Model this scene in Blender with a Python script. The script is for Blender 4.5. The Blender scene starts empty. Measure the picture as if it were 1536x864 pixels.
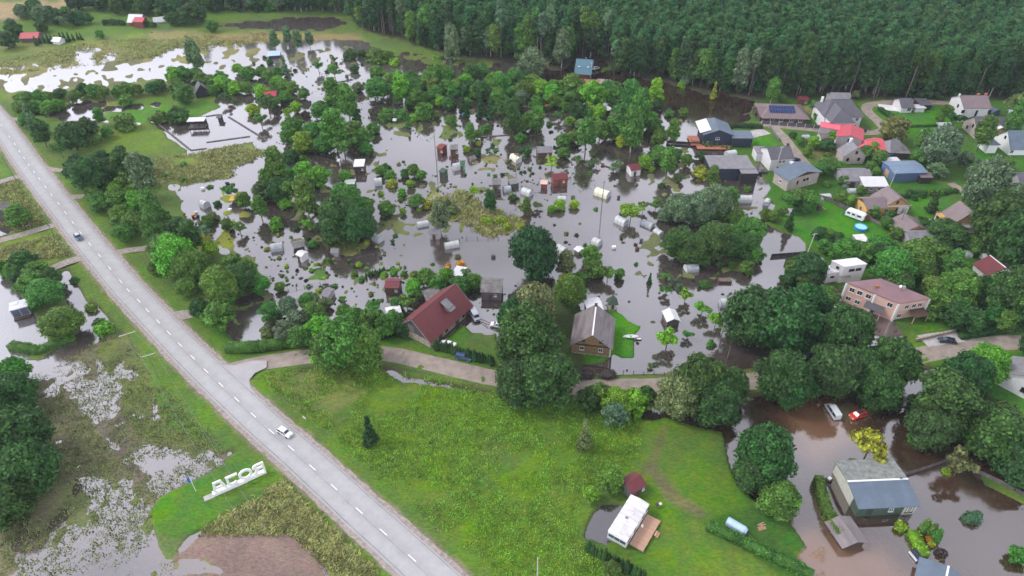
import bpy, bmesh, math, random
import numpy as np
from mathutils import Vector, Matrix
R = math.radians
random.seed(7); rng = np.random.default_rng(11)
S = bpy.context.scene
COL = S.collection

# ------------------------------------------------------------------ camera, sky, sun, exposure
CAM_H = 120.0; PITCH = R(38.4); FPX = 1038.0; W0, H0 = 1536.0, 864.0
cd = bpy.data.cameras.new('camera'); cam = bpy.data.objects.new('camera', cd); COL.objects.link(cam)
cd.sensor_width = 36; cd.lens = FPX / W0 * 36; cd.clip_start = 1; cd.clip_end = 9000
cam.location = (0, 0, CAM_H); cam.rotation_euler = (R(90) - PITCH, 0, 0)
S.camera = cam
SUN_EL, SUN_AZ = R(48), R(78)        # azimuth: radians left of the view direction
sun_dir = Vector((-math.sin(SUN_AZ) * math.cos(SUN_EL), math.cos(SUN_AZ) * math.cos(SUN_EL), math.sin(SUN_EL)))
w = bpy.data.worlds.new('World'); S.world = w; w.use_nodes = True
nt = w.node_tree; nt.nodes.clear()
def wn(t, **k):
    n = nt.nodes.new(t)
    for a, b in k.items(): setattr(n, a, b)
    return n
wo = wn('ShaderNodeOutputWorld'); bg = wn('ShaderNodeBackground'); bg.inputs[1].default_value = 0.1
sky = wn('ShaderNodeTexSky', sky_type='NISHITA', sun_disc=False); sky.sun_elevation = SUN_EL; sky.sun_rotation = -SUN_AZ
tc = wn('ShaderNodeTexCoord')
mp = wn('ShaderNodeMapping'); mp.inputs['Scale'].default_value = (1.6, 1.6, 4.0)
nz = wn('ShaderNodeTexNoise'); nz.inputs['Scale'].default_value = 1.6; nz.inputs['Detail'].default_value = 6; nz.inputs['Roughness'].default_value = .55
nt.links.new(tc.outputs['Generated'], mp.inputs[0]); nt.links.new(mp.outputs[0], nz.inputs['Vector'])
cr = wn('ShaderNodeMapRange'); cr.inputs[1].default_value = .36; cr.inputs[2].default_value = .62; cr.inputs[3].default_value = 7.5; cr.inputs[4].default_value = 14
nt.links.new(nz.outputs[0], cr.inputs[0])
dp = wn('ShaderNodeVectorMath', operation='DOT_PRODUCT'); dp.inputs[1].default_value = sun_dir
nt.links.new(tc.outputs['Generated'], dp.inputs[0])
mx = wn('ShaderNodeMath', operation='MAXIMUM'); mx.inputs[1].default_value = 0; nt.links.new(dp.outputs['Value'], mx.inputs[0])
pw = wn('ShaderNodeMath', operation='POWER'); pw.inputs[1].default_value = 6; nt.links.new(mx.outputs[0], pw.inputs[0])
ml = wn('ShaderNodeMath', operation='MULTIPLY_ADD'); ml.inputs[1].default_value = 1.3; ml.inputs[2].default_value = 1.0; nt.links.new(pw.outputs[0], ml.inputs[0])
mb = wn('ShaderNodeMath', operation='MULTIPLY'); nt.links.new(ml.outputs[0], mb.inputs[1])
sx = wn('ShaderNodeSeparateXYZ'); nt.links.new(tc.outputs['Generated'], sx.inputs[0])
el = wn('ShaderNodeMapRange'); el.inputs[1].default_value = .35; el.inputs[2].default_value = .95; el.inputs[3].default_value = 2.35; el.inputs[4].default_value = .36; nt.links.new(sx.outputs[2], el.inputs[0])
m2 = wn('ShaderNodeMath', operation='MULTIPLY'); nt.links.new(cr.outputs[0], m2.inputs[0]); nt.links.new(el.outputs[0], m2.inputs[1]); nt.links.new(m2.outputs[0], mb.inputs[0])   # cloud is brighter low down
cc = wn('ShaderNodeCombineXYZ'); 
for i, k in enumerate((.935, .945, 1.075)):
    q = wn('ShaderNodeMath', operation='MULTIPLY'); q.inputs[1].default_value = k
    nt.links.new(mb.outputs[0], q.inputs[0]); nt.links.new(q.outputs[0], cc.inputs[i])
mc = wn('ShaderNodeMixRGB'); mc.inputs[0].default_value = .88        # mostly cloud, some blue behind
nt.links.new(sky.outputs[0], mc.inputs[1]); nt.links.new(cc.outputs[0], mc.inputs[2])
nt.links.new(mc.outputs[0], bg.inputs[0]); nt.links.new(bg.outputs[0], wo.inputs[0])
sl = bpy.data.lights.new('sun', 'SUN'); sl.energy = 2.0; sl.angle = R(14); sl.color = (1, .93, .82)
so = bpy.data.objects.new('sun', sl); COL.objects.link(so); so.rotation_euler = (-sun_dir).to_track_quat('-Z', 'Y').to_euler()
S.view_settings.view_transform = 'Standard'; S.view_settings.look = 'None'; S.view_settings.exposure = -0.16; S.view_settings.gamma = 1
S.render.engine = 'CYCLES'; S.cycles.max_bounces = 6; S.cycles.transparent_max_bounces = 6; S.cycles.diffuse_bounces = 3; S.cycles.glossy_bounces = 3

# ------------------------------------------------------------------ pixels of the photo <-> metres on the ground
SP, CP = math.sin(PITCH), math.cos(PITCH)
def at(px, py, z=0.0):
    u = (px - 768) / FPX; v = (py - 432) / FPX
    t = (CAM_H - z) / (SP + v * CP)
    return Vector((u * t, (CP - v * SP) * t, z))
def at_np(px, py, z=0.0):
    u = (px - 768) / FPX; v = (py - 432) / FPX
    t = (CAM_H - z) / (SP + v * CP)
    return u * t, (CP - v * SP) * t
def pix(x, y, z=0.0):
    zc = y * CP + (CAM_H - z) * SP
    yc = -y * SP + (CAM_H - z) * CP
    return 768 + FPX * x / zc, 432 + FPX * yc / zc
def ppm(py):                      # photo pixels per metre, sideways, for ground at photo row py
    return CP * (py - 432 + FPX * math.tan(PITCH)) / CAM_H

# ------------------------------------------------------------------ numpy value noise
_lat = rng.random((256, 256))
def vnoise(x, y):
    xi = np.floor(x).astype(int); yi = np.floor(y).astype(int); fx = x - xi; fy = y - yi
    fx = fx * fx * (3 - 2 * fx); fy = fy * fy * (3 - 2 * fy)
    a = _lat[xi & 255, yi & 255]; b = _lat[(xi + 1) & 255, yi & 255]; c = _lat[xi & 255, (yi + 1) & 255]; d = _lat[(xi + 1) & 255, (yi + 1) & 255]
    return (a * (1 - fx) + b * fx) * (1 - fy) + (c * (1 - fx) + d * fx) * fy
def fbm(x, y, o=4):
    s = 0; a = .5; t = 0
    for i in range(o):
        s = s + a * vnoise(x * 2 ** i + 17.3 * i, y * 2 ** i + 9.1 * i); t += a; a *= .55
    return s / t
def inpoly(px, py, poly):
    ins = np.zeros(px.shape, bool); n = len(poly)
    xs = [p[0] for p in poly]; ys = [p[1] for p in poly]
    sel = (px > min(xs)) & (px < max(xs)) & (py > min(ys)) & (py < max(ys))
    qx, qy = px[sel], py[sel]; r = np.zeros(qx.shape, bool)
    for i in range(n):
        x1, y1 = poly[i]; x2, y2 = poly[(i + 1) % n]
        if y1 == y2: continue
        c = ((y1 > qy) != (y2 > qy)) & (qx < (x2 - x1) * (qy - y1) / (y2 - y1) + x1)
        r ^= c
    ins[sel] = r
    return ins
def pline_dist(x, y, pts):
    d = np.full(x.shape, 1e9)
    for (a, b) in zip(pts[:-1], pts[1:]):
        vx, vy = b[0] - a[0], b[1] - a[1]; L = vx * vx + vy * vy + 1e-9
        t = np.clip(((x - a[0]) * vx + (y - a[1]) * vy) / L, 0, 1)
        d = np.minimum(d, np.hypot(x - a[0] - t * vx, y - a[1] - t * vy))
    return d

# ------------------------------------------------------------------ materials
def new_mat(name):
    m = bpy.data.materials.new(name); m.use_nodes = True
    return m, m.node_tree, m.node_tree.nodes['Principled BSDF']
def mat(name, col, rough=.7, metal=0.0, var=.18, scale=1.5, bump=0.0, bscale=8.0, spec=.5, stretch=None, col2=None, emit=None, wave=None, vfine=0.0):
    m, t, p = new_mat(name)
    p.inputs['Roughness'].default_value = rough; p.inputs['Metallic'].default_value = metal; p.inputs['Specular IOR Level'].default_value = spec
    tcn = t.nodes.new('ShaderNodeTexCoord'); mpn = t.nodes.new('ShaderNodeMapping'); t.links.new(tcn.outputs['Object'], mpn.inputs[0])
    if stretch: mpn.inputs['Scale'].default_value = stretch
    n = t.nodes.new('ShaderNodeTexNoise'); n.inputs['Scale'].default_value = scale; n.inputs['Detail'].default_value = 6; n.inputs['Roughness'].default_value = .65
    t.links.new(mpn.outputs[0], n.inputs['Vector'])
    r = t.nodes.new('ShaderNodeValToRGB'); c2 = col2 or tuple(c * (1 - var * 1.6) for c in col)
    r.color_ramp.elements[0].position = .3; r.color_ramp.elements[1].position = .7
    r.color_ramp.elements[0].color = (*c2, 1); r.color_ramp.elements[1].color = (*[min(1, c * (1 + var * .6)) for c in col], 1)
    t.links.new(n.outputs[0], r.inputs[0]); out = r.outputs[0]
    if wave:                                    # (axis scale, strength): ribs or boards
        wv = t.nodes.new('ShaderNodeTexWave'); wv.inputs['Scale'].default_value = wave[0]; wv.bands_direction = wave[2] if len(wave) > 2 else 'X'
        wv.inputs['Distortion'].default_value = .2
        t.links.new(tcn.outputs['Object'], wv.inputs['Vector'])
        mm = t.nodes.new('ShaderNodeMixRGB'); mm.blend_type = 'MULTIPLY'; mm.inputs[0].default_value = wave[1]
        t.links.new(out, mm.inputs[1]); t.links.new(wv.outputs[0], mm.inputs[2]); out = mm.outputs[0]
    t.links.new(out, p.inputs['Base Color'])
    if bump:
        b = t.nodes.new('ShaderNodeBump'); n2 = t.nodes.new('ShaderNodeTexNoise'); n2.inputs['Scale'].default_value = bscale; n2.inputs['Detail'].default_value = 4
        t.links.new(mpn.outputs[0], n2.inputs['Vector']); b.inputs['Strength'].default_value = bump; b.inputs['Distance'].default_value = .05
        t.links.new(n2.outputs[0], b.inputs['Height']); t.links.new(b.outputs[0], p.inputs['Normal'])
    return m
M = {}
M['asphalt'] = mat('asphalt', (.40, .385, .395), .85, var=.10, scale=.35, bump=.3, bscale=20)
M['gravel'] = mat('gravel', (.36, .31, .28), .95, var=.3, scale=1.2, bump=.6, bscale=9)
M['dirt_road'] = mat('dirt_road', (.33, .275, .235), .95, var=.22, scale=.5, bump=.5, bscale=9)
M['concrete'] = mat('concrete', (.46, .44, .43), .85, var=.15, scale=.7)
M['white_line'] = mat('white_line', (.82, .82, .82), .7, var=.08)
M['white_paint'] = mat('white_paint', (.80, .80, .80), .5, var=.06, scale=1)
M['cream_wall'] = mat('cream_wall', (.56, .58, .50), .8, var=.12, scale=.6)
M['white_wall'] = mat('white_wall', (.66, .65, .66), .8, var=.1, scale=.5)
M['grey_wall'] = mat('grey_wall', (.36, .34, .35), .85, var=.15, scale=.6)
M['beige_wall'] = mat('beige_wall', (.42, .36, .33), .85, var=.12, scale=.6)
M['pink_wall'] = mat('pink_wall', (.74, .49, .40), .85, var=.1, scale=.5)
M['orange_wall'] = mat('orange_wall', (.62, .34, .13), .85, var=.12, scale=.6)
M['yellow_wall'] = mat('yellow_wall', (.70, .42, .12), .85, var=.1, scale=.6)
M['blue_wall'] = mat('blue_wall', (.10, .17, .32), .7, var=.12, wave=(3, .35))
M['navy_wall'] = mat('navy_wall', (.028, .038, .07), .7, var=.12, wave=(3, .3))
M['black_wood'] = mat('black_wood', (.03, .028, .03), .8, var=.2, wave=(4, .3))
M['grey_wood'] = mat('grey_wood', (.19, .17, .165), .9, var=.3, scale=2, wave=(2.2, .55), stretch=(1, 1, .2))
M['brown_wood'] = mat('brown_wood', (.13, .075, .05), .85, var=.3, scale=2, wave=(3, .4))
M['red_wood'] = mat('red_wood', (.26, .075, .06), .85, var=.25, scale=1, wave=(3, .3))
M['log_wall'] = mat('log_wall', (.42, .27, .13), .85, var=.25, scale=2, wave=(2.0, .5, 'Z'), stretch=(.3, .3, 2))
M['dark_beam'] = mat('dark_beam', (.06, .045, .04), .9)
M['green_wood'] = mat('green_wood', (.075, .125, .085), .85, var=.2, wave=(3, .35))
M['stone'] = mat('stone', (.46, .38, .31), .9, var=.5, scale=2.6, bump=.8, bscale=3)
M['maroon_roof'] = mat('maroon_roof', (.16, .028, .032), .55, var=.14, scale=.5, wave=(4, .12))
M['red_roof'] = mat('red_roof', (.50, .055, .08), .5, var=.12, scale=.6, wave=(4, .12))
M['pink_roof'] = mat('pink_roof', (.75, .12, .17), .5, var=.12, scale=.6, wave=(4, .15))
M['mauve_roof'] = mat('mauve_roof', (.235, .13, .14), .5, var=.12, scale=.3, wave=(4, .12))
M['brown_roof'] = mat('brown_roof', (.22, .165, .17), .6, var=.12, scale=.6, wave=(4, .2))
M['slate_roof'] = mat('slate_roof', (.115, .11, .13), .6, var=.14, scale=.7, wave=(4, .2))
M['grey_roof'] = mat('grey_roof', (.25, .24, .26), .7, var=.2, scale=.5, wave=(4, .25))
M['old_roof'] = mat('old_roof', (.24, .225, .22), .9, var=.35, scale=.8, wave=(5, .3), bump=.4)
M['asbestos_roof'] = mat('asbestos_roof', (.27, .235, .24), .9, var=.28, scale=.45, wave=(6, .35), stretch=(.4, 2, 2))
M['blue_roof'] = mat('blue_roof', (.17, .24, .34), .5, var=.12, scale=.5, wave=(4, .1))
M['bluegrey_roof'] = mat('bluegrey_roof', (.115, .155, .205), .6, var=.16, scale=.4)
M['lichen_roof'] = mat('lichen_roof', (.27, .29, .27), .9, var=.3, scale=1.2, wave=(3, .2))
M['teal_roof'] = mat('teal_roof', (.09, .19, .25), .55, var=.1)
M['light_roof'] = mat('light_roof', (.62, .62, .66), .5, var=.08, scale=.6)
M['white_roof'] = mat('white_roof', (.72, .72, .74), .5, var=.14, scale=.6)
M['white_home_roof'] = mat('white_home_roof', (.74, .72, .74), .5, var=.22, scale=.55, stretch=(2, .4, 1))
M['deck_wood'] = mat('deck_wood', (.52, .32, .22), .8, var=.15, scale=2)
M['orange_deck'] = mat('orange_deck', (.48, .19, .12), .8, var=.15)
M['glass'] = mat('glass', (.035, .045, .06), .12, var=.1, spec=.8)
M['blue_glass'] = mat('blue_glass', (.08, .11, .16), .12, var=.1, spec=.8)
M['dark_window'] = mat('dark_window', (.02, .02, .025), .2)
M['frame_white'] = mat('frame_white', (.75, .75, .74), .6, var=.05)
M['frame_dark'] = mat('frame_dark', (.05, .05, .055), .6)
M['brick'] = mat('brick', (.40, .15, .08), .9, var=.3, scale=4)
M['metal'] = mat('metal', (.32, .33, .35), .4, metal=.6)
M['rust'] = mat('rust', (.20, .09, .05), .9, var=.4, scale=3)
M['pole_wood'] = mat('pole_wood', (.20, .18, .15), .9, var=.25)
M['pole_concrete'] = mat('pole_concrete', (.50, .49, .46), .9, var=.15)
M['wire'] = mat('wire', (.25, .25, .25), .6)
M['film'] = mat('film', (.52, .54, .54), .45, var=.10, scale=1.2)
M['film_yellow'] = mat('film_yellow', (.74, .72, .55), .45, var=.08, scale=1.2)
M['film_green'] = mat('film_green', (.42, .50, .44), .5, var=.15, scale=1.2)
M['greenhouse_glass'] = mat('greenhouse_glass', (.44, .47, .50), .2, var=.25, scale=1.5)
M['tyre'] = mat('tyre', (.02, .02, .02), .9)
M['rim'] = mat('rim', (.45, .45, .47), .35, metal=.7)
M['lamp_clear'] = mat('lamp_clear', (.8, .8, .8), .15)
M['lamp_red'] = mat('lamp_red', (.45, .02, .02), .3)
M['plate'] = mat('plate', (.75, .75, .72), .5)
for k, c in dict(car_white=(.80, .81, .83), car_red=(.70, .055, .03), car_blue=(.045, .09, .19), car_navy=(.02, .025, .05), car_silver=(.45, .48, .53), van_white=(.72, .77, .78), car_yellow=(.7, .45, .05)).items():
    M[k] = mat(k, c, .22, var=.04, scale=.8, spec=.6)
M['plastic_blue'] = mat('plastic_blue', (.05, .25, .55), .4)
M['plastic_green'] = mat('plastic_green', (.10, .38, .22), .5)
M['plastic_yellow'] = mat('plastic_yellow', (.8, .5, .05), .4)
M['plastic_orange'] = mat('plastic_orange', (.75, .27, .04), .5)
M['pool_water'] = mat('pool_water', (.25, .62, .78), .08, var=.1)
M['tarp_blue'] = mat('tarp_blue', (.45, .60, .78), .6, var=.15)
M['solar'] = mat('solar', (.02, .045, .14), .15, var=.1)
M['flag_blue'] = mat('flag_blue', (.04, .17, .50), .7)
M['bark'] = mat('bark', (.10, .08, .065), .95, var=.3, scale=3)
M['pine_bark'] = mat('pine_bark', (.22, .18, .155), .95, var=.3, scale=1)
M['birch_bark'] = mat('birch_bark', (.45, .42, .38), .9, var=.35, scale=3)
M['debris'] = mat('debris', (.20, .17, .14), .9, var=.4, scale=2)
M['skirting'] = mat('skirting', (.30, .29, .28), .9)

def foliage_mat(name, use_obj=True, col=(.05, .1, .02)):
    m, t, p = new_mat(name); L = t.links
    p.inputs['Roughness'].default_value = .62; p.inputs['Specular IOR Level'].default_value = .3
    oi = t.nodes.new('ShaderNodeObjectInfo'); geo = t.nodes.new('ShaderNodeNewGeometry')
    hs = t.nodes.new('ShaderNodeHueSaturation')
    if use_obj: L.new(oi.outputs['Color'], hs.inputs['Color'])
    else: hs.inputs['Color'].default_value = (*col, 1)
    tcn = t.nodes.new('ShaderNodeTexCoord'); n = t.nodes.new('ShaderNodeTexNoise'); n.inputs['Scale'].default_value = .45; n.inputs['Detail'].default_value = 3
    L.new(geo.outputs['Position'], n.inputs['Vector'])
    # clump-to-clump value, leaf-to-leaf value, tree-to-tree hue
    v1 = t.nodes.new('ShaderNodeMapRange'); v1.inputs[1].default_value = .3; v1.inputs[2].default_value = .7; v1.inputs[3].default_value = .66; v1.inputs[4].default_value = 1.36
    L.new(n.outputs[0], v1.inputs[0])
    at_ = t.nodes.new('ShaderNodeAttribute'); at_.attribute_name = 'leaf'
    v2 = t.nodes.new('ShaderNodeMapRange'); v2.inputs[3].default_value = .38; v2.inputs[4].default_value = 1.6; L.new(at_.outputs['Fac'], v2.inputs[0])
    mu = t.nodes.new('ShaderNodeMath'); mu.operation = 'MULTIPLY'; L.new(v1.outputs[0], mu.inputs[0]); L.new(v2.outputs[0], mu.inputs[1])
    L.new(mu.outputs[0], hs.inputs['Value'])
    hr = t.nodes.new('ShaderNodeMapRange'); hr.inputs[3].default_value = .475; hr.inputs[4].default_value = .522; L.new(oi.outputs['Random'], hr.inputs[0]); L.new(hr.outputs[0], hs.inputs['Hue'])
    L.new(hs.outputs[0], p.inputs['Base Color'])
    tr = t.nodes.new('ShaderNodeBsdfTranslucent'); L.new(hs.outputs[0], tr.inputs[0])
    ms = t.nodes.new('ShaderNodeMixShader'); ms.inputs[0].default_value = .25
    o = t.nodes['Material Output']; L.new(p.outputs[0], ms.inputs[1]); L.new(tr.outputs[0], ms.inputs[2]); L.new(ms.outputs[0], o.inputs[0])
    return m
M['foliage'] = foliage_mat('foliage')
M['foliage_forest'] = foliage_mat('foliage_forest', False, (.050, .165, .045))

# ------------------------------------------------------------------ object helpers
def tag(o, label=None, cat=None, group=None, kind=None):
    if label: o['label'] = label
    if cat: o['category'] = cat
    if group: o['group'] = group
    if kind: o['kind'] = kind
    return o
LAND = []                                 # landmarks for the plant labels: (x, y, phrase)
def empty(name, loc=(0, 0, 0), rz=0, label=None, cat=None, group=None, land=None):
    o = bpy.data.objects.new(name, None); COL.objects.link(o); o.location = loc; o.rotation_euler = (0, 0, rz); o.empty_display_size = .5
    tag(o, label, cat, group)
    if land: LAND.append((loc[0], loc[1], land))
    return o
def mesh_obj(name, me, parent=None, loc=None):
    o = bpy.data.objects.new(name, me); COL.objects.link(o)
    if parent: o.parent = parent
    if loc is not None: o.location = loc
    return o
class MB:
    """collects boxes, bars, tubes and polygons, then links them as one mesh object"""
    def __init__(s): s.v = []; s.f = []
    def poly(s, pts, faces=None):
        b = len(s.v); s.v += [tuple(p) for p in pts]
        for f in (faces or [tuple(range(len(pts)))]): s.f.append(tuple(b + i for i in f))
        return s
    def box(s, c, d, rz=0.0, top=1.0):
        x, y, z = d[0] / 2, d[1] / 2, d[2] / 2; cs, sn = math.cos(rz), math.sin(rz); P = []
        for dz, k in ((-z, 1), (z, top)):
            for dx, dy in ((-x, -y), (x, -y), (x, y), (-x, y)):
                dx *= k; dy *= k
                P.append((c[0] + dx * cs - dy * sn, c[1] + dx * sn + dy * cs, c[2] + dz))
        return s.poly(P, [(3, 2, 1, 0), (4, 5, 6, 7), (0, 1, 5, 4), (1, 2, 6, 5), (2, 3, 7, 6), (3, 0, 4, 7)])
    def tube(s, a, b, r1, r2=None, n=6, caps=True):
        a, b = Vector(a), Vector(b); r2 = r1 if r2 is None else r2; d = (b - a).normalized()
        up = Vector((0, 0, 1)) if abs(d.z) < .9 else Vector((1, 0, 0)); u = d.cross(up).normalized(); v = d.cross(u); P = []
        for c, r in ((a, r1), (b, r2)):
            for i in range(n):
                t = 2 * math.pi * i / n; P.append(c + u * math.cos(t) * r + v * math.sin(t) * r)
        F = [(i, (i + 1) % n, n + (i + 1) % n, n + i) for i in range(n)]
        if caps: F += [tuple(range(n - 1, -1, -1)), tuple(range(n, 2 * n))]
        return s.poly(P, F)
    def prism(s, prof, y0, y1):               # profile in x-z, extruded along y
        n = len(prof); P = [(x, y0, z) for x, z in prof] + [(x, y1, z) for x, z in prof]
        return s.poly(P, [tuple(range(n)), tuple(range(2 * n - 1, n - 1, -1))] + [(i, n + i, n + (i + 1) % n, (i + 1) % n) for i in range(n)])
    def mesh(s, name, m, smooth=False):
        me = bpy.data.meshes.new(name); me.from_pydata(s.v, [], s.f); me.materials.append(M[m] if isinstance(m, str) else m)
        me.validate(); bm = bmesh.new(); bm.from_mesh(me); bmesh.ops.recalc_face_normals(bm, faces=bm.faces); bm.to_mesh(me); bm.free()
        if smooth: me.shade_smooth()
        return me
    def build(s, name, m, parent=None, smooth=False, loc=None):
        return mesh_obj(name, s.mesh(name, m, smooth), parent, loc)
def copy_tree(o, parent=None):
    c = o.copy(); COL.objects.link(c)
    if parent: c.parent = parent
    for ch in o.children: copy_tree(ch, c)
    return c
# ------------------------------------------------------------------ the land: heights and ground cover
ROAD_Z = 0.80
dash_px = [(-44,135),(-36,144),(-27,153),(-18,163.5),(-8,175),(2,188),(14,205),(22,216),(29,227),(36,237),(43,247),(51,257.5),(59,268),(68,280),(77,292),(87.5,305),(98,319),(109,333.5),(121,349),(134.5,366),(149,383),(164.5,402),(181,422),
 (192,435),(208,451),(221,465.5),(237,482),(253,499),(270,517),(289,536),(309,556),(331.5,577),(355,599),(380,622.5),(407,647),(436.5,672),(468.5,701),(501,730.5),(539,766),(575,798),(618,837),(662,878),(706,920)]
road_c = [at(x, y, ROAD_Z + .06) for x, y in dash_px]
def far_ext(a, b, L): d = (a - b).normalized(); return a + d * L
road_c = [far_ext(road_c[0], road_c[3], 600), far_ext(road_c[0], road_c[3], 120)] + road_c + [far_ext(road_c[-1], road_c[-3], 60)]
def P(l, z=.35): return [at(x, y, z) for x, y in l]
tracks = {   # name: (points, half width, material, z)
 'village_road': (P([(322,566),(372,548),(420,540),(470,533),(520,529),(560,528),(600,533),(660,548),(740,567),(800,575),(870,581),(940,580),(1040,577),(1110,573),(1180,566),(1270,553),(1350,540),(1390,530),(1440,521),(1500,514),(1560,512),(1650,508)], .5), 2.6, 'dirt_road'),
 'side_road': (P([(52,262),(38,264),(20,268),(0,274),(-60,287)]), 1.5, 'gravel'),
 'side_road.001': (P([(95,337),(70,342),(40,350),(0,361),(-60,375)]), 1.5, 'gravel'),
 'side_road.002': (P([(138,386),(118,388),(100,394),(80,402),(66,408)]), 1.6, 'gravel'),
 'side_road.003': (P([(68,254),(82,257),(94,257)]), 1.3, 'gravel'),
 'side_road.004': (P([(96,299),(110,297),(126,296)]), 1.5, 'gravel'),
 'side_road.005': (P([(160,385),(180,379),(205,375),(222,372)]), 1.5, 'gravel'),
 'side_road.006': (P([(248,480),(268,475),(290,471)]), 2.0, 'gravel'),
 'side_road.007': (P([(12,180),(22,181),(30,180)]), 1.5, 'gravel'),
 'village_street': (P([(1140,186),(1165,188),(1200,192),(1240,196),(1290,199),(1312,200),(1330,196),(1316,180),(1300,168),(1299,158),(1330,154),(1400,153),(1440,158)]), 2.2, 'dirt_road'),
 'village_lane': (P([(1158,190),(1175,205),(1190,225),(1205,243),(1215,258)]), 2.0, 'dirt_road'),
 'farm_track': (P([(1425,275),(1450,291),(1475,304),(1500,318),(1536,335),(1600,350)]), 1.5, 'dirt_road'),
 'paved_yard': (P([(1392,337),(1412,340),(1432,341)]), 3.4, 'concrete'),
 'driveway': (P([(1106,208),(1120,204),(1135,200),(1150,197)]), 2.6, 'concrete'),
 'parking_pad': (P([(1384,512),(1400,509),(1440,504)], .45), 2.2, 'concrete'),
}
# colours of the ground cover (real-world base colours)
C_MEAD = (.100, .195, .022); C_LAWN = (.045, .165, .010); C_LUSH = (.058, .22, .010); C_DRY = (.235, .225, .085); C_VERGE = (.10, .19, .022)
C_MUD = (.10, .075, .055); C_REED = (.165, .165, .075); C_SAND = (.30, .20, .14); C_WEED = (.115, .17, .05); C_YEL = (.24, .27, .035); C_FLOOR = (.055, .055, .03); C_STRAW = (.33, .25, .13)
NX0, NX1, NY0, NY1, ST = -66, 1602, -30, 900, 3
gu = np.arange(NX0, NX1 + 1, ST, dtype=float); gv = np.arange(NY0, NY1 + 1, ST, dtype=float)
GU, GV = np.meshgrid(gu, gv); X, Y = at_np(GU, GV)
WU = GU + (fbm(X * .12, Y * .12) - .5) * 14; WV = GV + (fbm(X * .12 + 50, Y * .12 + 9) - .5) * 9
Hh = np.full(GU.shape, -.75); C = np.zeros(GU.shape + (3,)); C[:] = C_MUD
n_f = fbm(X * .45, Y * .45, 4); n_m = fbm(X * .16 + 5, Y * .16, 4); n_l = fbm(X * .03, Y * .03 + 7, 3); n_x = fbm((X * .8 + Y * .4) * .5, (Y * .5 - X * .3) * .35, 4)
def spread(n): return np.clip((n - .5) * 2.6, -1, 1)
n_f, n_m, n_l, n_x = map(spread, (n_f, n_m, n_l, n_x))
def zone(poly, h, col, amp=0.0, noise=None, col2=None, wob=1.0):
    m = inpoly(GU + (WU - GU) * wob, GV + (WV - GV) * wob, poly)
    nn = n_f * .55 + n_m * .45 if noise is None else noise
    Hh[m] = (h + amp * nn)[m] if amp else h
    cc = np.array(col)[None, :] * np.ones((m.sum(), 1))
    if col2 is not None:
        k = np.clip(.5 + .5 * (n_m * .6 + n_l * .5 + n_f * .2), 0, 1)[m][:, None]; cc = cc * (1 - k) + np.array(col2)[None, :] * k
    C[m] = cc
BIG = 400
# flooded gardens: mostly water, weeds breaking the surface
zone([(430,120),(640,100),(1000,150),(1150,250),(1150,350),(1110,420),(1000,420),(800,400),(600,470),(400,490),(330,390),(240,285),(430,230)], -.15, C_WEED, .60, col2=C_REED)
zone([(880,470),(1110,470),(1110,570),(880,565)], -.9, C_MUD)
zone([(640,380),(780,340),(800,260),(930,250),(1000,330),(920,400),(760,420)], -.8, C_MUD)
zone([(570,190),(700,215),(760,270),(680,280),(590,230)], -.75, C_MUD)
zone([(670,365),(790,350),(760,420),(700,405)], -.9, C_MUD)
zone([(430,370),(560,350),(660,345),(690,390),(560,420),(450,430),(410,400)], -.24, C_WEED, .55, col2=(.08,.2,.03))
# far fields, top left
zone([(-BIG,-BIG),(560,-BIG),(560,45),(300,50),(130,62),(-BIG,85)], .5, (.10,.19,.03), col2=C_VERGE)
zone([(-60,5),(105,2),(104,10),(60,22),(30,32),(-60,34)], .5, C_STRAW)
zone([(180,4),(262,1),(262,12),(215,14)], -.4, C_MUD, .5)
zone([(-60,72),(90,63),(150,55),(270,50),(420,46),(560,46),(640,60),(610,72),(545,62),(430,62),(300,66),(230,82),(130,94),(60,98),(-60,108)], .32, C_DRY, .34, n_l * .7 + n_m * .5, col2=C_MEAD)
zone([(220,48),(300,46),(310,60),(225,62)], .02, C_DRY, .5, n_m)
zone([(110,70),(170,68),(180,90),(110,90)], .02, C_DRY, .5, n_m)
zone([(-60,100),(130,90),(270,80),(290,64),(400,66),(400,90),(280,100),(130,112),(-60,122)], -.02, C_DRY, .40, n_x * .5 + n_m * .6)
zone([(150,92),(215,90),(215,118),(160,122)], .05, C_REED, .4, n_m)
zone([(-60,122),(250,100),(545,62),(545,100),(260,128),(-60,140)], -.04, C_REED, .34, n_x * .6 + n_f * .4)
zone([(300,52),(530,52),(545,60),(430,64),(300,62)], .35, (.28,.22,.09), .2, n_m)
zone([(255,38),(330,30),(535,22),(560,30),(640,60),(540,50),(300,48),(255,46)], .5, (.10,.17,.03))
zone([(318,38),(400,28),(505,27),(522,36),(500,44),(390,45)], -.35, C_MUD, .42, n_x)
# strip of ground behind the bush row, left
zone([(-60,132),(60,138),(250,122),(320,130),(330,150),(250,158),(100,165),(-60,172)], .12, C_MEAD, .35, col2=C_DRY)
zone([(96,158),(160,152),(165,182),(105,186)], -.2, C_DRY, .5, n_m)
zone([(200,150),(262,140),(262,156),(205,160)], .05, C_MEAD, .4)
zone([(155,169),(318,150),(334,160),(300,176),(185,187),(164,183)], .3, C_LUSH, .05, col2=(.12,.24,.03), wob=.2)
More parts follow.
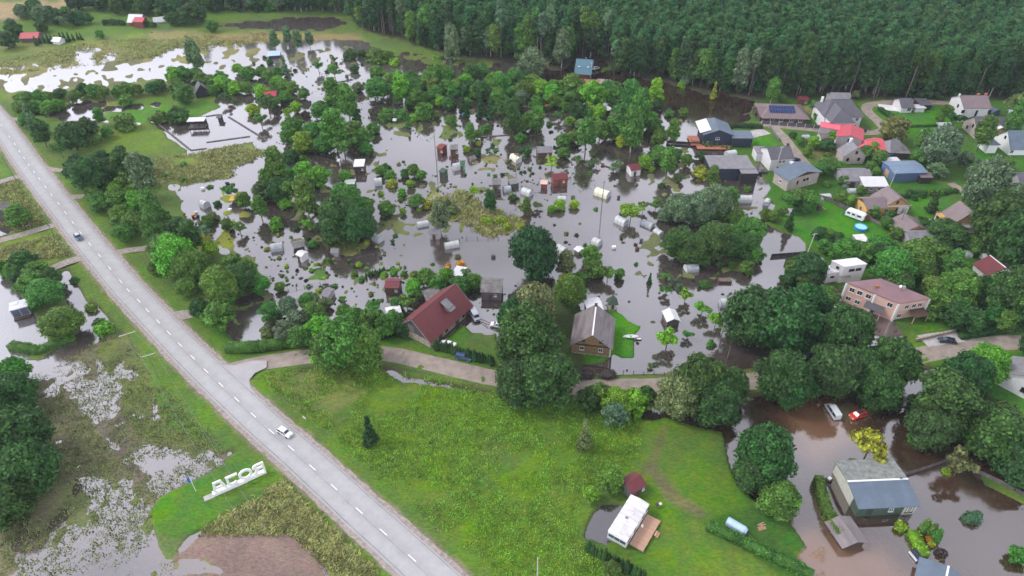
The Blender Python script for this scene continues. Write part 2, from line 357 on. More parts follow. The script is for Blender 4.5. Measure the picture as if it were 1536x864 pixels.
# land beside the main road, right side
zone([(-60,150),(30,165),(60,172),(100,182),(160,184),(232,186),(283,226),(234,240),(234,262),(262,292),(285,340),(330,380),(380,392),(398,430),(352,455),(332,480),(352,515),(330,540),(300,560),(-60,200)], .34, C_MEAD, .12, col2=C_WEED)
zone([(150,190),(225,188),(284,226),(270,232),(170,242),(118,236),(140,205)], .4, (.155,.21,.03), .05, wob=.2, col2=C_MEAD)
zone([(232,240),(285,229),(372,214),(402,228),(394,245),(345,266),(236,283)], .24, C_DRY, .16, col2=C_MEAD)
zone([(262,232),(390,206),(400,214),(262,240)], .05, C_WEED, .3)
zone([(345,250),(400,232),(430,245),(430,262),(380,262),(345,270)], -.25, C_WEED, .4)
zone([(35,225),(75,222),(95,262),(60,258)], .4, (.15,.18,.05), col2=(.2,.15,.08))
zone([(205,325),(250,330),(250,372),(210,350)], .4, C_DRY, col2=C_MEAD)
zone([(285,352),(345,345),(360,370),(300,376)], .05, C_YEL, .3)
zone([(330,285),(380,290),(372,345),(330,330)], -.05, C_YEL, .4)
# left of the road
zone([(-60,180),(0,196),(20,225),(38,262),(-60,290)], .35, C_MEAD, col2=C_WEED)
zone([(-60,276),(44,266),(62,300),(86,334),(60,344),(0,362),(-60,376)], .28, C_MEAD, .1, col2=C_WEED)
zone([(-60,330),(0,335),(22,348),(0,358),(-60,368)], -.6, C_MUD)
zone([(32,306),(46,310),(58,340),(42,346)], -.15, C_MUD, .3)
zone([(-60,376),(40,354),(85,343),(102,348),(120,384),(85,398),(20,402),(-60,405)], .35, C_MEAD, .05, col2=(.20,.24,.03))
zone([(64,350),(80,346),(110,385),(92,392)], .35, (.08,.14,.03))
zone([(20,400),(82,402),(92,440),(118,478),(126,512),(100,528),(62,543),(36,540),(72,512),(66,495),(36,455),(18,425)], .3, C_WEED, .1, wob=.3)
zone([(102,402),(138,402),(170,440),(205,480),(200,500),(178,500),(160,470),(136,448),(140,478),(175,492),(176,505),(152,512),(146,480),(132,455),(118,430)], .25, C_WEED, .15, wob=.3, col2=C_MEAD)
zone([(-60,535),(36,560),(50,600),(70,700),(20,764),(-60,790)], .15, C_WEED, .2)
# flooded rough grass, bottom left
zone([(36,562),(150,508),(212,500),(262,580),(345,690),(310,712),(235,750),(228,775),(255,830),(262,900),(-60,900),(-60,800),(20,770),(70,700),(50,600)], .02, (.20,.17,.135), .15, n_m * .75 + n_x * .35 + n_f * .2, col2=C_REED)
zone([(36,545),(60,560),(130,520),(150,505),(120,500),(60,545)], -.6, C_MUD)
zone([(130,565),(170,548),(190,600),(185,650),(215,672),(300,690),(300,712),(235,745),(190,700),(150,650),(128,610)], -.02, (.18,.145,.125), .14, n_m * .7 + n_f * .3)
zone([(150,512),(212,500),(262,580),(335,675),(300,700),(262,668),(222,662),(190,630),(168,580),(140,540)], .02, C_REED, .16, n_m * .6 + n_f * .4, col2=(.11,.17,.03))
zone([(90,730),(190,720),(240,780),(270,850),(230,900),(110,900),(60,850)], -.03, (.10,.19,.035), .22, n_x * .4 + n_m * .6, col2=(.2,.2,.1))
zone([(250,640),(330,680),(385,660),(372,640),(300,560),(225,480),(200,478)], .3, (.09,.19,.03), .12, col2=C_MEAD)
zone([(226,768),(240,747),(310,712),(332,700),(345,684),(390,664),(440,705),(425,745),(330,785),(262,812),(238,805)], .55, C_LUSH, wob=.3, col2=(.10,.20,.02))
zone([(236,800),(262,808),(285,800),(262,840),(250,840)], .15, C_WEED, .3)
zone([(250,900),(262,835),(300,800),(410,756),(432,776),(442,802),(476,822),(500,900)], .035, (.22,.155,.13), .012, wob=.3, col2=(.25,.18,.15))
zone([(255,864),(270,840),(310,838),(330,860)], -.06, C_DRY, .2)
zone([(300,800),(420,740),(445,712),(620,900),(505,900),(476,824),(442,803),(432,776),(410,757)], .35, C_DRY, .08, wob=.5, col2=C_MEAD)
# meadow between the roads and the caravan's lawn
zone([(376,580),(392,552),(460,546),(560,547),(700,578),(850,602),(930,622),(1085,648),(1098,720),(1200,805),(1235,900),(760,900),(640,850),(470,690)], .45, (.070,.185,.012), .10, n_f, wob=.3, col2=(.135,.205,.018))
zone([(400,560),(520,556),(560,590),(470,640),(410,600)], .48, (.20,.215,.06), col2=(.125,.185,.035))
zone([(862,790),(872,745),(905,722),(950,690),(968,632),(1000,625),(1085,652),(1096,700),(1115,745),(1240,864),(1225,900),(1000,900),(960,850),(880,822)], .45, C_LAWN, .04, wob=.3, col2=(.13,.205,.025))
zone([(990,640),(1004,640),(990,690),(970,715),(955,712),(975,690)], .45, (.16,.155,.06), wob=.3, col2=(.12,.16,.03))
zone([(968,700),(985,700),(1015,740),(1060,770),(1050,782),(1000,755)], .45, (.15,.17,.05), col2=(.15,.13,.07))
zone([(876,806),(888,775),(903,757),(934,757),(926,800),(912,818)], -.4, C_MUD, wob=.15)
zone([(446,551),(476,549),(478,556),(450,560)], -.4, C_MUD, wob=.3)
zone([(545,545),(565,541),(590,553),(612,566),(650,572),(690,577),(742,584),(800,592),(875,598),(875,606),(800,600),(735,590),(680,584),(640,578),(600,573),(572,556),(545,552)], -.25, C_MUD, .3, wob=.2)
# village road banks, barn yard
zone([(280,486),(300,474),(345,500),(360,530),(400,530),(470,520),(560,512),(600,500),(750,545),(745,572),(640,555),(560,540),(420,548),(350,560),(310,545)], .42, C_LAWN, wob=.3)
zone([(596,505),(650,522),(715,470),(745,500),(756,545),(742,556),(660,532),(590,518)], .42, C_LAWN, wob=.2, col2=(.13,.19,.04))
zone([(698,475),(715,462),(748,452),(765,470),(756,496),(736,503),(706,498),(696,489)], -.4, C_MUD, wob=.4)
zone([(560,545),(640,556),(745,578),(790,585),(745,572),(640,550),(580,536)], .4, C_MEAD)
zone([(770,560),(990,566),(1000,590),(770,590)], .42, (.13,.2,.03), wob=.2)
zone([(900,462),(925,464),(950,484),(966,488),(953,502),(953,540),(932,538),(921,533),(905,545),(868,548),(858,470)], .3, C_LUSH, wob=.25)
zone([(760,440),(870,440),(880,540),(860,570),(760,575)], .3, (.07,.11,.03))
# right-hand village
zone([(1128,152),(1150,150),(1700,150),(1700,660),(1520,640),(1485,600),(1440,562),(1390,550),(1330,470),(1290,450),(1225,425),(1175,392),(1210,378),(1206,362),(1160,342),(1145,328),(1162,310),(1148,292),(1160,278),(1143,262),(1150,246),(1090,240),(1098,222),(1052,222),(1070,205),(1100,190),(1125,180)], .36, (.075,.135,.025), col2=C_LAWN)
for pl, c in (([(1335,166),(1432,162),(1436,175),(1418,195),(1368,190),(1342,178)], C_LUSH), ([(1305,163),(1322,160),(1350,186),(1330,196),(1310,178)], C_LUSH), ([(1355,192),(1420,192),(1405,212),(1362,206)], C_LAWN),
    ([(1462,208),(1490,208),(1500,228),(1536,232),(1600,236),(1600,250),(1470,245)], C_LAWN), ([(1310,262),(1380,262),(1400,275),(1425,285),(1400,295),(1350,290),(1320,282)], C_LAWN), ([(1362,292),(1420,300),(1440,315),(1425,328),(1370,330)], C_LUSH),
    ([(1150,268),(1172,262),(1185,284),(1230,282),(1262,270),(1270,288),(1240,296),(1180,300),(1165,310)], C_LAWN), ([(1165,305),(1235,300),(1325,345),(1332,362),(1270,372),(1215,372),(1208,362),(1180,345)], C_LUSH),
    ([(1088,200),(1150,198),(1168,215),(1160,222),(1100,222)], C_LUSH), ([(1205,160),(1225,160),(1225,172),(1205,170)], C_DRY), ([(1210,215),(1262,222),(1275,248),(1250,252),(1215,240)], (.17,.18,.05)),
    ([(1380,510),(1460,500),(1600,496),(1600,540),(1480,545),(1400,548)], C_LAWN), ([(1480,560),(1600,545),(1600,660),(1520,640),(1490,605)], C_LUSH), ([(1410,385),(1470,380),(1468,405),(1420,400)], C_LAWN), ([(1170,182),(1230,182),(1245,215),(1190,215)], C_LAWN)):
    zone(pl, .40, c, wob=.3, col2=tuple(np.array(c) * (.85, .95, .9)))
zone([(1390,510),(1440,490),(1470,510)], .4, C_MEAD)
# forest floor and the grassy bank in front of it
zone([(528,-BIG),(534,40),(600,62),(650,82),(700,90),(760,92),(800,100),(846,106),(860,92),(905,92),(918,108),(990,124),(1060,140),(1130,150),(1700,152),(1700,-BIG)], .45, C_FLOOR)
zone([(545,50),(600,60),(640,72),(690,88),(740,92),(745,100),(700,102),(640,92),(590,84),(560,78)], .28, C_MEAD, .25, col2=C_WEED)
zone([(600,74),(660,84),(740,100),(740,108),(690,104),(640,98),(600,88)], .02, (.12,.17,.03), .35)
zone([(900,103),(916,103),(918,108),(900,110)], .35, C_LAWN)
# islands in the gardens
for pl, h, c, a in (([(640,290),(690,284),(740,310),(792,332),(770,352),(735,358),(700,345),(650,330),(636,305)], .06, C_YEL, .36), ([(560,168),(640,170),(690,180),(700,205),(650,214),(585,205)], .0, C_MEAD, .42),
    ([(698,238),(725,228),(760,232),(778,250),(750,262),(715,258)], .0, C_DRY, .4), ([(620,330),(665,328),(700,345),(690,372),(650,378),(620,362)], .0, C_WEED, .42), ([(540,320),(600,330),(640,345),(600,352),(550,340)], .05, C_WEED, .36),
    ([(480,355),(560,358),(545,385),(500,392)], .02, C_YEL, .40), ([(340,455),(400,452),(400,480),(352,495)], .02, (.08,.2,.03), .3), ([(400,262),(440,285),(440,312),(410,318)], .05, C_WEED, .35),
    ([(500,245),(560,246),(570,275),(510,280)], -.05, C_DRY, .3), ([(760,215),(830,205),(840,240),(800,245)], -.1, C_WEED, .4), ([(430,330),(470,300),(480,325),(450,345)], .0, C_WEED, .35), ([(600,255),(650,262),(650,290),(620,285)], -.05, C_WEED, .36)):
    zone(pl, h, c, a, col2=C_REED)
# right bottom: flooded yards
zone([(1060,785),(1095,768),(1130,762),(1178,775),(1198,800),(1212,822),(1190,832),(1245,875),(1235,900),(1150,850)], .34, (.06,.12,.025), wob=.3, col2=C_LAWN)
zone([(1196,834),(1215,815),(1245,812),(1275,828),(1330,842),(1380,864),(1400,900),(1235,900)], -.01, C_SAND, .10, n_m, wob=.8)
zone([(1462,700),(1490,712),(1536,735),(1600,765),(1600,790),(1520,752),(1475,730)], .1, (.09,.15,.03), .1, wob=.3)
zone([(1190,605),(1212,598),(1232,602),(1240,625),(1200,625)], -.03, C_SAND, .05, wob=.3)
zone([(1236,596),(1300,606),(1320,625),(1312,632),(1270,640),(1240,632)], .0, (.12,.10,.05), .12)
# flatten under the roads
RD = pline_dist(X, Y, road_c)
k = np.clip((11.5 - RD) / 6.5, 0, 1)
Hh = Hh * (1 - k) + (ROAD_Z - .02) * k
vk = np.clip((9.5 - RD + n_f * 1.2) / 3.0, 0, 1)[..., None]; C = C * (1 - vk) + (np.array(C_VERGE) * (1 + .12 * n_m[..., None])) * vk
vk = np.clip((5.4 - RD + n_f * .7) / .8, 0, 1)[..., None]; C = C * (1 - vk) + np.array((.26, .21, .16)) * vk
for nme, (pts, hw, mt) in tracks.items():
    d = pline_dist(X, Y, pts); zt = .42 if mt != 'x' else .3
    kk = np.clip((hw + 3.2 - d) / 2.0, 0, 1) * (1 - k); Hh = Hh * (1 - kk) + zt * kk
    vk = (np.clip((hw + 1.6 - d + n_f * .6) / 1.2, 0, 1) * (d > 0))[..., None] * (1 - np.clip((9 - RD) / 3, 0, 1))[..., None]; C = C * (1 - vk) + np.array(C_VERGE) * vk
for _ in range(1):
    Pd = np.pad(Hh, 1, mode='edge'); Hh = (Pd[:-2, 1:-1] + Pd[2:, 1:-1] + Pd[1:-1, :-2] + Pd[1:-1, 2:] + 2 * Hh) / 6
    Pd = np.pad(C, ((1, 1), (1, 1), (0, 0)), mode='edge'); C = (Pd[:-2, 1:-1] + Pd[2:, 1:-1] + Pd[1:-1, :-2] + Pd[1:-1, 2:] + 2 * C) / 6
# tiny relief so that edges and tufts are uneven
Hh = Hh + n_f * .03 * (RD > 7)
def ground_h(x, y):
    u, v = pix(x, y); i = int(min(max((u - NX0) / ST, 0), len(gu) - 1)); j = int(min(max((v - NY0) / ST, 0), len(gv) - 1))
    return float(Hh[j, i])
def grid_mesh(name, X, Y, Z, col, m):
    ny, nx = X.shape; me = bpy.data.meshes.new(name)
    co = np.stack([X, Y, Z], -1).reshape(-1, 3); idx = np.arange(ny * nx).reshape(ny, nx)
    q = np.stack([idx[1:, :-1], idx[1:, 1:], idx[:-1, 1:], idx[:-1, :-1]], -1).reshape(-1, 4)
    me.vertices.add(len(co)); me.vertices.foreach_set('co', co.ravel().astype(np.float32))
    me.loops.add(q.size); me.loops.foreach_set('vertex_index', q.ravel().astype(np.int32))
    me.polygons.add(len(q)); me.polygons.foreach_set('loop_start', np.arange(0, q.size, 4, dtype=np.int32))
    me.update(calc_edges=True)
    ca = me.color_attributes.new('cover', 'FLOAT_COLOR', 'POINT'); cc = np.ones((len(co), 4), np.float32); cc[:, :3] = col.reshape(-1, 3); ca.data.foreach_set('color', cc.ravel())
    me.materials.append(m); me.shade_smooth(); return me
def extend(A, axis_vals):  # pad by one ring
    return np.pad(A, ((1, 1), (1, 1)), mode='edge') if A.ndim == 2 else np.pad(A, ((1, 1), (1, 1), (0, 0)), mode='edge')
Xe, Ye, He, Ce = X, Y, Hh, C
for dist in (25, 90, 300, 1200, 5000):
    Xe, Ye, He, Ce = extend(Xe, 0), extend(Ye, 0), extend(He, 0), extend(Ce, 0)
    cx, cy = 0.0, 230.0
    for sl_ in ((0, slice(None)), (-1, slice(None)), (slice(None), 0), (slice(None), -1)):
        dx, dy = Xe[sl_] - cx, Ye[sl_] - cy; L = np.hypot(dx, dy)
        Xe[sl_] += dx / L * dist; Ye[sl_] += dy / L * dist; He[sl_] = np.where(dist > 50, .5, He[sl_]); Ce[sl_] = np.where(dist > 50, 1, 0)[..., None] * np.array(C_MEAD) + (0 if dist > 50 else 1) * Ce[sl_]

def ground_mat():
    m, t, p = new_mat('ground_cover'); L = t.links; p.inputs['Roughness'].default_value = .9; p.inputs['Specular IOR Level'].default_value = .2
    a = t.nodes.new('ShaderNodeAttribute'); a.attribute_name = 'cover'; g = t.nodes.new('ShaderNodeNewGeometry')
    def noise(s, d, st=None):
        n = t.nodes.new('ShaderNodeTexNoise'); n.inputs['Scale'].default_value = s; n.inputs['Detail'].default_value = d; n.inputs['Roughness'].default_value = .7
        if st:
            mpn = t.nodes.new('ShaderNodeMapping'); mpn.inputs['Scale'].default_value = st; mpn.inputs['Rotation'].default_value = (0, 0, .7); L.new(g.outputs['Position'], mpn.inputs[0]); L.new(mpn.outputs[0], n.inputs['Vector'])
        else: L.new(g.outputs['Position'], n.inputs['Vector'])
        return n
    def rng_(src, lo, hi, a0=.3, a1=.7):
        r = t.nodes.new('ShaderNodeMapRange'); r.inputs[1].default_value = a0; r.inputs[2].default_value = a1; r.inputs[3].default_value = lo; r.inputs[4].default_value = hi; L.new(src, r.inputs[0]); return r.outputs[0]
    n1, n2, n3 = noise(.09, 5), noise(1.1, 5, (1, 2.2, 1)), noise(.35, 4)
    v = t.nodes.new('ShaderNodeMath'); v.operation = 'MULTIPLY'; L.new(rng_(n1.outputs[0], .72, 1.24), v.inputs[0]); L.new(rng_(n2.outputs[0], .66, 1.36), v.inputs[1])
    hs = t.nodes.new('ShaderNodeHueSaturation'); L.new(a.outputs['Color'], hs.inputs['Color']); L.new(v.outputs[0], hs.inputs['Value']); L.new(rng_(n3.outputs[0], .47, .525), hs.inputs['Hue'])
    L.new(rng_(n1.outputs[0], .85, 1.12), hs.inputs['Saturation'])
    L.new(hs.outputs[0], p.inputs['Base Color'])
    b = t.nodes.new('ShaderNodeBump'); b.inputs['Strength'].default_value = .9; b.inputs['Distance'].default_value = .35; n4 = noise(1.6, 4, (1, 1.8, 1)); L.new(n4.outputs[0], b.inputs['Height']); L.new(b.outputs[0], p.inputs['Normal'])
    return m
M['ground'] = ground_mat()
tag(mesh_obj('ground', grid_mesh('ground', Xe, Ye, He, Ce, M['ground'])), kind='structure')

# ------------------------------------------------------------------ the flood water
wu = np.arange(-300, 1840, 12.); wv_ = np.arange(-120, 1000, 12.); WU2, WV2 = np.meshgrid(wu, wv_); XW, YW = at_np(WU2, WV2)
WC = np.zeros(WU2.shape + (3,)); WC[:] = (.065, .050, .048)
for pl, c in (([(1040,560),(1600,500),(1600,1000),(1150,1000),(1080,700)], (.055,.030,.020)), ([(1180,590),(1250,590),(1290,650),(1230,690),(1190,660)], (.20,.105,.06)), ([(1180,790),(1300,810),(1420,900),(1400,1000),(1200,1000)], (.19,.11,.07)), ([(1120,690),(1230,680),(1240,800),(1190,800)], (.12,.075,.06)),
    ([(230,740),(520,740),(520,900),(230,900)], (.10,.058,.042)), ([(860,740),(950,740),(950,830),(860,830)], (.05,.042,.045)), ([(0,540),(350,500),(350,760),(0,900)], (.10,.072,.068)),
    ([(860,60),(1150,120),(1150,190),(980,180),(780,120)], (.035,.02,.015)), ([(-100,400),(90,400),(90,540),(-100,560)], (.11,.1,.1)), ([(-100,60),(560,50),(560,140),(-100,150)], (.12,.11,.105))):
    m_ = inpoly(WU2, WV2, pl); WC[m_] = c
for _ in range(2):
    Pd = np.pad(WC, ((1, 1), (1, 1), (0, 0)), mode='edge'); WC = (Pd[:-2, 1:-1] + Pd[2:, 1:-1] + Pd[1:-1, :-2] + Pd[1:-1, 2:] + Pd[1:-1, 1:-1]) / 5
def water_mat():
    m, t, p = new_mat('flood_water'); L = t.links
    a = t.nodes.new('ShaderNodeAttribute'); a.attribute_name = 'cover'; g = t.nodes.new('ShaderNodeNewGeometry')
    n = t.nodes.new('ShaderNodeTexNoise'); n.inputs['Scale'].default_value = .06; n.inputs['Detail'].default_value = 5; L.new(g.outputs['Position'], n.inputs['Vector'])
    r = t.nodes.new('ShaderNodeMapRange'); r.inputs[1].default_value = .3; r.inputs[2].default_value = .7; r.inputs[3].default_value = .8; r.inputs[4].default_value = 1.2; L.new(n.outputs[0], r.inputs[0])
    hs = t.nodes.new('ShaderNodeHueSaturation'); L.new(a.outputs['Color'], hs.inputs['Color']); L.new(r.outputs[0], hs.inputs['Value']); L.new(hs.outputs[0], p.inputs['Base Color'])
    p.inputs['IOR'].default_value = 2.9; p.inputs['Specular IOR Level'].default_value = .5
    r2 = t.nodes.new('ShaderNodeMapRange'); r2.inputs[1].default_value = .35; r2.inputs[2].default_value = .65; r2.inputs[3].default_value = .03; r2.inputs[4].default_value = .14; L.new(n.outputs[0], r2.inputs[0]); L.new(r2.outputs[0], p.inputs['Roughness'])
    b = t.nodes.new('ShaderNodeBump'); b.inputs['Strength'].default_value = .25; b.inputs['Distance'].default_value = .05
    n2 = t.nodes.new('ShaderNodeTexNoise'); n2.inputs['Scale'].default_value = 1.1; n2.inputs['Detail'].default_value = 3; L.new(g.outputs['Position'], n2.inputs['Vector']); L.new(n2.outputs[0], b.inputs['Height']); L.new(b.outputs[0], p.inputs['Normal'])
    return m
M['water'] = water_mat()
tag(mesh_obj('flood_water', grid_mesh('flood_water', XW, YW, np.zeros(XW.shape), WC, M['water'])), kind='structure')

# ------------------------------------------------------------------ roads
def ribbon(pts, hw, z, wob=0.0, step=2.0, n_across=1):
    P2 = []
    for a, b in zip(pts[:-1], pts[1:]):
        L = (b - a).length; k = max(1, int(min(L / step, 40)))
        for i in range(k): P2.append(a.lerp(b, i / k))
    P2.append(pts[-1]); mb = MB(); V = []
    for _ in range(2): P2 = [P2[0]] + [(P2[i - 1] + P2[i] * 2 + P2[i + 1]) / 4 for i in range(1, len(P2) - 1)] + [P2[-1]]
    for i, p in enumerate(P2):
        d = (P2[min(i + 1, len(P2) - 1)] - P2[max(i - 1, 0)]).normalized(); n = Vector((-d.y, d.x, 0))
        for s in (-1, 1): V.append((p.x + n.x * s * (hw + random.uniform(-wob, wob)), p.y + n.y * s * (hw + random.uniform(-wob, wob)), z))
    mb.poly(V, [(2 * i, 2 * i + 1, 2 * i + 3, 2 * i + 2) for i in range(len(P2) - 1)])
    return mb, P2
mb, _ = ribbon(road_c, 4.75, ROAD_Z + .03, .28, 1.2); tag(mb.build('road_shoulder', 'gravel'), kind='structure')
def asphalt_mat():
    m, t, p = new_mat('asphalt_worn'); L = t.links; p.inputs['Roughness'].default_value = .85
    g = t.nodes.new('ShaderNodeNewGeometry'); n = t.nodes.new('ShaderNodeTexNoise'); n.inputs['Scale'].default_value = .5; n.inputs['Detail'].default_value = 8; n.inputs['Roughness'].default_value = .7; L.new(g.outputs['Position'], n.inputs['Vector'])
    u = t.nodes.new('ShaderNodeUVMap'); sp = t.nodes.new('ShaderNodeSeparateXYZ'); L.new(u.outputs[0], sp.inputs[0])
    wv = t.nodes.new('ShaderNodeMath'); wv.operation = 'MULTIPLY'; wv.inputs[1].default_value = 4 * math.pi * 2 / 2; L.new(sp.outputs[0], wv.inputs[0])
    cs = t.nodes.new('ShaderNodeMath'); cs.operation = 'COSINE'; L.new(wv.outputs[0], cs.inputs[0])
    mr = t.nodes.new('ShaderNodeMapRange'); mr.inputs[1].default_value = -1; mr.inputs[2].default_value = 1; mr.inputs[3].default_value = 1.05; mr.inputs[4].default_value = .94; L.new(cs.outputs[0], mr.inputs[0])
    r = t.nodes.new('ShaderNodeMapRange'); r.inputs[1].default_value = .3; r.inputs[2].default_value = .7; r.inputs[3].default_value = .88; r.inputs[4].default_value = 1.1; L.new(n.outputs[0], r.inputs[0])
    mu = t.nodes.new('ShaderNodeMath'); mu.operation = 'MULTIPLY'; L.new(r.outputs[0], mu.inputs[0]); L.new(mr.outputs[0], mu.inputs[1])
    hs = t.nodes.new('ShaderNodeHueSaturation'); hs.inputs['Color'].default_value = (.375, .372, .375, 1); L.new(mu.outputs[0], hs.inputs['Value']); L.new(hs.outputs[0], p.inputs['Base Color'])
    return m
M['asphalt_worn'] = asphalt_mat()
def side_line(off): return [p + Vector((-(road_c[min(i + 1, len(road_c) - 1)] - road_c[max(i - 1, 0)]).normalized().y, (road_c[min(i + 1, len(road_c) - 1)] - road_c[max(i - 1, 0)]).normalized().x, 0)) * off for i, p in enumerate(road_c)]
M['tar'] = mat('tar', (.22, .21, .215), .8, var=.3, scale=.8)
for off, hw_ in ((-3.25, .07), (3.4, .05), (-.35, .03)):
    sm_, _ = ribbon(side_line(off), hw_, ROAD_Z + .064, .025, 1.0); tag(sm_.build('road_seam', 'tar'), kind='structure')
mb, RP = ribbon(road_c, 3.75, ROAD_Z + .06, .04, 1.5); main_road = mb.build('main_road', 'asphalt_worn'); tag(main_road, kind='structure')
uv = main_road.data.uv_layers.new(name='UVMap')
for lp in main_road.data.loops: uv.data[lp.index].uv = (lp.vertex_index % 2, (lp.vertex_index // 2) * .5)
dash_me = MB().poly([(-1.05, -.09, 0), (1.05, -.09, 0), (1.05, .09, 0), (-1.05, .09, 0)]).mesh('road_dash', 'white_line')
for i, (x, y) in enumerate(dash_px):
    p = at(x, y, ROAD_Z + .06); a = road_c[i + 1]; b = road_c[i + 3] if i + 3 < len(road_c) else road_c[-1]; d = (b - a)
    if y < 150: continue
    o = mesh_obj('centre_dash', dash_me, main_road, (p.x, p.y, ROAD_Z + .066)); o.rotation_euler = (0, 0, math.atan2(d.y, d.x))
for i, (nme, (pts, hw, mt)) in enumerate(tracks.items()):
    mb, _ = ribbon(pts, hw, .435 + .004 * i, .12 if mt != 'concrete' else .02); 
    if pts[0].x < -30 and nme.startswith('side') or nme == 'village_road':     # slope up to the main road
        V = []
        for v in mb.v:
            dd = float(pline_dist(np.array([v[0]]), np.array([v[1]]), road_c)[0]); k_ = min(1, max(0, (11.5 - dd) / 6.5)); V.append((v[0], v[1], v[2] * (1 - k_) + (ROAD_Z + .045 - .001 * i) * k_ + .02 * math.sin(min(1, k_) * math.pi)))
        mb.v = V
    tag(mb.build(nme.split('.')[0], mt), kind='structure')
mb = MB()   # flared junction apron of the village road
mb.poly([(*at(x, y, ROAD_Z)[:2], ROAD_Z + .048) for x, y in ((300,548),(322,548),(352,548),(380,541),(400,541),(400,551),(382,560),(374,570),(376,582),(392,605),(372,610))])
tag(mb.build('junction_apron', 'asphalt'), kind='structure')
# ------------------------------------------------------------------ buildings
_wc = {}
def window_meshes(wd, ht, pane='glass', frame='frame_white', mull=1):
    k = (round(wd, 2), round(ht, 2), pane, frame, mull)
    if k not in _wc:
        f = MB(); t = .09
        for a in ((-wd / 2, 0), (wd / 2, 0)): f.box((a[0], 0, 0), (t, .10, ht + t))
        for a in (-ht / 2, ht / 2): f.box((0, -.003, a), (wd + t, .10, t))
        for i in range(mull): f.box((-wd / 2 + wd * (i + 1) / (mull + 1), .004, 0), (.06, .085, ht))
        f.box((0, -.07, -ht / 2 - .07), (wd + .25, .16, .05))
        p = MB().box((0, .02, 0), (wd, .03, ht))
        _wc[k] = (f.mesh('window', frame), p.mesh('pane', pane))
    return _wc[k]
def place_side(o, side, pos, z, L, W, off=.03):
    if side == 'f': o.location = (pos, -W / 2 - off, z); o.rotation_euler = (0, 0, 0)
    elif side == 'b': o.location = (-pos, W / 2 + off, z); o.rotation_euler = (0, 0, math.pi)
    elif side == 'r': o.location = (L / 2 + off, pos, z); o.rotation_euler = (0, 0, math.pi / 2)
    elif side == 'l': o.location = (-L / 2 - off, -pos, z); o.rotation_euler = (0, 0, -math.pi / 2)
def add_window(root, side, pos, z, wd, ht, L, W, pane='glass', frame='frame_white', mull=1):
    fm, pm = window_meshes(wd, ht, pane, frame, mull); f = mesh_obj('window', fm, root); place_side(f, side, pos, z, L, W)
    mesh_obj('pane', pm, f); return f
def add_door(root, side, pos, z0, wd, ht, L, W, m='brown_wood'):
    d = MB().box((0, 0, ht / 2), (wd, .08, ht)).build('door', m, root); place_side(d, side, pos, z0, L, W)
    MB().box((wd * .36, -.07, ht * .48), (.05, .08, .16)).build('handle', 'metal', d); return d
def chimney(root, roof, x, y, z, s=.6, h=1.2, m='brick'):
    c = MB().box((x, y, z), (s, s, h)).box((x, y, z + h / 2 + .05), (s + .16, s + .16, .1)).build('chimney', m, roof); return c
def slab(mb, quad, th):
    n = (Vector(quad[1]) - Vector(quad[0])).cross(Vector(quad[3]) - Vector(quad[0])).normalized()
    if n.z < 0: n = -n
    t = [Vector(q) + n * th for q in quad]; q = [Vector(a) for a in quad]; k = len(q)
    mb.poly(q + t, [tuple(range(k - 1, -1, -1)), tuple(range(k, 2 * k))] + [(i, (i + 1) % k, k + (i + 1) % k, k + i) for i in range(k)])
def quad_house(name, label, cat, corners, z, base, wall, roof, over=.3, land=None, wins=(), rise=.5, strips=()):
    P_ = [at(*q, z) for q in corners]; c = sum(P_, Vector()) / len(P_); r = empty(name, (c.x, c.y, 0), 0, label, cat, None, land); Q = [Vector((p.x - c.x, p.y - c.y, 0)) for p in P_]; n = len(Q)
    MB().poly([(q.x, q.y, base) for q in Q] + [(q.x, q.y, z) for q in Q], [tuple(range(n - 1, -1, -1)), tuple(range(n, 2 * n))] + [(i, (i + 1) % n, n + (i + 1) % n, n + i) for i in range(n)]).build('wall', wall, r)
    O = [q * (1 + over / q.length) for q in Q]
    ro = MB().poly([(q.x, q.y, z + .01) for q in O] + [(q.x, q.y, z + .18) for q in O] + [(0, 0, z + .18 + rise)], [tuple(range(n - 1, -1, -1))] + [(i, (i + 1) % n, n + (i + 1) % n, n + i) for i in range(n)] + [(n + i, n + (i + 1) % n, 2 * n) for i in range(n)]).build('roof', roof, r)
    for i, t, zz, wd, ht, kw in wins:
        a, b = Q[i], Q[(i + 1) % n]; d = (b - a).normalized(); p = a.lerp(b, t); nrm = Vector((d.y, -d.x, 0)); nrm = nrm if nrm.dot(p) > 0 else -nrm; fm, pm = window_meshes(wd, ht, **kw)
        f = mesh_obj('window', fm, r, p + nrm * .03 + Vector((0, 0, zz))); f.rotation_euler = (0, 0, math.atan2(nrm.y, nrm.x) + math.pi / 2); mesh_obj('pane', pm, f)
    for i, t in strips:
        p = Q[i].lerp(Q[(i + 1) % n], t); MB().box((p.x * 1.003, p.y * 1.003, z / 2), (.5, .5, z - .02)).build('corner_strip', 'white_paint', r)
    return r, ro, Q
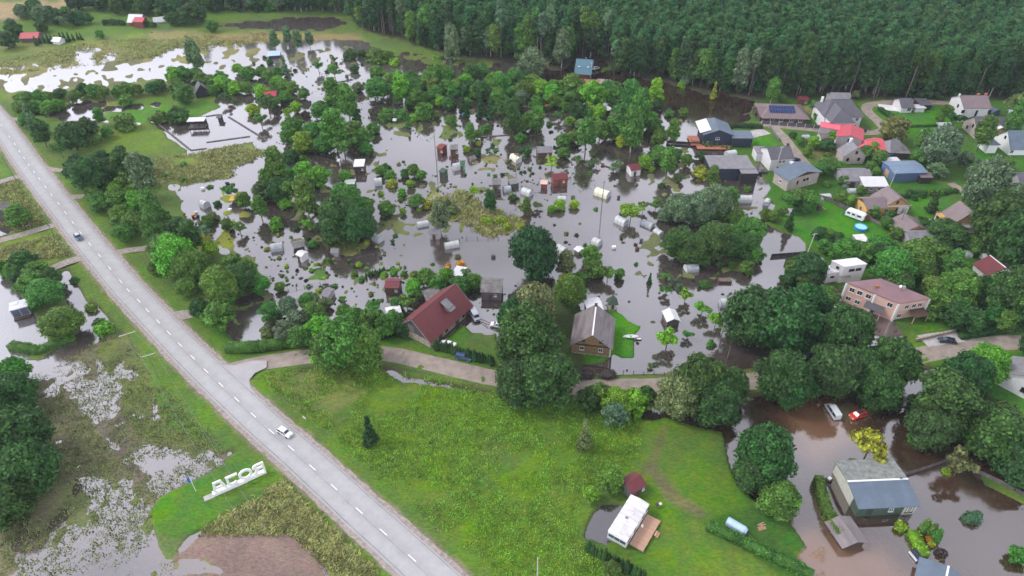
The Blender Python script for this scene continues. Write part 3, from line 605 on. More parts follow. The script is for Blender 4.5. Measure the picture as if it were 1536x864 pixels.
def house(name, label, cat, r1, r2, W, he, hr, wall, roof, over=.45, hip=0.0, base=None, wins=(), doors=(), chims=(), land=None, group=None, trim=None, base_band=None, ridge=None, gable=None, L=None, roof_over_x=None):
    p1, p2 = at(*r1, hr), at(*r2, hr); c = (p1 + p2) / 2; d = p2 - p1; Lr = d.length if L is None else L; ang = math.atan2(d.y, d.x); Lw = Lr + 2 * hip
    if base is None: base = ground_h(c.x, c.y)
    if base < 0: base = -.45
    root = empty(name, (c.x, c.y, 0), ang, label, cat, group, land)
    ox = over if roof_over_x is None else roof_over_x
    x, y = Lw / 2, W / 2; flat = hr - he < .05
    mb = MB()
    zw = he
    if flat: mb.box((0, 0, (base + he) / 2), (Lw, W, he - base))
    elif hip:
        mb.box((0, 0, (base + zw) / 2), (Lw, W, zw - base))
    else:
        pf = [(-y, base), (y, base), (y, zw), (0, hr - .05), (-y, zw)]
        mb.poly([(-x, a, b) for a, b in pf] + [(x, a, b) for a, b in pf], [(0, 1, 2, 3, 4), (9, 8, 7, 6, 5)] + [(i, 5 + i, 5 + (i + 1) % 5, (i + 1) % 5) for i in range(5)])
    wl = mb.build('wall', wall, root)
    if base_band: MB().box((0, 0, (base + base_band[0]) / 2), (Lw + .12, W + .12, base_band[0] - base)).build('foundation', base_band[1], root)
    if gable and not flat and not hip:
        for sx in (-1, 1):
            g = MB(); g.poly([(sx * (x + .03), -y, zw), (sx * (x + .03), y, zw), (sx * (x + .03), 0, hr - .06), (sx * (x - .02), -y, zw), (sx * (x - .02), y, zw), (sx * (x - .02), 0, hr - .06)], [(0, 1, 2), (5, 4, 3), (0, 3, 4, 1), (1, 4, 5, 2), (2, 5, 3, 0)])
            g.build('gable', gable, root)
    rf = MB(); sl_ = 0 if flat else (hr - he) / y
    if flat: rf.box((0, 0, he + .10), (Lw + 2 * ox, W + 2 * over, .2))
    elif hip:
        e = he - over * sl_; xo = x + over; yo = y + over; xr = Lr / 2
        rf.poly([(-xo, -yo, e), (xo, -yo, e), (xo, yo, e), (-xo, yo, e), (-xr, 0, hr + .1), (xr, 0, hr + .1), (-xo, -yo, e + .14), (xo, -yo, e + .14), (xo, yo, e + .14), (-xo, yo, e + .14)],
                [(3, 2, 1, 0), (0, 1, 7, 6), (1, 2, 8, 7), (2, 3, 9, 8), (3, 0, 6, 9), (6, 7, 5, 4), (8, 9, 4, 5), (7, 8, 5), (9, 6, 4)])
    else:
        e = he - over * sl_; xo = x + ox; yo = y + over
        slab(rf, [(-xo, -yo, e), (xo, -yo, e), (xo, 0, hr), (-xo, 0, hr)], .12); slab(rf, [(-xo, 0, hr), (xo, 0, hr), (xo, yo, e), (-xo, yo, e)], .12)
    ro = rf.build('roof', roof, root)
    if ridge: MB().box((0, 0, hr + .16), (Lr + (2 * ox if not hip else 0), .34, .12)).build('ridge_cap', ridge, ro)
    elif not flat: MB().box((0, 0, hr + .13), (Lr + (2 * ox if not hip else 0), .2, .06)).build('ridge_cap', roof, ro)
    if trim and not flat and not hip:
        for sx in (-1, 1):
            t = MB()
            for sy in (-1, 1): slab(t, [(sx * (xo) - .06, sy * yo, e - .05), (sx * (xo) + .06, sy * yo, e - .05), (sx * xo + .06, 0, hr - .05), (sx * xo - .06, 0, hr - .05)], .24)
            t.build('verge_board', trim, root)
    for wv in wins:
        side, pos, z, wd, ht = wv[:5]; kw = wv[5] if len(wv) > 5 else {}
        add_window(root, side, pos, z, wd, ht, Lw, W, **kw)
    for dv in doors: add_door(root, dv[0], dv[1], max(base, .05), dv[2], dv[3], Lw, W, dv[4] if len(dv) > 4 else 'brown_wood')
    for cv in chims: chimney(root, ro, *cv)
    return root, Lw, W, ang
DW = dict(pane='dark_window', frame='frame_dark', mull=0); WW = dict(pane='glass', frame='frame_white', mull=1)
# barn
A, B, Cc = at(595, 494, 2.4), at(647, 510.6, 2.4), at(712, 460, 2.4)
bw = 10.6
barn, bL, bW, ba = house('barn', 'long barn with maroon metal roof, grey board gable and pale stone walls', 'barn', (618, 479), (682, 427), bw, 2.6, 7.2, 'stone', 'maroon_roof', over=.4,
    gable='grey_wood', trim='grey_roof', base=.25, land='the maroon-roofed barn',
    wins=[('f', x, 1.5, .9, .8, DW) for x in (-6.5, -2, 5, 9)], doors=[('f', -4.4, 1.3, 2.1), ('f', 2.4, 1.6, 2.2), ('f', 7, 2.2, 2.3)])
g = MB()
for i in range(int(bw / .9) + 1):
    yy = -bw / 2 + .45 + i * .9
    if abs(yy) < bw / 2 - .3: MB().box((-bL / 2 - .06, yy, 2.6 + (5.2 * (1 - abs(yy) / (bw / 2))) / 2 + .02), (.05, .84, max(.3, 5.0 * (1 - (abs(yy) + .42) / (bw / 2))))).build('plank', 'grey_wood', barn)
d = MB().box((-bL / 2 - .12, .6, 4.3), (.07, 1.7, 2.4)).build('loft_door', 'grey_wood', barn)
MB().box((-bL / 2 - .17, .6, 5.3), (.05, 1.7, .14)).build('door_rail', 'dark_beam', d)
dm = empty('dormer_holder'); bpy.data.objects.remove(dm)
do = MB(); do.box((2.0, -bw * .30, 5.2), (1.9, 1.6, 1.0)); dmr = do.build('dormer', 'grey_wood', barn)
q = MB(); slab(q, [(.85, -bw * .43, 5.15), (3.15, -bw * .43, 5.15), (3.15, -bw * .13, 6.9), (.85, -bw * .13, 6.9)], .1); q.build('dormer_roof', 'grey_roof', dmr)
# log house
lg, lL, lW, la = house('log_house', 'ochre log house with grey sheet roof split by a white ridge strip', 'house', (889, 501.5), (894, 459), 9.3, 3.5, 7.2, 'log_wall', 'asbestos_roof', over=.55, base=.1,
    base_band=(.75, 'stone'), ridge='white_paint', land='the log house', wins=[('l', -2.2, 5.1, .8, .9, DW), ('l', 2.2, 5.1, .8, .9, DW), ('l', -2.3, 2.3, 1.0, 1.1, WW), ('l', 2.3, 2.3, 1.0, 1.1, WW), ('f', -4, 2.2, 1, 1.1, WW), ('f', 0, 2.2, 1, 1.1, WW), ('f', 4, 2.2, 1, 1.1, WW)], chims=[(5.2, 0, 7.5, .55, 1.0, 'dark_beam')])
MB().box((-lL / 2 - .10, 0, 3.55), (.2, lW, .28)).build('beam', 'dark_beam', lg)
for s in (-1, 1): MB().box((-lL / 2 - .05, s * (lW / 2), 2), (.3, .3, 3)).build('corner_board', 'frame_white' if s < 0 else 'log_wall', lg)
house('canopy', 'bright white sheet roof on a dark frame behind the log house', 'canopy', (881, 456), (899, 454), 4.6, 3.1, 3.6, 'dark_beam', 'white_roof', over=.6, base=.2)
# well house
p = at(918, 461, .3); r = empty('well_house', (p.x, p.y, 0), .05, 'tiny cream well house under a steep green-grey pyramid roof', 'well house', land='the tiny pyramid-roofed well house')
MB().box((0, 0, 1.3), (1.9, 1.9, 2.0)).build('wall', 'cream_wall', r); MB().box((0, -.98, 1.2), (.7, .06, 1.7)).build('door', 'brown_wood', r); MB().box((0, 0, .35), (2.3, 2.3, .3)).build('foundation', 'stone', r)
MB().poly([(-1.4, -1.4, 2.2), (1.4, -1.4, 2.2), (1.4, 1.4, 2.2), (-1.4, 1.4, 2.2), (0, 0, 4.6)], [(3, 2, 1, 0), (0, 1, 4), (1, 2, 4), (2, 3, 4), (3, 0, 4)]).build('roof', 'green_wood', r)
# green shed with two-tone roof
gs, gL, gW, ga = house('garage', 'green and cream outbuilding in brown water, half blue-grey and half lichen-grey roof', 'outbuilding', (1274.5, 722.5), (1358, 719), 10.5, 3.2, 4.0, 'green_wood', 'bluegrey_roof', over=.5, base=-.4, land='the green outbuilding', ridge='white_paint',
    wins=[('f', 1.0, 1.7, .9, .9, dict(pane='glass', frame='frame_white', mull=1)), ('f', -3.2, 1.5, 1.0, 1.7, dict(pane='glass', frame='green_wood' , mull=0)), ('f', 4.3, 1.6, .55, 1.9, DW), ('f', 5.2, 1.6, .55, 1.9, DW)])
MB().box((-gL / 2 - .04, 1.2, 1.35), (.09, gW - 2.4, 3.6)).build('side_wall', 'cream_wall', gs); MB().box((4.75, -gW / 2 - .012, 1.35), (gL / 2 - 3.2 , .05, 3.5)).build('front_panel', 'cream_wall', gs)
q = MB(); slab(q, [(-gL / 2 - .5, .02, 4.125), (gL / 2 + .5, .02, 4.125), (gL / 2 + .5, gW / 2 + .5, 3.25), (-gL / 2 - .5, gW / 2 + .5, 3.25)], .06); q.build('old_roof', 'lichen_roof', gs)
MB().box((gL / 2 - 1.0, .1, 4.5), (.35, .35, .9)).build('vent_pipe', 'metal', gs)
house('boat_shed', 'low shed with sagging grey corrugated roof beside the tall hedge', 'shed', (1261, 777), (1284, 810), 4.6, 1.5, 2.5, 'dark_beam', 'asbestos_roof', over=.5, base=-.4, land='the sagging grey shed')
house('bungalow', 'corner of a blue-grey roof with white ridge at the bottom edge', 'house', (1415, 886), (1422, 852), 8, 1.8, 2.8, 'grey_wood', 'bluegrey_roof', base=-.4, ridge='white_paint', L=5)
# pink house
ph, pro, pq = quad_house('villa', 'wide pink two-storey house with flat mauve roof and white corner strips', 'house', [(1271, 424.5), (1349, 455), (1394, 448), (1322, 419.5)], 6.0, 0, 'pink_wall', 'mauve_roof', .35, 'the pink house',
    [(0, t, 4.5, 1.3, 1.3, WW) for t in (.13, .28, .45, .86)] + [(0, .12, 1.5, 1.3, 1.2, WW), (0, .3, 1.5, 1.3, 1.2, WW), (0, .72, 1.5, 1.2, 1.2, WW)] + [(1, t, 4.3, 1.2, 1.2, WW) for t in (.32, .56, .76)] + [(1, .18, 1.5, 1.2, 1.2, WW)], .35, [(0, 0), (0, .56), (1, 0), (2, 0)])
def on(i, t, o=0.0, z=0.0):
    a, b = pq[i], pq[(i + 1) % 4]; d = (b - a).normalized(); p = a.lerp(b, t); nr = Vector((d.y, -d.x, 0)); nr = nr if nr.dot(p) > 0 else -nr; p = p + nr * o; return (p.x, p.y, z)
q = MB(); slab(q, [on(0, .45, 2.4, 2.5), on(0, .80, 2.4, 2.5), on(0, .80, 0, 3.1), on(0, .45, 0, 3.1)], .12); q.build('porch_roof', 'slate_roof', ph)
q = MB(); slab(q, [on(1, .45, 2.6, 2.4), on(1, .95, 2.6, 2.4), on(1, .95, 0, 3.0), on(1, .45, 0, 3.0)], .12); q.build('porch_roof', 'brown_wood', ph)
for a in ((0, .47, 2.2), (0, .78, 2.2), (1, .47, 2.4), (1, .93, 2.4)): MB().tube(on(*a, 0), on(*a, 2.5), .1).build('porch_post', 'pink_wall', ph)
MB().box(on(0, .5, -2.6, 6.5), (1.0, .7, .9)).build('chimney', 'brick', pro); MB().box(on(1, .5, -4.6, 6.7), (.6, .6, 1.2)).build('chimney', 'grey_wall', pro); MB().tube(on(1, .45, -5.2, 6.8), on(1, .40, -5.4, 6.95), .5, .15, 12).build('satellite_dish', 'white_paint', pro)
d_ = Vector(on(0, .6, 0)) - Vector(on(0, .55, 0)); dd_ = MB().box((0, 0, 1.1), (1.1, .08, 2.2)).build('door', 'brown_wood', ph, loc=on(0, .6, .04)); dd_.rotation_euler = (0, 0, math.atan2(d_.y, d_.x)); MB().box((.4, -.07, 1.05), (.05, .08, .16)).build('handle', 'metal', dd_)
wb, wro, wq = quad_house('flat_house', 'pale block house with two stepped white flat roofs', 'house', [(1248, 391.5), (1267, 400.5), (1300, 396.5), (1284, 387.5)], 6.0, .2, 'white_wall', 'white_roof', .2, 'the white flat-roofed house', [(1, t, 4.6, .8, .7, DW) for t in (.33, .45, .64, .76)] + [(0, .55, 4.9, .8, .6, DW)], .05)
A_ = [at(*q, 3.6) - Vector((wb.location.x, wb.location.y, 0)) for q in ((1229, 401.5), (1241.5, 411), (1266.5, 407), (1252, 397.5))]
MB().poly([(q.x, q.y, .2) for q in A_] + [(q.x, q.y, 3.6) for q in A_], [(3, 2, 1, 0), (4, 5, 6, 7)] + [(i, (i + 1) % 4, 4 + (i + 1) % 4, 4 + i) for i in range(4)]).build('annex_wall', 'white_wall', wb)
ac = sum(A_, Vector()) / 4; B_ = [ac + (q - ac) * 1.05 for q in A_]; MB().poly([(q.x, q.y, 3.61) for q in B_] + [(q.x, q.y, 3.8) for q in B_], [(3, 2, 1, 0), (4, 5, 6, 7)] + [(i, (i + 1) % 4, 4 + (i + 1) % 4, 4 + i) for i in range(4)]).build('annex_roof', 'white_roof', wb)
m_ = A_[1].lerp(A_[2], .35); MB().box((m_.x, m_.y - .02, 2.2), (1.2, .12, .6), .15).build('window', 'dark_window', wb)
m_ = A_[1].lerp(A_[2], .95); MB().box((m_.x + .3, m_.y - .6, 2.7), (3.0, 1.8, .15), .1).build('door_canopy', 'grey_roof', wb)
# the yellow houses and their outbuildings
ya, yL, yW, ya_ = house('yellow_house', 'orange-yellow house with brown-violet roof, white base and side wing', 'house', (1349.5, 296), (1333, 280.5), 9.6, 3.4, 6.6, 'orange_wall', 'brown_roof', over=.6, base=.3, land='the orange-yellow house',
    wins=[('l', -2.8, 1.9, 1.0, 1.3, WW), ('l', .6, 1.9, .7, 1.2, DW), ('l', 0, 4.8, .7, 1.0, DW)], doors=[('l', 3.0, 1.0, 2.1)])
MB().box((-yL / 2 - .03, -2.9, 1.75), (.08, 3.6, 3.0)).build('white_panel', 'white_paint', ya); MB().box((-yL / 2 - .2, 0, 3.45), (.5, 9.9, .16)).build('trim', 'white_paint', ya)
wg = MB(); wg.box((-1.0, 7.2, 2.0), (6.2, 6.0, 3.6)); wgo = wg.build('wing', 'yellow_wall', ya)
q = MB(); slab(q, [(-4.6, 4.0, 3.7), (-4.6, 10.8, 3.7), (-1.0, 10.8, 5.4), (-1.0, 3.2, 5.4)], .12); slab(q, [(2.6, 4.0, 3.7), (2.6, 10.8, 3.7), (-1.0, 10.8, 5.4), (-1.0, 3.2, 5.4)], .12); q.build('wing_roof', 'brown_roof', wgo)
f = add_window(ya, 'b', 1.0, 1.9, 1.2, 1.5, yL, 20.4, **WW); f2 = add_window(ya, 'l', 8.6 * -1, 2.2, 2.0, 1.4, 8.2, yW, **WW)
house('garage', 'garage with brown-violet hipped roof and orange gable below the orange-yellow house', 'garage', (1357, 321), (1376, 338), 8.2, 2.6, 4.6, 'orange_wall', 'brown_roof', over=.5, base=.3)
house('old_shed', 'large weathered grey-roofed shed half hidden by trees below the brown garage', 'shed', (1362, 348), (1410, 348), 8.8, 2.4, 4.2, 'grey_wall', 'grey_roof', over=.4, base=.3, land='the weathered grey shed')
yb, _, _, _ = house('yellow_house', 'yellow house with one long violet roof slope, right of the paved yard', 'house', (1441, 302.5), (1458.5, 317), 8.8, 2.9, 6.6, 'orange_wall', 'brown_roof', over=.5, base=.3, land='the yellow house by the paved yard', chims=[(2.4, 2.0, 6.0, .6, 1.8, 'white_paint')], wins=[('r', .4, 4.6, .8, 1.0, DW)])
MB().box((4.0, -1.5, 1.3), (3.3, 5.6, 2.4)).build('lean_to', 'grey_wall', yb); bp = MB().box((-1.5, -5.6, 2.6), (3.2, 2.0, .2)).build('balcony', 'yellow_wall', yb)
for i in range(5): MB().box((-2.9 + i * .7, -6.5, 3.1), (.1, .1, .9)).build('baluster', 'yellow_wall', bp)
for x in (-2.8, -.2): MB().box((x, -6.4, 1.4), (.2, .2, 2.4)).build('post', 'white_paint', yb)
bg_, bgL, bgW, _ = house('beige_house', 'beige two-storey house with wide low blue-grey roof and dark gable', 'house', (1209, 256.5), (1188, 243.5), 13.5, 4.9, 6.6, 'beige_wall', 'bluegrey_roof', over=.7, base=.3, gable='brown_wood', land='the beige house with the wide blue-grey roof',
    wins=[('l', 1.8, 3.2, .9, .8, DW), ('l', .4, 3.2, .9, .8, DW), ('l', -2.4, 2.8, .6, 1.2, DW), ('b', 0, 2.6, 1, 1.1, WW), ('l', 4, 1.2, 1.2, .6, WW)], chims=[(3, .5, 6.6, 1.0, .7, 'light_roof')])
house('white_house', 'white two-storey house with dark slate roof by the lane', 'house', (1152, 221.5), (1184, 219.5), 8.6, 5.0, 7.2, 'white_wall', 'slate_roof', over=.4, base=.3, land='the white house by the lane',
    wins=[('f', x, z, 1.0, 1.0, WW) for x, z in ((-.6, 3.7), (.8, 3.7), (4.0, 3.7))] + [('f', x, 1.4, .8, .7, DW) for x in (-1.0, .8, 3.2)], chims=[(3.6, .5, 7.2, .7, 1.4, 'dark_beam')])
house('annex', 'low white annex with flat grey roof left of the white house', 'outbuilding', (1133, 225), (1148, 225), 5.0, 3.6, 3.6, 'white_wall', 'grey_roof', over=.2, base=.2)
house('long_shed', 'long black shed with flat pale grey roof standing at the water', 'shed', (1062, 243.5), (1125, 243.5), 9.2, 4.2, 4.2, 'navy_wall', 'light_roof' if 0 else 'grey_roof', over=.3, base=-.4, land='the long black shed')
house('box_shed', 'small square dark shed in the water right of the long black shed', 'shed', (1110, 255), (1134, 255), 5.0, 4.0, 4.0, 'black_wood', 'grey_roof', over=.2, base=-.4)
db, dL, dWd, _ = house('dark_blue_house', 'dark blue house with blue-grey roof beside an orange deck over the water', 'house', (1079, 194.5), (1071, 177.5), 10.5, 4.8, 6.8, 'navy_wall', 'bluegrey_roof', over=.5, base=.1, land='the dark blue house', wins=[('l', 0, 3.2, 1.4, .8, WW), ('l', -3.4, 1.2, .9, 1.6, WW)])
q = MB(); slab(q, [(-4, 2.6, 6.2), (6, 2.6, 6.2), (6, 6.6, 4.9), (-4, 6.6, 4.9)], .1); q.build('white_roof_sheet', 'white_roof', db)
MB().box((-dL / 2 + 1.6, -dWd / 2 - 3.6, 2.1), (6.0, 7.4, 4.0)).build('garage_wall', 'navy_wall', db); MB().box((-dL / 2 + 1.6, -dWd / 2 - 3.7, 4.2), (6.6, 8.0, .2)).build('garage_roof', 'bluegrey_roof', db)
dk = MB(); dk.box((-dL / 2 - 1.8, 1.2, .55), (3.2, 13, .2)).box((-dL / 2 + 3.5, 7.6, .55), (8, 4, .2)); dk.build('deck', 'orange_deck', db); MB().box((-dL / 2 + 2.6, 7.4, 1.2), (3.0, 2.6, 1.1)).build('sauna_cabin', 'orange_deck', db)
sh, sL, sW, _ = house('solar_house', 'long low brown-grey hipped house with two rows of blue solar panels on its roof', 'house', (1157, 156.5), (1193, 157.5), 13, 3.0, 5.6, 'brown_wood', 'brown_roof', over=.7, hip=4, base=.3, land='the house with solar panels',
    wins=[('f', x, 1.9, 1.4, 1.2, WW) for x in (-5, -1.5, 2.5, 6)], doors=[('f', .8, 1.1, 2.1)])
sl_s = 2.6 / 6.5
for r_ in range(2):
    for i in range(9):
        o = MB().box((0, 0, 0), (1.0, 1.75, .06)).build('solar_panel', 'solar', sh) if (r_, i) == (0, 0) else mesh_obj('solar_panel', sp_me, sh)
        if (r_, i) == (0, 0): sp_me = o.data
        y = -1.7 - r_ * 1.95; o.location = (-5.4 + i * 1.12, y, 5.6 + y * sl_s + .32); o.rotation_euler = (math.atan(sl_s), 0, 0)
house('porch_shed', 'low brown-grey wing with an arched gable porch at the dark pond', 'outbuilding', (1137, 161), (1149, 160.5), 8, 2.8, 4.6, 'brown_wood', 'brown_roof', over=.5, base=.2, wins=[('l', 0, 1.6, 2, 1.6, DW)])
bh, _, _, _ = house('manor', 'big cream house with dark many-hipped slate roof at the forest edge', 'house', (1248, 149), (1276, 149), 12, 6.2, 10.2, 'white_wall', 'slate_roof', over=.7, hip=3.5, base=.3, land='the big slate-roofed house', wins=[('f', x, z, 1.1, 1.3, WW) for x in (-6, -4.6, 5.5) for z in (1.8, 4.6)], chims=[(-6.2, 2.6, 9.0, .7, 2.0, 'white_paint'), (4, .5, 10.2, .5, .8, 'dark_beam')])
q = MB(); q.box((-2.6, -8.4, 3.2), (8.4, 6.4, 5.8)); qo = q.build('front_wing', 'white_wall', bh)
MB().poly([(-7.4, -12.2, 6.0), (2.2, -12.2, 6.0), (2.2, -4, 6.0), (-7.4, -4, 6.0), (-2.6, -7.6, 9.4), (-2.6, -1, 9.6)], [(3, 2, 1, 0), (0, 1, 4), (1, 2, 5, 4), (3, 0, 4, 5), (2, 3, 5)]).build('wing_roof', 'slate_roof', qo)
for x in (-4.2, -1.8): add_window(bh, 'f', x, 2.6, 1.1, 1.4, 20, 23.3, **WW)
house('back_house', 'grey roof showing just behind the big slate-roofed house', 'house', (1247, 139), (1274, 139.5), 8, 4, 6, 'grey_wall', 'grey_roof', base=.3)
rh, _, _, _ = house('red_roof_house', 'grey plastered house with bright pinkish-red roof slope', 'house', (1276, 203), (1277.5, 187), 8.5, 5.4, 6.6, 'grey_wall', 'red_roof', over=.4, base=.3, land='the pinkish-red roofed house', wins=[('f', x, z, .9, 1.1, DW) for x in (-3, 2.5) for z in (1.7, 4.2)] + [('l', 0, 4.6, 1, 1, DW)])
MB().box((3.0, 7.2, 5.6), (5.2, 7.0, .2)).build('flat_roof', 'pink_roof', rh); MB().box((3.0, 7.2, 2.9), (4.8, 6.6, 5.2)).build('side_wing', 'grey_wall', rh); MB().box((-.6, 0, 2.6), (8, 9.2, .12)).build('floor_band', 'white_paint', rh)
house('lean_to', 'dark red lean-to roof left of the pinkish-red roofed house', 'outbuilding', (1244, 192), (1255, 192), 5, 2.6, 3.4, 'grey_wall', 'maroon_roof', base=.3)
house('garden_shed', 'small white shed with brown tiled roof among the garden trees', 'shed', (1231, 200.5), (1246, 200.5), 5, 2.5, 3.7, 'white_wall', 'brown_roof', base=.3, doors=[('f', 1, 1, 1.9)])
house('barn_house', 'long low building with bright pink roof behind the beige gable house', 'outbuilding', (1298, 211), (1322, 207.5), 9, 3.0, 5.2, 'grey_wall', 'pink_roof', over=.5, hip=1.5, base=.3, land='the pink-roofed building')
house('barn_house', 'building with grey pointed roof joined to the right of the pink roof', 'outbuilding', (1336, 210), (1345, 208), 7, 3.0, 5.6, 'grey_wall', 'grey_roof', hip=2.5, base=.3)
house('open_shed', 'long dark open shed with flat grey roof in front of the pink roof', 'shed', (1322, 223.5), (1360, 225), 5.5, 2.6, 2.6, 'dark_beam', 'old_roof', over=.4, base=.3)
house('small_house', 'small beige house with pointed gable and grey roof in the village garden', 'house', (1286.5, 221.5), (1277, 211.5), 8, 3.6, 6.8, 'beige_wall', 'grey_roof', over=.35, base=.3, land='the small beige gable house', wins=[('l', .3, 4.9, .8, 1.1, DW), ('l', 1.8, 2.2, .9, 1.1, DW), ('l', -2.2, 2.2, .9, 1.1, DW)], chims=[(2.5, .3, 7.0, .7, 1.6, 'white_paint')])
go, _, _, _ = house('grey_house', 'low grey house with sheet roof and a lighter front wing', 'house', (1263, 254), (1303, 254), 8.5, 3.1, 5.0, 'grey_wall', 'grey_roof', over=.4, base=.3, land='the low grey house', chims=[(4.0, .3, 5.2, .5, 1.2, 'dark_beam')], doors=[('f', -1.6, 1.8, 2.2, 'dark_beam')])
MB().box((4.4, -6.0, 1.7), (7.6, 3.8, 3.1)).build('front_wing', 'grey_wall', go); q = MB(); slab(q, [(.2, -8.5, 3.1), (8.6, -8.5, 3.1), (8.6, -3.6, 4.2), (.2, -3.6, 4.2)], .12); q.build('wing_roof', 'light_roof', go)
for x in (3.2, 5.8): add_window(go, 'f', x, 2.0, 1.0, 1.0, 10, 15.9, **WW)
house('blue_barn', 'long bright blue metal barn with blue-grey roof', 'barn', (1334, 249), (1381, 247.5), 8.0, 3.8, 4.4, 'blue_wall', 'blue_roof', over=.4, base=.3, land='the blue metal barn', doors=[('l', 0, 2.4, 2.6, 'deck_wood')])
house('carport', 'pale grey flat roof joined behind the blue metal barn', 'outbuilding', (1327, 242.5), (1349, 242), 5, 2.8, 2.8, 'grey_wall', 'light_roof', base=.3)
house('log_store', 'small black open-fronted shed right of the blue metal barn', 'shed', (1378, 261.5), (1394, 261.5), 4.5, 2.8, 2.8, 'black_wood', 'brown_roof', over=.3, base=.3)
tw, _, _, _ = house('tall_house', 'tall white two-storey house with pinkish-brown roof at the forest edge', 'house', (1441, 143.5), (1480, 143.5), 10, 6.4, 9.2, 'white_wall', 'brown_roof', over=.4, base=.3, land='the tall white house',
    wins=[('f', x, z, 1.2, 1.1, DW) for x, z in ((-5, 4.8), (5.5, 4.8), (-5, 1.9), (4.5, 1.9))] + [('f', 0.5, 3.4, .8, 3.6, DW), ('l', 1, 5.4, 1, 1.2, DW), ('l', -1.5, 3, 1, 1.2, DW)], chims=[(2, .5, 9.2, .8, 1.2, 'brick'), (5, .5, 9.2, .8, 1.2, 'brick'), (-5.5, .3, 9.3, .5, .8, 'white_paint')])
house('carport', 'dark blue-roofed lean-to at the right end of the tall white house', 'outbuilding', (1487, 160), (1496, 164), 5, 2.4, 3.4, 'navy_wall', 'bluegrey_roof', base=.3)
house('cottage', 'small white cottage with dark grey roof beside a white slab', 'house', (1350, 147.5), (1366, 147.5), 7.5, 2.9, 5.0, 'white_wall', 'slate_roof', over=.5, base=.3, land='the small white cottage', wins=[('f', 1, 1.8, 1.6, 1.5, WW)])
house('pergola', 'dark flat garden canopy right of the small white cottage', 'canopy', (1377, 153), (1393, 153), 6, 2.6, 2.6, 'black_wood', 'slate_roof', base=.3)
house('summer_house', 'little white shed in front of the dark garden canopy', 'shed', (1372, 160), (1385, 160), 3, 2.2, 2.2, 'white_wall', 'light_roof', base=.3)
yh, _, _, _ = house('gabled_house', 'yellow house with long dark grey roof and bright yellow dormer', 'house', (1463, 175), (1505, 175.5), 10, 3.8, 7.2, 'beige_wall', 'slate_roof', over=.5, base=.3, land='the yellow house with a dormer', wins=[('l', 1, 4, 1, 1.2, DW), ('l', -2, 2, 1, 1.2, DW)])
MB().box((2.4, -4.9, 3.0), (4.2, 2.0, 3.6)).build('dormer', 'yellow_wall', yh); q = MB(); slab(q, [(-.2, -6.4, 4.4), (2.4, -6.4, 5.8), (2.4, -2, 5.8), (-.2, -2, 4.4)], .12); slab(q, [(5.0, -6.4, 4.4), (2.4, -6.4, 5.8), (2.4, -2, 5.8), (5.0, -2, 4.4)], .12); q.build('dormer_roof', 'light_roof', yh)
wh, _, _, _ = house('white_gable_house', 'white house with steep dark blue roof cut by the right edge', 'house', (1513, 196), (1560, 196), 10.5, 3.0, 7.6, 'white_paint', 'bluegrey_roof', over=.4, base=.3, land='the white house with the dark blue roof', wins=[('l', 0, 5.0, .9, 1.0, DW), ('f', -5, 1.8, 1.2, 1.2, WW)], chims=[(2, .5, 7.8, .7, 1.0, 'brick')])
MB().box((-11.5, -1, 2.0), (3.6, 5.5, 3.6)).build('porch', 'white_paint', wh); MB().box((-11.5, -1, 3.9), (4.4, 6.3, .2)).build('porch_roof', 'bluegrey_roof', wh)
house('edge_house', 'dark violet roof cut by the right edge beside the big willow trees', 'house', (1527, 260), (1560, 260), 8, 3, 5, 'grey_wall', 'slate_roof', base=.3)
house('garden_hut', 'tiny grey hut at the forest edge right of the tall white house', 'shed', (1515, 165), (1523, 166), 3, 2.2, 3, 'grey_wood', 'light_roof', base=.3)
house('red_hut', 'small hut with red-brown roof above the garden trees', 'shed', (1199, 145), (1211, 145), 3.5, 2.4, 3.0, 'red_wood', 'maroon_roof', base=.3, wins=[('f', 1, 1.4, .9, .9, WW)])
house('crimson_shed', 'shed with crimson roof slope among trees at the right', 'shed', (1486, 384.5), (1507, 401), 8.4, 2.5, 4.6, 'white_wall', 'red_roof' if 0 else 'maroon_roof', over=.4, base=.3, ridge='white_paint', land='the crimson-roofed shed')
bpy.data.objects[-1] if 0 else None
house('corner_house', 'white gable wall cut by the right edge above the flooded wood', 'house', (1540, 563), (1560, 540), 9, 4, 6.5, 'white_wall', 'grey_roof', base=.3, wins=[('l', 1, 2.5, 1, 1.2, DW)])
house('green_box_shed', 'low green-roofed box hidden in trees by the crimson-roofed shed', 'shed', (1399, 414), (1418, 414), 4, 1.8, 1.8, 'grey_wood', 'plastic_green', base=.3)
# house in the forest with its red deck
fh, fL, fW, _ = house('forest_house', 'dark wooden house with teal roof at the flooded forest edge', 'house', (867, 88.5), (887.5, 90), 9, 3.4, 7.6, 'brown_wood', 'teal_roof', over=.8, base=.2, land='the teal-roofed forest house', chims=[(.5, .4, 7.8, .5, 1.0, 'metal')])
for x in (-2, 2): MB().box((x, -3.0, 5.4), (.9, .9, .08)).build('skylight', 'lamp_clear', fh)
MB().box((0, -8.2, .5), (16, 7, .25)).build('deck', 'orange_deck', fh); MB().box((9.5, -6.2, .45), (6, 6, .2)).build('patio', 'grey_wall', fh)
for i in range(9): MB().box((-7.6 + i * 1.9, -11.6, 1.0), (.1, .1, .9)).build('railing_post', 'red_wood', fh)
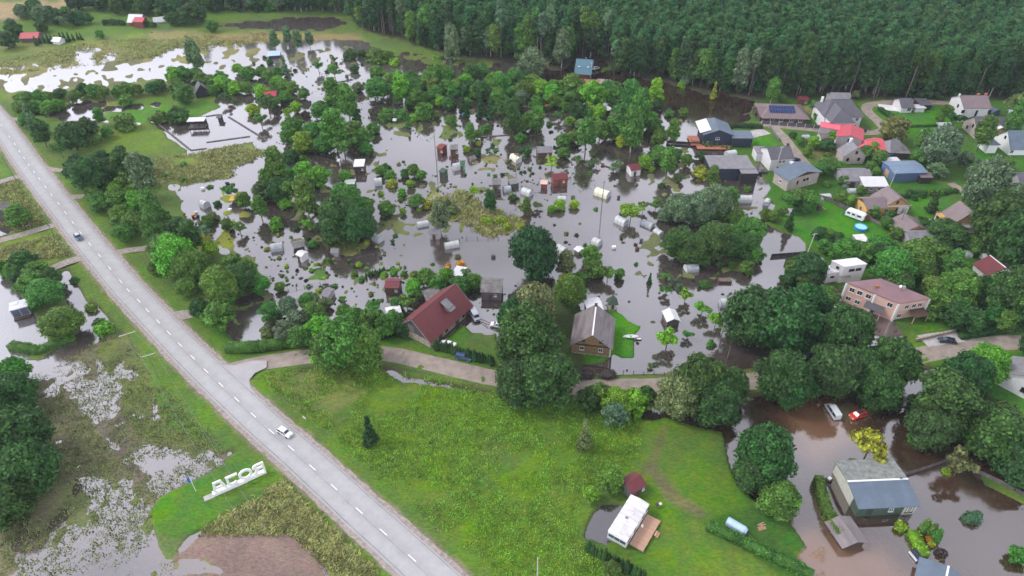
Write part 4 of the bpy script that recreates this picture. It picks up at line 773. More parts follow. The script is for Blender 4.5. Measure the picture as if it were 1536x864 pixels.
# houses along the top left
house('red_barn', 'small barn with bright red roof at the far left', 'barn', (32, 49.5), (57.5, 48.5), 6, 2.6, 4.2, 'grey_wood', 'red_roof', base=.5, land='the far red-roofed barn')
fa, _, _, _ = house('farmhouse', 'far farmhouse with white roof and brick-red gable beyond the fields', 'house', (194, 21.5), (213, 22), 7, 2.8, 5.6, 'red_wood', 'light_roof', base=.5, land='the far farmhouse', over=.4)
MB().box((3.5, -4.5, 1.9), (5, 3, 3.6)).build('wing', 'red_wood', fa); q = MB(); slab(q, [(.7, -6.2, 3.6), (6.3, -6.2, 3.6), (6.3, -2.6, 5.0), (.7, -2.6, 5.0)], .15); q.build('wing_roof', 'red_roof', fa)
house('long_greenhouse', 'far white polythene tunnel right of the far farmhouse', 'greenhouse', (230, 26.5), (260, 23.5), 5, 1.5, 3, 'film', 'film', base=.5)
house('white_shed', 'white roofed shed between small conifers, far left', 'shed', (81, 55.5), (91, 56.5), 4, 2.2, 3.4, 'white_wall', 'white_roof', base=.5)
house('dark_hut', 'dark hut with pointed black gable by the bright pond', 'shed', (297, 122), (300, 127), 5.5, 2.4, 5.6, 'black_wood', 'slate_roof', base=.1, land='the dark gable hut')
pr, _, _, _ = house('pink_cabin', 'small cabin with raspberry roof and pale front standing in water', 'cabin', (398, 138), (412, 136.5), 6, 3.0, 5.0, 'white_wall', 'red_roof', base=-.4, land='the raspberry-roofed cabin', wins=[('f', 1, 2, 1.4, 1.2, DW)])
house('blue_tarp_shed', 'low shed under pale blue sheeting in the white flood', 'shed', (403, 77), (419, 76), 6, 1.6, 2.6, 'navy_wall', 'tarp_blue', base=-.4, land='the blue-sheeted shed')
lh, _, _, _ = house('left_cottage', 'grey weathered cottage cut by the left edge beside a pond', 'house', (-4, 311), (5, 303), 7, 2.8, 5.2, 'grey_wood', 'old_roof', base=.2, land='the cottage at the left edge')
# pavilion on the pond bank
p = at(298, 190, 0); r = empty('pavilion', (p.x, p.y, 0), .1, 'open pavilion with flat pale roof and dark posts at the square pond', 'pavilion', land='the pond pavilion')
MB().box((0, 0, 3.1), (6.6, 4.0, .16)).build('roof', 'light_roof', r)
for x in (-3, -1, 1, 3):
    for y in (-1.8, 1.8): MB().box((x, y, 1.6), (.18, .18, 2.9)).build('post', 'dark_beam', r)
MB().box((0, 0, .35), (6.6, 4.2, .2)).build('floor', 'grey_wood', r); MB().box((0, 1.7, 1.3), (6, .1, 1.8)).build('back_wall', 'dark_beam', r)
# cabin on the bright pond at the left
p = at(35, 470, 0); r = empty('pond_cabin', (p.x, p.y, 0), R(28), 'small grey cabin with a glazed front standing in the bright pond', 'cabin', land='the glazed pond cabin')
MB().box((0, 0, 1.3), (4.0, 3.4, 3.2)).build('wall', 'grey_wall', r); MB().box((0, 0, 3.0), (4.3, 3.8, .16)).build('roof', 'light_roof', r); MB().box((-1.0, .9, 3.15), (1.7, 1.2, .12)).build('skylight', 'white_roof', r)
for x in (-.95, .95):
    f = MB().box((x, -1.74, 1.6), (1.7, .08, 2.1)).build('window', 'blue_glass', r)
    MB().box((x, -1.80, 1.6), (.08, .06, 2.1)).box((x, -1.81, 1.5), (1.7, .06, .08)).build('mullion', 'frame_dark', f)
MB().box((0, -2.2, .25), (4.0, 1.0, .2)).build('step', 'brown_wood', r)
# boathouse on posts at the pond's far end
house('dock_hut', 'tiny dark hut at the far corner of the square pond', 'shed', (327, 172), (331, 172), 2.4, 1.8, 2.4, 'black_wood', 'slate_roof', base=-.3)

# small sheds of the flooded gardens: ridge ends, width, eaves, ridge, wall, roof, label
sheds = [
 ((532, 245), (546, 244.5), 5.0, 3.0, 3.0, 'dark_beam', 'white_roof', 'white flat-roofed summer house over dark water in the gardens', 'the white-roofed summer house'),
 ((506.5, 240), (509, 240), 1.4, 2.2, 2.3, 'frame_white', 'white_roof', 'white outdoor privy beside the round bushes', None),
 ((518, 272), (532, 272), 3, 1.1, 1.3, 'green_wood', 'film_green', 'low green cold frame left of the white domed greenhouse', None),
 ((439, 366), (454, 362.5), 3.4, 1.7, 2.2, 'dark_beam', 'old_roof', 'collapsing dark shed between two small greenhouses', None),
 ((448, 377), (456, 380), 2.4, 2.2, 2.6, 'white_wall', 'white_roof', 'little white shed below the collapsing dark shed', None),
 ((497, 373), (507, 373), 2.4, 1.5, 2.1, 'grey_wall', 'grey_roof', 'small grey garden box among yellow bushes', None),
 ((645, 345), (658, 344), 3.2, 2.1, 2.6, 'grey_wall', 'grey_roof', 'grey garden shed beside the grey willow bush', 'the grey garden shed'),
 ((682, 405), (696, 407.5), 4.2, 2.4, 2.6, 'green_wood', 'light_roof', 'dark shed with pale blue-white roof among garden bushes', 'the pale-roofed dark shed'),
 ((579, 422), (599, 422.5), 4.0, 2.6, 3.2, 'brown_wood', 'maroon_roof', 'garden shed with maroon roof in open water', 'the maroon-roofed garden shed'),
 ((723, 425), (753, 426), 6.0, 2.8, 3.4, 'grey_wood', 'old_roof', 'weathered timber shed with flat patched roof behind the barn', 'the weathered timber shed'),
 ((580, 467), (600, 463), 3.6, 2.3, 2.7, 'grey_wood', 'white_roof', 'shed with clean white roof left of the maroon-roofed barn', None),
 ((636, 441), (658, 435), 4.4, 2.3, 2.9, 'red_wood', 'old_roof', 'red-walled shed with mossy grey roof touching the back of the barn', None),
 ((659, 217), (666, 219), 3.4, 2.6, 3.0, 'red_wood', 'red_wood', 'brick-red garden hut beside the tall pole', 'the brick-red garden hut'),
 ((676, 220), (686, 220), 3.6, 3.0, 3.2, 'brown_wood', 'old_roof', 'unpainted wooden box hut right of the brick-red garden hut', None),
 ((691, 243), (697, 243), 2.6, 2.6, 2.8, 'plastic_green', 'green_wood', 'bright green box shed at the end of a white tunnel', None),
 ((662, 254), (668, 256), 2.4, 2.2, 2.4, 'green_wood', 'green_wood', 'dark green tool box standing in open water', None),
 ((806, 221), (827, 220), 4.6, 2.4, 3.4, 'brown_wood', 'grey_roof', 'brown hut with grey roof and dark porch in the upper gardens', 'the brown hut'),
 ((829, 262), (850, 260.5), 4.0, 2.7, 3.5, 'red_wood', 'maroon_roof', 'crimson-roofed garden house with open porch standing in water', 'the crimson garden house'),
 ((812, 270.5), (820.5, 271), 2.4, 1.9, 2.5, 'red_wood', 'pink_wall', 'tiny pink-roofed hut left of the crimson garden house', None),
 ((944, 249), (958, 247), 4.2, 2.3, 3.1, 'white_wall', 'maroon_roof', 'white hut with red-brown roof and creeper by the bush edge', 'the red-brown roofed hut'),
 ((906, 163), (915, 161.5), 3.4, 2.2, 2.4, 'dark_beam', 'white_roof', 'tiny dark shed with gleaming white roof between bushes', None),
 ((749, 158), (763, 159), 4.0, 2.5, 2.9, 'beige_wall', 'white_roof', 'white-roofed hut in the upper gardens below the forest', 'the upper white-roofed hut'),
 ((1004, 463), (1011, 478), 3.2, 1.8, 2.6, 'grey_wood', 'white_roof', 'narrow shed with bright white roof sticking out of the water', 'the narrow white-roofed shed'),
 ((739, 271), (751, 271), 3.8, 2.9, 3.3, 'grey_wood', 'old_roof', 'open-fronted grey hut with violet things inside', 'the open-fronted hut'),
 ((764, 272), (776, 270), 3, 1.6, 1.9, 'green_wood', 'grey_roof', 'low dark-roofed cold frame right of the open-fronted hut', None),
 ((872, 374), (866, 370), 2.2, 1.2, 1.6, 'debris', 'white_roof', 'tipped white sheet roof lying beside a white tunnel', None),
 ((1300, 389), (1296, 384), 3, 1, 1.4, 'grey_wood', 'brown_roof', 'low brown shelter behind the white flat-roofed house', None),
 ((1284, 358), (1299, 357), 3.4, 1.8, 1.8, 'grey_wall', 'white_roof', 'low shelter with white roof at the lawn edge', None),
 ((1327, 358), (1332, 366), 2.6, 2.4, 2.6, 'grey_wood', 'white_roof', 'narrow grey shed with white roof panel below the caravan lawn', None),
 ((1409, 321), (1418, 321), 4, 1.8, 2.2, 'black_wood', 'slate_roof', 'dark woodpile under a roof at the paved yard', None),
 ((1475, 381), (1479, 381), 2, 1.6, 2.2, 'white_wall', 'light_roof', 'small pale shed behind the crimson-roofed shed', None),
 ((705, 236), (712, 234), 2, 1.2, 1.6, 'debris', 'old_roof', 'low grey hutch at the island edge', None),
 ((486, 435), (496, 437), 3.4, 1.6, 2.2, 'grey_wall', 'grey_roof', 'small grey greenhouse box above the garden trees', None),
 ((590, 178), (594, 178), 2, 1.2, 1.6, 'grey_wood', 'light_roof', 'tiny pale hutch among the upper bushes', None),
 ((816, 139), (824, 139), 3, 1.7, 2.1, 'grey_wall', 'blue_roof', 'tiny shed with blue-grey roof under the forest bushes', None),
]
for r1, r2, W_, he, hr, wl, rf, lb, ld in sheds:
    sd, L_, w_, _ = house('shed', lb, 'shed', r1, r2, W_, he, hr, wl, rf, over=.22, base=-.4 if ground_h(*at(*r1)[:2]) < .2 else None, land=ld, doors=[('f', -.3, .9, min(1.8, he - .15))] if he > 1.9 else [], wins=[('f', 1.1, he * .6, .6, .6, WW)] if he > 2.3 else [])
# greenhouses: tunnels given by the two ends of the crown line
ghs = [
 ((562, 268), (571, 267), 3.0, 2.6, 'film', 'white domed greenhouse right of the white-roofed summer house'),
 ((404, 367), (423, 364), 3.4, 2.3, 'greenhouse_glass', 'small ribbed glass greenhouse at the left side of the gardens'),
 ((561, 350), (571, 355), 3.0, 2.2, 'greenhouse_glass', 'tilted square glass greenhouse beside the big dark bush'),
 ((625, 334), (642, 331), 2.4, 1.6, 'film', 'low white tunnel under the dense bushes'),
 ((667, 365), (688, 361), 2.6, 1.9, 'film', 'white tunnel with sagging film near the fenced open water'),
 ((679, 246), (690, 244), 3.0, 2.6, 'film', 'white arched greenhouse next to the bright green box shed'),
 ((757, 280), (764, 279), 2.6, 2.0, 'greenhouse_glass', 'grey glasshouse right of the open-fronted hut'),
 ((784, 281), (797, 286), 3.0, 2.2, 'film', 'white greenhouse in the middle of the gardens near the tall pole'),
 ((768, 230), (779, 237), 3.0, 2.2, 'film_yellow', 'cream tunnel beside the weedy island'),
 ((894, 281), (914, 288), 3.8, 2.4, 'film_yellow', 'cream rounded tunnel behind a tall pole in open water'),
 ((836, 295), (849, 295), 2.6, 1.5, 'film', 'white low tunnel below the crimson garden house'),
 ((925, 323), (940, 330), 3.2, 2.3, 'film', 'white ribbed tunnel left of the grey willow thicket'),
 ((964, 329), (980, 336), 3.0, 1.6, 'greenhouse_glass', 'pale grey tunnel with torn film by the willow thicket'),
 ((983, 342), (993, 348), 2.4, 1.2, 'film', 'white sheet frame at the foot of the willow thicket'),
 ((890, 356), (901, 361), 3.0, 2.1, 'film', 'small bright tunnel above the dark bush in open water'),
 ((836, 366), (848, 373), 2.8, 2.0, 'film', 'white tunnel touching the big dark tree'),
 ((1029, 398), (1047, 395.5), 3.4, 2.2, 'greenhouse_glass', 'pale greenhouse floating alone below the dark round trees'),
 ((1109, 294), (1128, 294), 3.2, 2.2, 'film', 'white greenhouse standing in water below the long black shed'),
 ((1090, 227), (1104, 225), 3.6, 2.4, 'film', 'white domed tunnel above the long black shed'),
 ((1081, 449), (1104, 449.5), 3.2, 2.2, 'film', 'white tunnel with rounded end by a leaning pole, lower right gardens'),
 ((870, 161), (878, 162), 2.8, 2.0, 'film', 'tiny white tunnel in the upper gardens below the forest house'),
 ((1408, 184), (1426, 184), 3.6, 2.4, 'film', 'white tunnel on the village lawn left of the yellow house with a dormer'),
 ((1383, 195), (1402, 196), 3.2, 1.6, 'film', 'low pale tunnel half hidden behind village trees'),
 ((1172, 313.5), (1191, 313.5), 3.4, 2.2, 'film', 'white greenhouse at the edge of the green lawn'),
 ((1231, 292), (1246, 291), 3.2, 2.0, 'film', 'white greenhouse at the upper end of the grey board fence'),
 ((1273, 283), (1286, 283), 2.8, 1.8, 'film', 'white tunnel in front of the low grey house'),
 ((1437, 376), (1458, 376), 3.6, 2.4, 'film_green', 'grey-green arched tunnel left of the crimson-roofed shed'),
 ((1214, 389), (1235, 388), 3.4, 2.2, 'film', 'pale rounded tunnel behind the white flat-roofed house'),
 ((1206, 202.5), (1213, 202.5), 2.8, 2.0, 'greenhouse_glass', 'round pale garden dome among village garden trees'),
 ((1153, 297), (1150, 303), 2.2, 1.6, 'film', 'white covered frame at the lawn shore'),
 ((303, 300), (307, 302), 3.0, 2.6, 'film', 'white domed cover over machinery in the left water'),
]
for i, (e1, e2, W_, h_, mt, lb) in enumerate(ghs):
    W_ *= .84; h_ *= .88
    p1, p2 = at(*e1, h_), at(*e2, h_); c = (p1 + p2) / 2; d = p2 - p1; L_ = max(d.length, 2.6); b = ground_h(c.x, c.y); b = b if b > 0 else -.35
    r = empty('greenhouse', (c.x, c.y, 0), math.atan2(d.y, d.x), lb, 'greenhouse', 'greenhouses of the gardens')
    n = 9; cv = MB(); prof = [(-W_ / 2, b)] + [(-math.cos(math.pi * k / n) * W_ / 2, .45 + math.sin(math.pi * k / n) ** .8 * (h_ - .45)) for k in range(n + 1)] + [(W_ / 2, b)]
    N = len(prof); cv.poly([(-L_ / 2, a, z) for a, z in prof] + [(L_ / 2, a, z) for a, z in prof], [(k, k + 1, N + k + 1, N + k) for k in range(N - 1)]); cv.build('cover', mt, r)
    for s in (-1, 1): MB().poly([(s * (L_ / 2 - .02), a, z) for a, z in prof]).build('end_wall', 'greenhouse_glass' if mt != 'greenhouse_glass' else 'film', r)
    for k in range(int(L_ / 1.3) + 1):
        fr = MB(); x = -L_ / 2 + .05 + k * (L_ - .1) / int(L_ / 1.3)
        for a, b2 in zip(prof[:-1], prof[1:]): fr.tube((x, a[0] * 1.015, a[1] + .02), (x, b2[0] * 1.015, b2[1] + .02), .035, n=4, caps=False)
        fr.build('hoop', 'metal', r)
# ------------------------------------------------------------------ plants
def add_quads(V, F, c, nrm, size, rnd):
    """leaf clumps: one quad each, lying roughly across nrm"""
    n = len(c); t = rnd.normal(size=(n, 3)); t -= (t * nrm).sum(1)[:, None] * nrm; t /= np.linalg.norm(t, axis=1)[:, None]; b = np.cross(nrm, t)
    s = size * rnd.uniform(.6, 1.35, n)[:, None]; a = rnd.uniform(.55, 1, n)[:, None]
    q = np.stack([c - t * s - b * s * a * .3, c + b * s * a - t * s * .1, c + t * s + b * s * a * .2, c - b * s * a], 1)
    V.append(q.reshape(-1, 3))
def leaf_mesh(name, verts, m, core=None, shade=None):
    n = len(verts) // 4; me = bpy.data.meshes.new(name); V = verts; q = np.arange(n * 4).reshape(-1, 4); ls = np.arange(0, n * 4, 4)
    nv = len(V); lv = q.ravel(); 
    if core is not None:
        cv, cf = core; V = np.concatenate([V, cv]); lv = np.concatenate([lv, (cf + nv).ravel()]); ls = np.concatenate([ls, n * 4 + np.arange(0, cf.size, 3)])
    me.vertices.add(len(V)); me.vertices.foreach_set('co', V.ravel().astype(np.float32)); me.loops.add(len(lv)); me.loops.foreach_set('vertex_index', lv.astype(np.int32))
    me.polygons.add(len(ls)); me.polygons.foreach_set('loop_start', ls.astype(np.int32)); me.update(calc_edges=True)
    a = me.attributes.new('leaf', 'FLOAT', 'FACE'); vals = rng.random(len(ls)).astype(np.float32)
    vals = np.clip(vals, 0, 1); vals[n:] = .3; a.data.foreach_set('value', vals)
    me.materials.append(m); return me
_bm = bmesh.new(); bmesh.ops.create_icosphere(_bm, subdivisions=2, radius=1); ICO_V = np.array([v.co for v in _bm.verts]); ICO_F = np.array([[v.index for v in f.verts] for f in _bm.faces]); _bm.free()
def crown_mesh(name, seed, lobes, leaves, size, m='foliage', core=.80, droop=0.0):
    """lobes: (centre, radii) in metres; leaf clumps on their outer skins, a lumpy inner mass so the crown is not see-through everywhere"""
    rnd = np.random.default_rng(seed); V = []; vol = np.array([(r[0] * r[1] + r[1] * r[2] + r[0] * r[2]) for _, r in lobes]); vol /= vol.sum()
    LC = np.array([c for c, _ in lobes]); LR = np.array([r for _, r in lobes])
    for (c, r), w_ in zip(lobes, vol):
        k = max(6, int(leaves * w_ * 1.5)); n = rnd.normal(size=(k, 3)); n /= np.linalg.norm(n, axis=1)[:, None]
        n[:, 2] = np.where(rnd.random(k) < .55, np.abs(n[:, 2]), n[:, 2])
        p = np.array(c) + n * np.array(r) * rnd.uniform(.80, 1.14, k)[:, None]; p += rnd.normal(size=(k, 3)) * .05 * max(r)
        d = (((p[:, None, :] - LC[None]) / LR[None]) ** 2).sum(2); keep = (d < .55).sum(1) == 0; p, n = p[keep], n[keep]
        nn = n + rnd.normal(size=n.shape) * .50; nn[:, 2] += .15; nn /= np.linalg.norm(nn, axis=1)[:, None]
        if droop: p[:, 2] -= droop * rnd.random(len(p)) * max(r) * .5
        add_quads(V, None, p, nn, size, rnd)
    cv, cf = [], []; o = 0
    if core:
        for c, r in lobes:
            j = ICO_V * (1 + rnd.normal(size=(len(ICO_V), 1)) * .08); cv.append(np.array(c) + j * np.array(r) * core); cf.append(ICO_F + o); o += len(ICO_V)
    return leaf_mesh(name, np.concatenate(V), M[m], (np.concatenate(cv), np.concatenate(cf)) if core else None)
def round_lobes(rnd, n, W, H, z0, tight=1.0, big=.42):
    L = [((0, 0, z0 + H * .48), (W * .33, W * .33, H * .40))]
    for i in range(n):
        a = 2 * math.pi * (i * .618 + rnd.random() * .12); t = (i + .5) / n; zf = .16 + .80 * t
        env = math.sqrt(max(.05, 1 - ((zf - .42) / .62) ** 2)); rr = W * .5 * env; s = W * big * rnd.uniform(.34, .62)
        rad = max(0, rr - s * .75) * (rnd.uniform(.55, 1.22)); L.append(((math.cos(a) * rad, math.sin(a) * rad, z0 + H * zf - s * .2), (s, s, s * rnd.uniform(.75, 1.0) * min(1, H / W + .1))))
    return L
def cone_lobes(rnd, n, W, H, z0, p=1.0):
    L = []
    for i in range(n):
        t = (i + .5) / n; r = W * .5 * (1 - t) ** p; a = i * 2.4; s = max(.10 * W, r * .55)
        L.append(((math.cos(a) * r * .5, math.sin(a) * r * .5, z0 + H * t * .95), (s, s, max(H / n * 1.3, s * .6))))
    return L
def trunk_mesh(name, seed, H, r, bark, limbs=5, spread=.3, fork=.45):
    rnd = random.Random(seed); mb = MB(); x = y = 0; z = -.9; rr = r; P_ = [(0, 0, z)]
    for k in range(3):
        nx, ny, nz_ = x + rnd.uniform(-.05, .05) * H * .3, y + rnd.uniform(-.05, .05) * H * .3, z + (H * fork * 1.4 + .9) / 3; mb.tube((x, y, z), (nx, ny, nz_), rr, rr * .82, 6, False); x, y, z = nx, ny, nz_; rr *= .82
    for i in range(limbs):
        a = i * 2 * math.pi / limbs + rnd.random(); z1 = H * (fork + .12 * rnd.random()); L = H * spread * rnd.uniform(.7, 1.1); e = (x + math.cos(a) * L, y + math.sin(a) * L, z1 + L * rnd.uniform(.6, 1.1)); b_ = (x * z1 / z, y * z1 / z, min(z1, z))
        mb.tube(b_, e, rr * .55, rr * .22, 5, False)
    mb.tube((x, y, z), (x, y, min(H * .92, z + H * .35)), rr * .8, rr * .25, 5)
    return mb.mesh(name, bark)
def instancer(obj, coll, smin, smax, name, tilt=0.0):
    ng = bpy.data.node_groups.new(name, 'GeometryNodeTree'); ng.interface.new_socket('Geometry', in_out='INPUT', socket_type='NodeSocketGeometry'); ng.interface.new_socket('Geometry', in_out='OUTPUT', socket_type='NodeSocketGeometry')
    N = ng.nodes; gi, go_ = N.new('NodeGroupInput'), N.new('NodeGroupOutput'); ip = N.new('GeometryNodeInstanceOnPoints'); ci = N.new('GeometryNodeCollectionInfo'); ci.inputs['Collection'].default_value = coll
    ci.inputs['Separate Children'].default_value = True; ci.inputs['Reset Children'].default_value = True; ip.inputs['Pick Instance'].default_value = True
    rv = N.new('FunctionNodeRandomValue'); rv.data_type = 'FLOAT_VECTOR'; rv.inputs[0].default_value = (-tilt, -tilt, 0); rv.inputs[1].default_value = (tilt, tilt, 6.28)
    sv = N.new('FunctionNodeRandomValue'); sv.data_type = 'FLOAT'; sv.inputs[2].default_value = smin; sv.inputs[3].default_value = smax; sv.inputs['Seed'].default_value = 3
    L = ng.links; mv = N.new('GeometryNodeMeshToPoints'); L.new(gi.outputs[0], mv.inputs[0]); L.new(mv.outputs[0], ip.inputs['Points']); L.new(ci.outputs[0], ip.inputs['Instance']); L.new(rv.outputs[0], ip.inputs['Rotation']); L.new(sv.outputs[1], ip.inputs['Scale']); L.new(ip.outputs[0], go_.inputs[0])
    md = obj.modifiers.new(name, 'NODES'); md.node_group = ng
KINDS = {}     # kind -> list of (crown mesh, trunk mesh or None), built at a reference width in metres
def make_kind(kind, n, fn): KINDS[kind] = [fn(i) for i in range(n)]
def k_big(i):
    rnd = random.Random(100 + i); W, H = 12, 10.5; return (crown_mesh('crown', 100 + i, round_lobes(rnd, 26, W, H, 2.0, big=.40), 6200, .34, droop=.15), trunk_mesh('trunk', i, 10, .42, 'bark', 6, .38), 12.0, 7.0)
def k_round(i):
    rnd = random.Random(200 + i); W, H = 7, 6.2; return (crown_mesh('crown', 200 + i, round_lobes(rnd, 15, W, H, 1.0), 2000, .30), trunk_mesh('trunk', 20 + i, 6, .22, 'bark', 5, .35), 7.0, 4.2)
def k_tall(i):
    rnd = random.Random(300 + i); W, H = 6, 11; return (crown_mesh('crown', 300 + i, round_lobes(rnd, 18, W, H, 2.2, big=.5), 2300, .32, droop=.25), trunk_mesh('trunk', 40 + i, 11, .22, 'birch_bark' if i % 2 else 'bark', 5, .2), 6.0, 7.7)
def k_open(i):       # sparse garden tree, gaps between its limbs
    rnd = random.Random(400 + i); W, H = 5, 3.4; L = []
    for j in range(9):
        a = j * 2.4; r_ = W * .5 * (.25 + .6 * (j / 9)); s = rnd.uniform(.5, .95); L.append(((math.cos(a) * r_, math.sin(a) * r_, 2.2 + rnd.uniform(0, 2.2)), (s, s, s * .6)))
    return (crown_mesh('crown', 400 + i, L, 620, .24, core=.45), trunk_mesh('trunk', 60 + i, 3.8, .14, 'bark', 6, .5, .4), 5.0, 3.3)
def k_spruce(i):
    rnd = random.Random(500 + i); W, H = 5, 11; return (crown_mesh('crown', 500 + i, cone_lobes(rnd, 16, W, H, .6, .9), 1500, .30, core=.7), trunk_mesh('trunk', 80 + i, 9, .2, 'bark', 0, .1, .6), 5.0, 5.2)
def k_pine(i):
    rnd = random.Random(600 + i); W, H = 5.2, 10; return (crown_mesh('crown', 600 + i, round_lobes(rnd, 13, W, H, 11.0, big=.5), 1100, .36, core=.7), trunk_mesh('trunk', 90 + i, 20, .24, 'pine_bark', 4, .10, .62), 5.2, 16.5)
def k_shrub(i):
    rnd = random.Random(700 + i); W, H = 3.4, 2.3; return (crown_mesh('crown', 700 + i, round_lobes(rnd, 8, W, H, -.25, big=.5), 560, .20), None, 3.4, .9)
def k_weed(i):
    rnd = random.Random(800 + i); W, H = 1.6, .9; return (crown_mesh('crown', 800 + i, round_lobes(rnd, 4, W, H, -.2, big=.55), 110, .17, core=.7), None, 1.6, .35)
def k_thuja(i):
    rnd = random.Random(900 + i); W, H = 1.1, 2.9; L = [((0, 0, .3 + j * .42), (.5 * (1 - (j / 7) ** 2.2) + .1, .5 * (1 - (j / 7) ** 2.2) + .1, .5)) for j in range(7)]
    return (crown_mesh('crown', 900 + i, L, 330, .10, core=.92), None, 1.1, 1.6)
for k, n, fn in (('big', 6, k_big), ('round', 8, k_round), ('tall', 6, k_tall), ('open', 4, k_open), ('spruce', 4, k_spruce), ('pine', 6, k_pine), ('shrub', 7, k_shrub), ('weed', 5, k_weed), ('thuja', 2, k_thuja)): make_kind(k, n, fn)
COLS = {'dark': ((.042, .122, .024), 'dark green'), 'mid': ((.092, .225, .032), 'mid-green'), 'bright': ((.145, .36, .026), 'bright green'), 'lime': ((.24, .43, .025), 'lime green'), 'olive': ((.16, .20, .07), 'olive green'), 'grey': ((.125, .22, .10), 'grey-green'),
        'yellow': ((.32, .39, .03), 'bright yellow-green'), 'purple': ((.085, .06, .055), 'purple-brown'), 'brown': ((.17, .15, .06), 'brownish'), 'deep': ((.027, .085, .020), 'very dark green'), 'orange': ((.65, .32, .02), 'orange-yellow')}
PLANTS = []      # (root, noun, colour phrase, size in m, shape word) to be labelled when everything stands
NAMES = {'big': ('broadleaf_tree', 'broad tree', 'tree'), 'round': ('garden_tree', 'round tree', 'tree'), 'tall': ('birch_tree', 'upright tree', 'tree'), 'open': ('fruit_tree', 'sparse fruit tree', 'tree'), 'spruce': ('conifer_tree', 'conical tree', 'tree'), 'pine': ('pine_tree', 'tall pine', 'tree'),
         'shrub': ('shrub', 'rounded bush', 'bush'), 'weed': ('tall_weed', 'leafy clump', 'plant'), 'thuja': ('thuja', 'clipped thuja', 'thuja')}
_cnt = {}; _thin = [False]
def plant(kind, px, py, wpx=None, col='mid', Wm=None, hs=1.0, group=None, noun=None, world=None, quiet=False, jit=.12):
    vs = KINDS[kind]; i = _cnt.get(kind, 0); _cnt[kind] = i + 1; cm, tm, ref, zc = vs[(i * 5 + i // 3) % len(vs)]
    if world is None:
        W_ = Wm or wpx / ppm(py) * (.86 if _thin[0] else 1); s = W_ / ref; p = at(px, py, zc * s * hs)
    else: p = world; s = Wm / ref; W_ = Wm
    if world is None and kind in ('round', 'big', 'tall', 'shrub', 'open') and any(abs(px - a) < b_ + .32 * W_ * ppm(py) and -c_ < py - d_ < e_ + .3 * W_ * ppm(py) for a, d_, b_, c_, e_ in ((1487, 396, 18, 12, 6), (1262, 399, 30, 10, 8), (1326, 445, 40, 14, 12), (1444, 315, 16, 10, 8), (1415, 508, 18, 6, 6), (876, 98, 22, 8, 8), (1340, 300, 26, 14, 8))): return None
    if world is None:
        mg = .6 + .12 * W_
        for _ in range(9):
            q0 = (np.array([p.x]), np.array([p.y]))
            if pline_dist(*q0, road_c)[0] < 6.5 + mg: return None
            if any(pline_dist(*q0, t_[0])[0] < t_[1] + mg for t_ in tracks.values()): p.y -= .8
            else: break
        else: return None
    z = ground_h(p.x, p.y); z = max(z, -.35) if kind != 'weed' else max(z, -.12)
    nm, nn, cat = NAMES[kind] if not (kind == 'round' and W_ < 5.6) else ('willow_bush', 'leafy willow bush', 'bush'); base, word = COLS[col]; c = [b * random.uniform(1 - jit, 1 + jit) for b in base]
    if tm is None: r = mesh_obj(nm, cm); cr_ = r
    else:
        r = bpy.data.objects.new(nm, None); COL.objects.link(r); t = mesh_obj('trunk', tm, r); cr_ = mesh_obj('crown', cm, r)
    r.location = (p.x, p.y, z); r.rotation_euler = (0, 0, random.uniform(0, 6.28)); r.scale = (s, s, s * hs * random.uniform(.95, 1.08)); cr_.color = (*c, 1)
    r['category'] = cat
    PLANTS.append((r, noun or nn, word, W_, group or {'tree': 'trees of the flooded gardens and village', 'bush': 'bushes of the flooded gardens and village', 'plant': 'plants standing out of the flood water', 'thuja': 'clipped thujas'}[cat], kind))
    return r
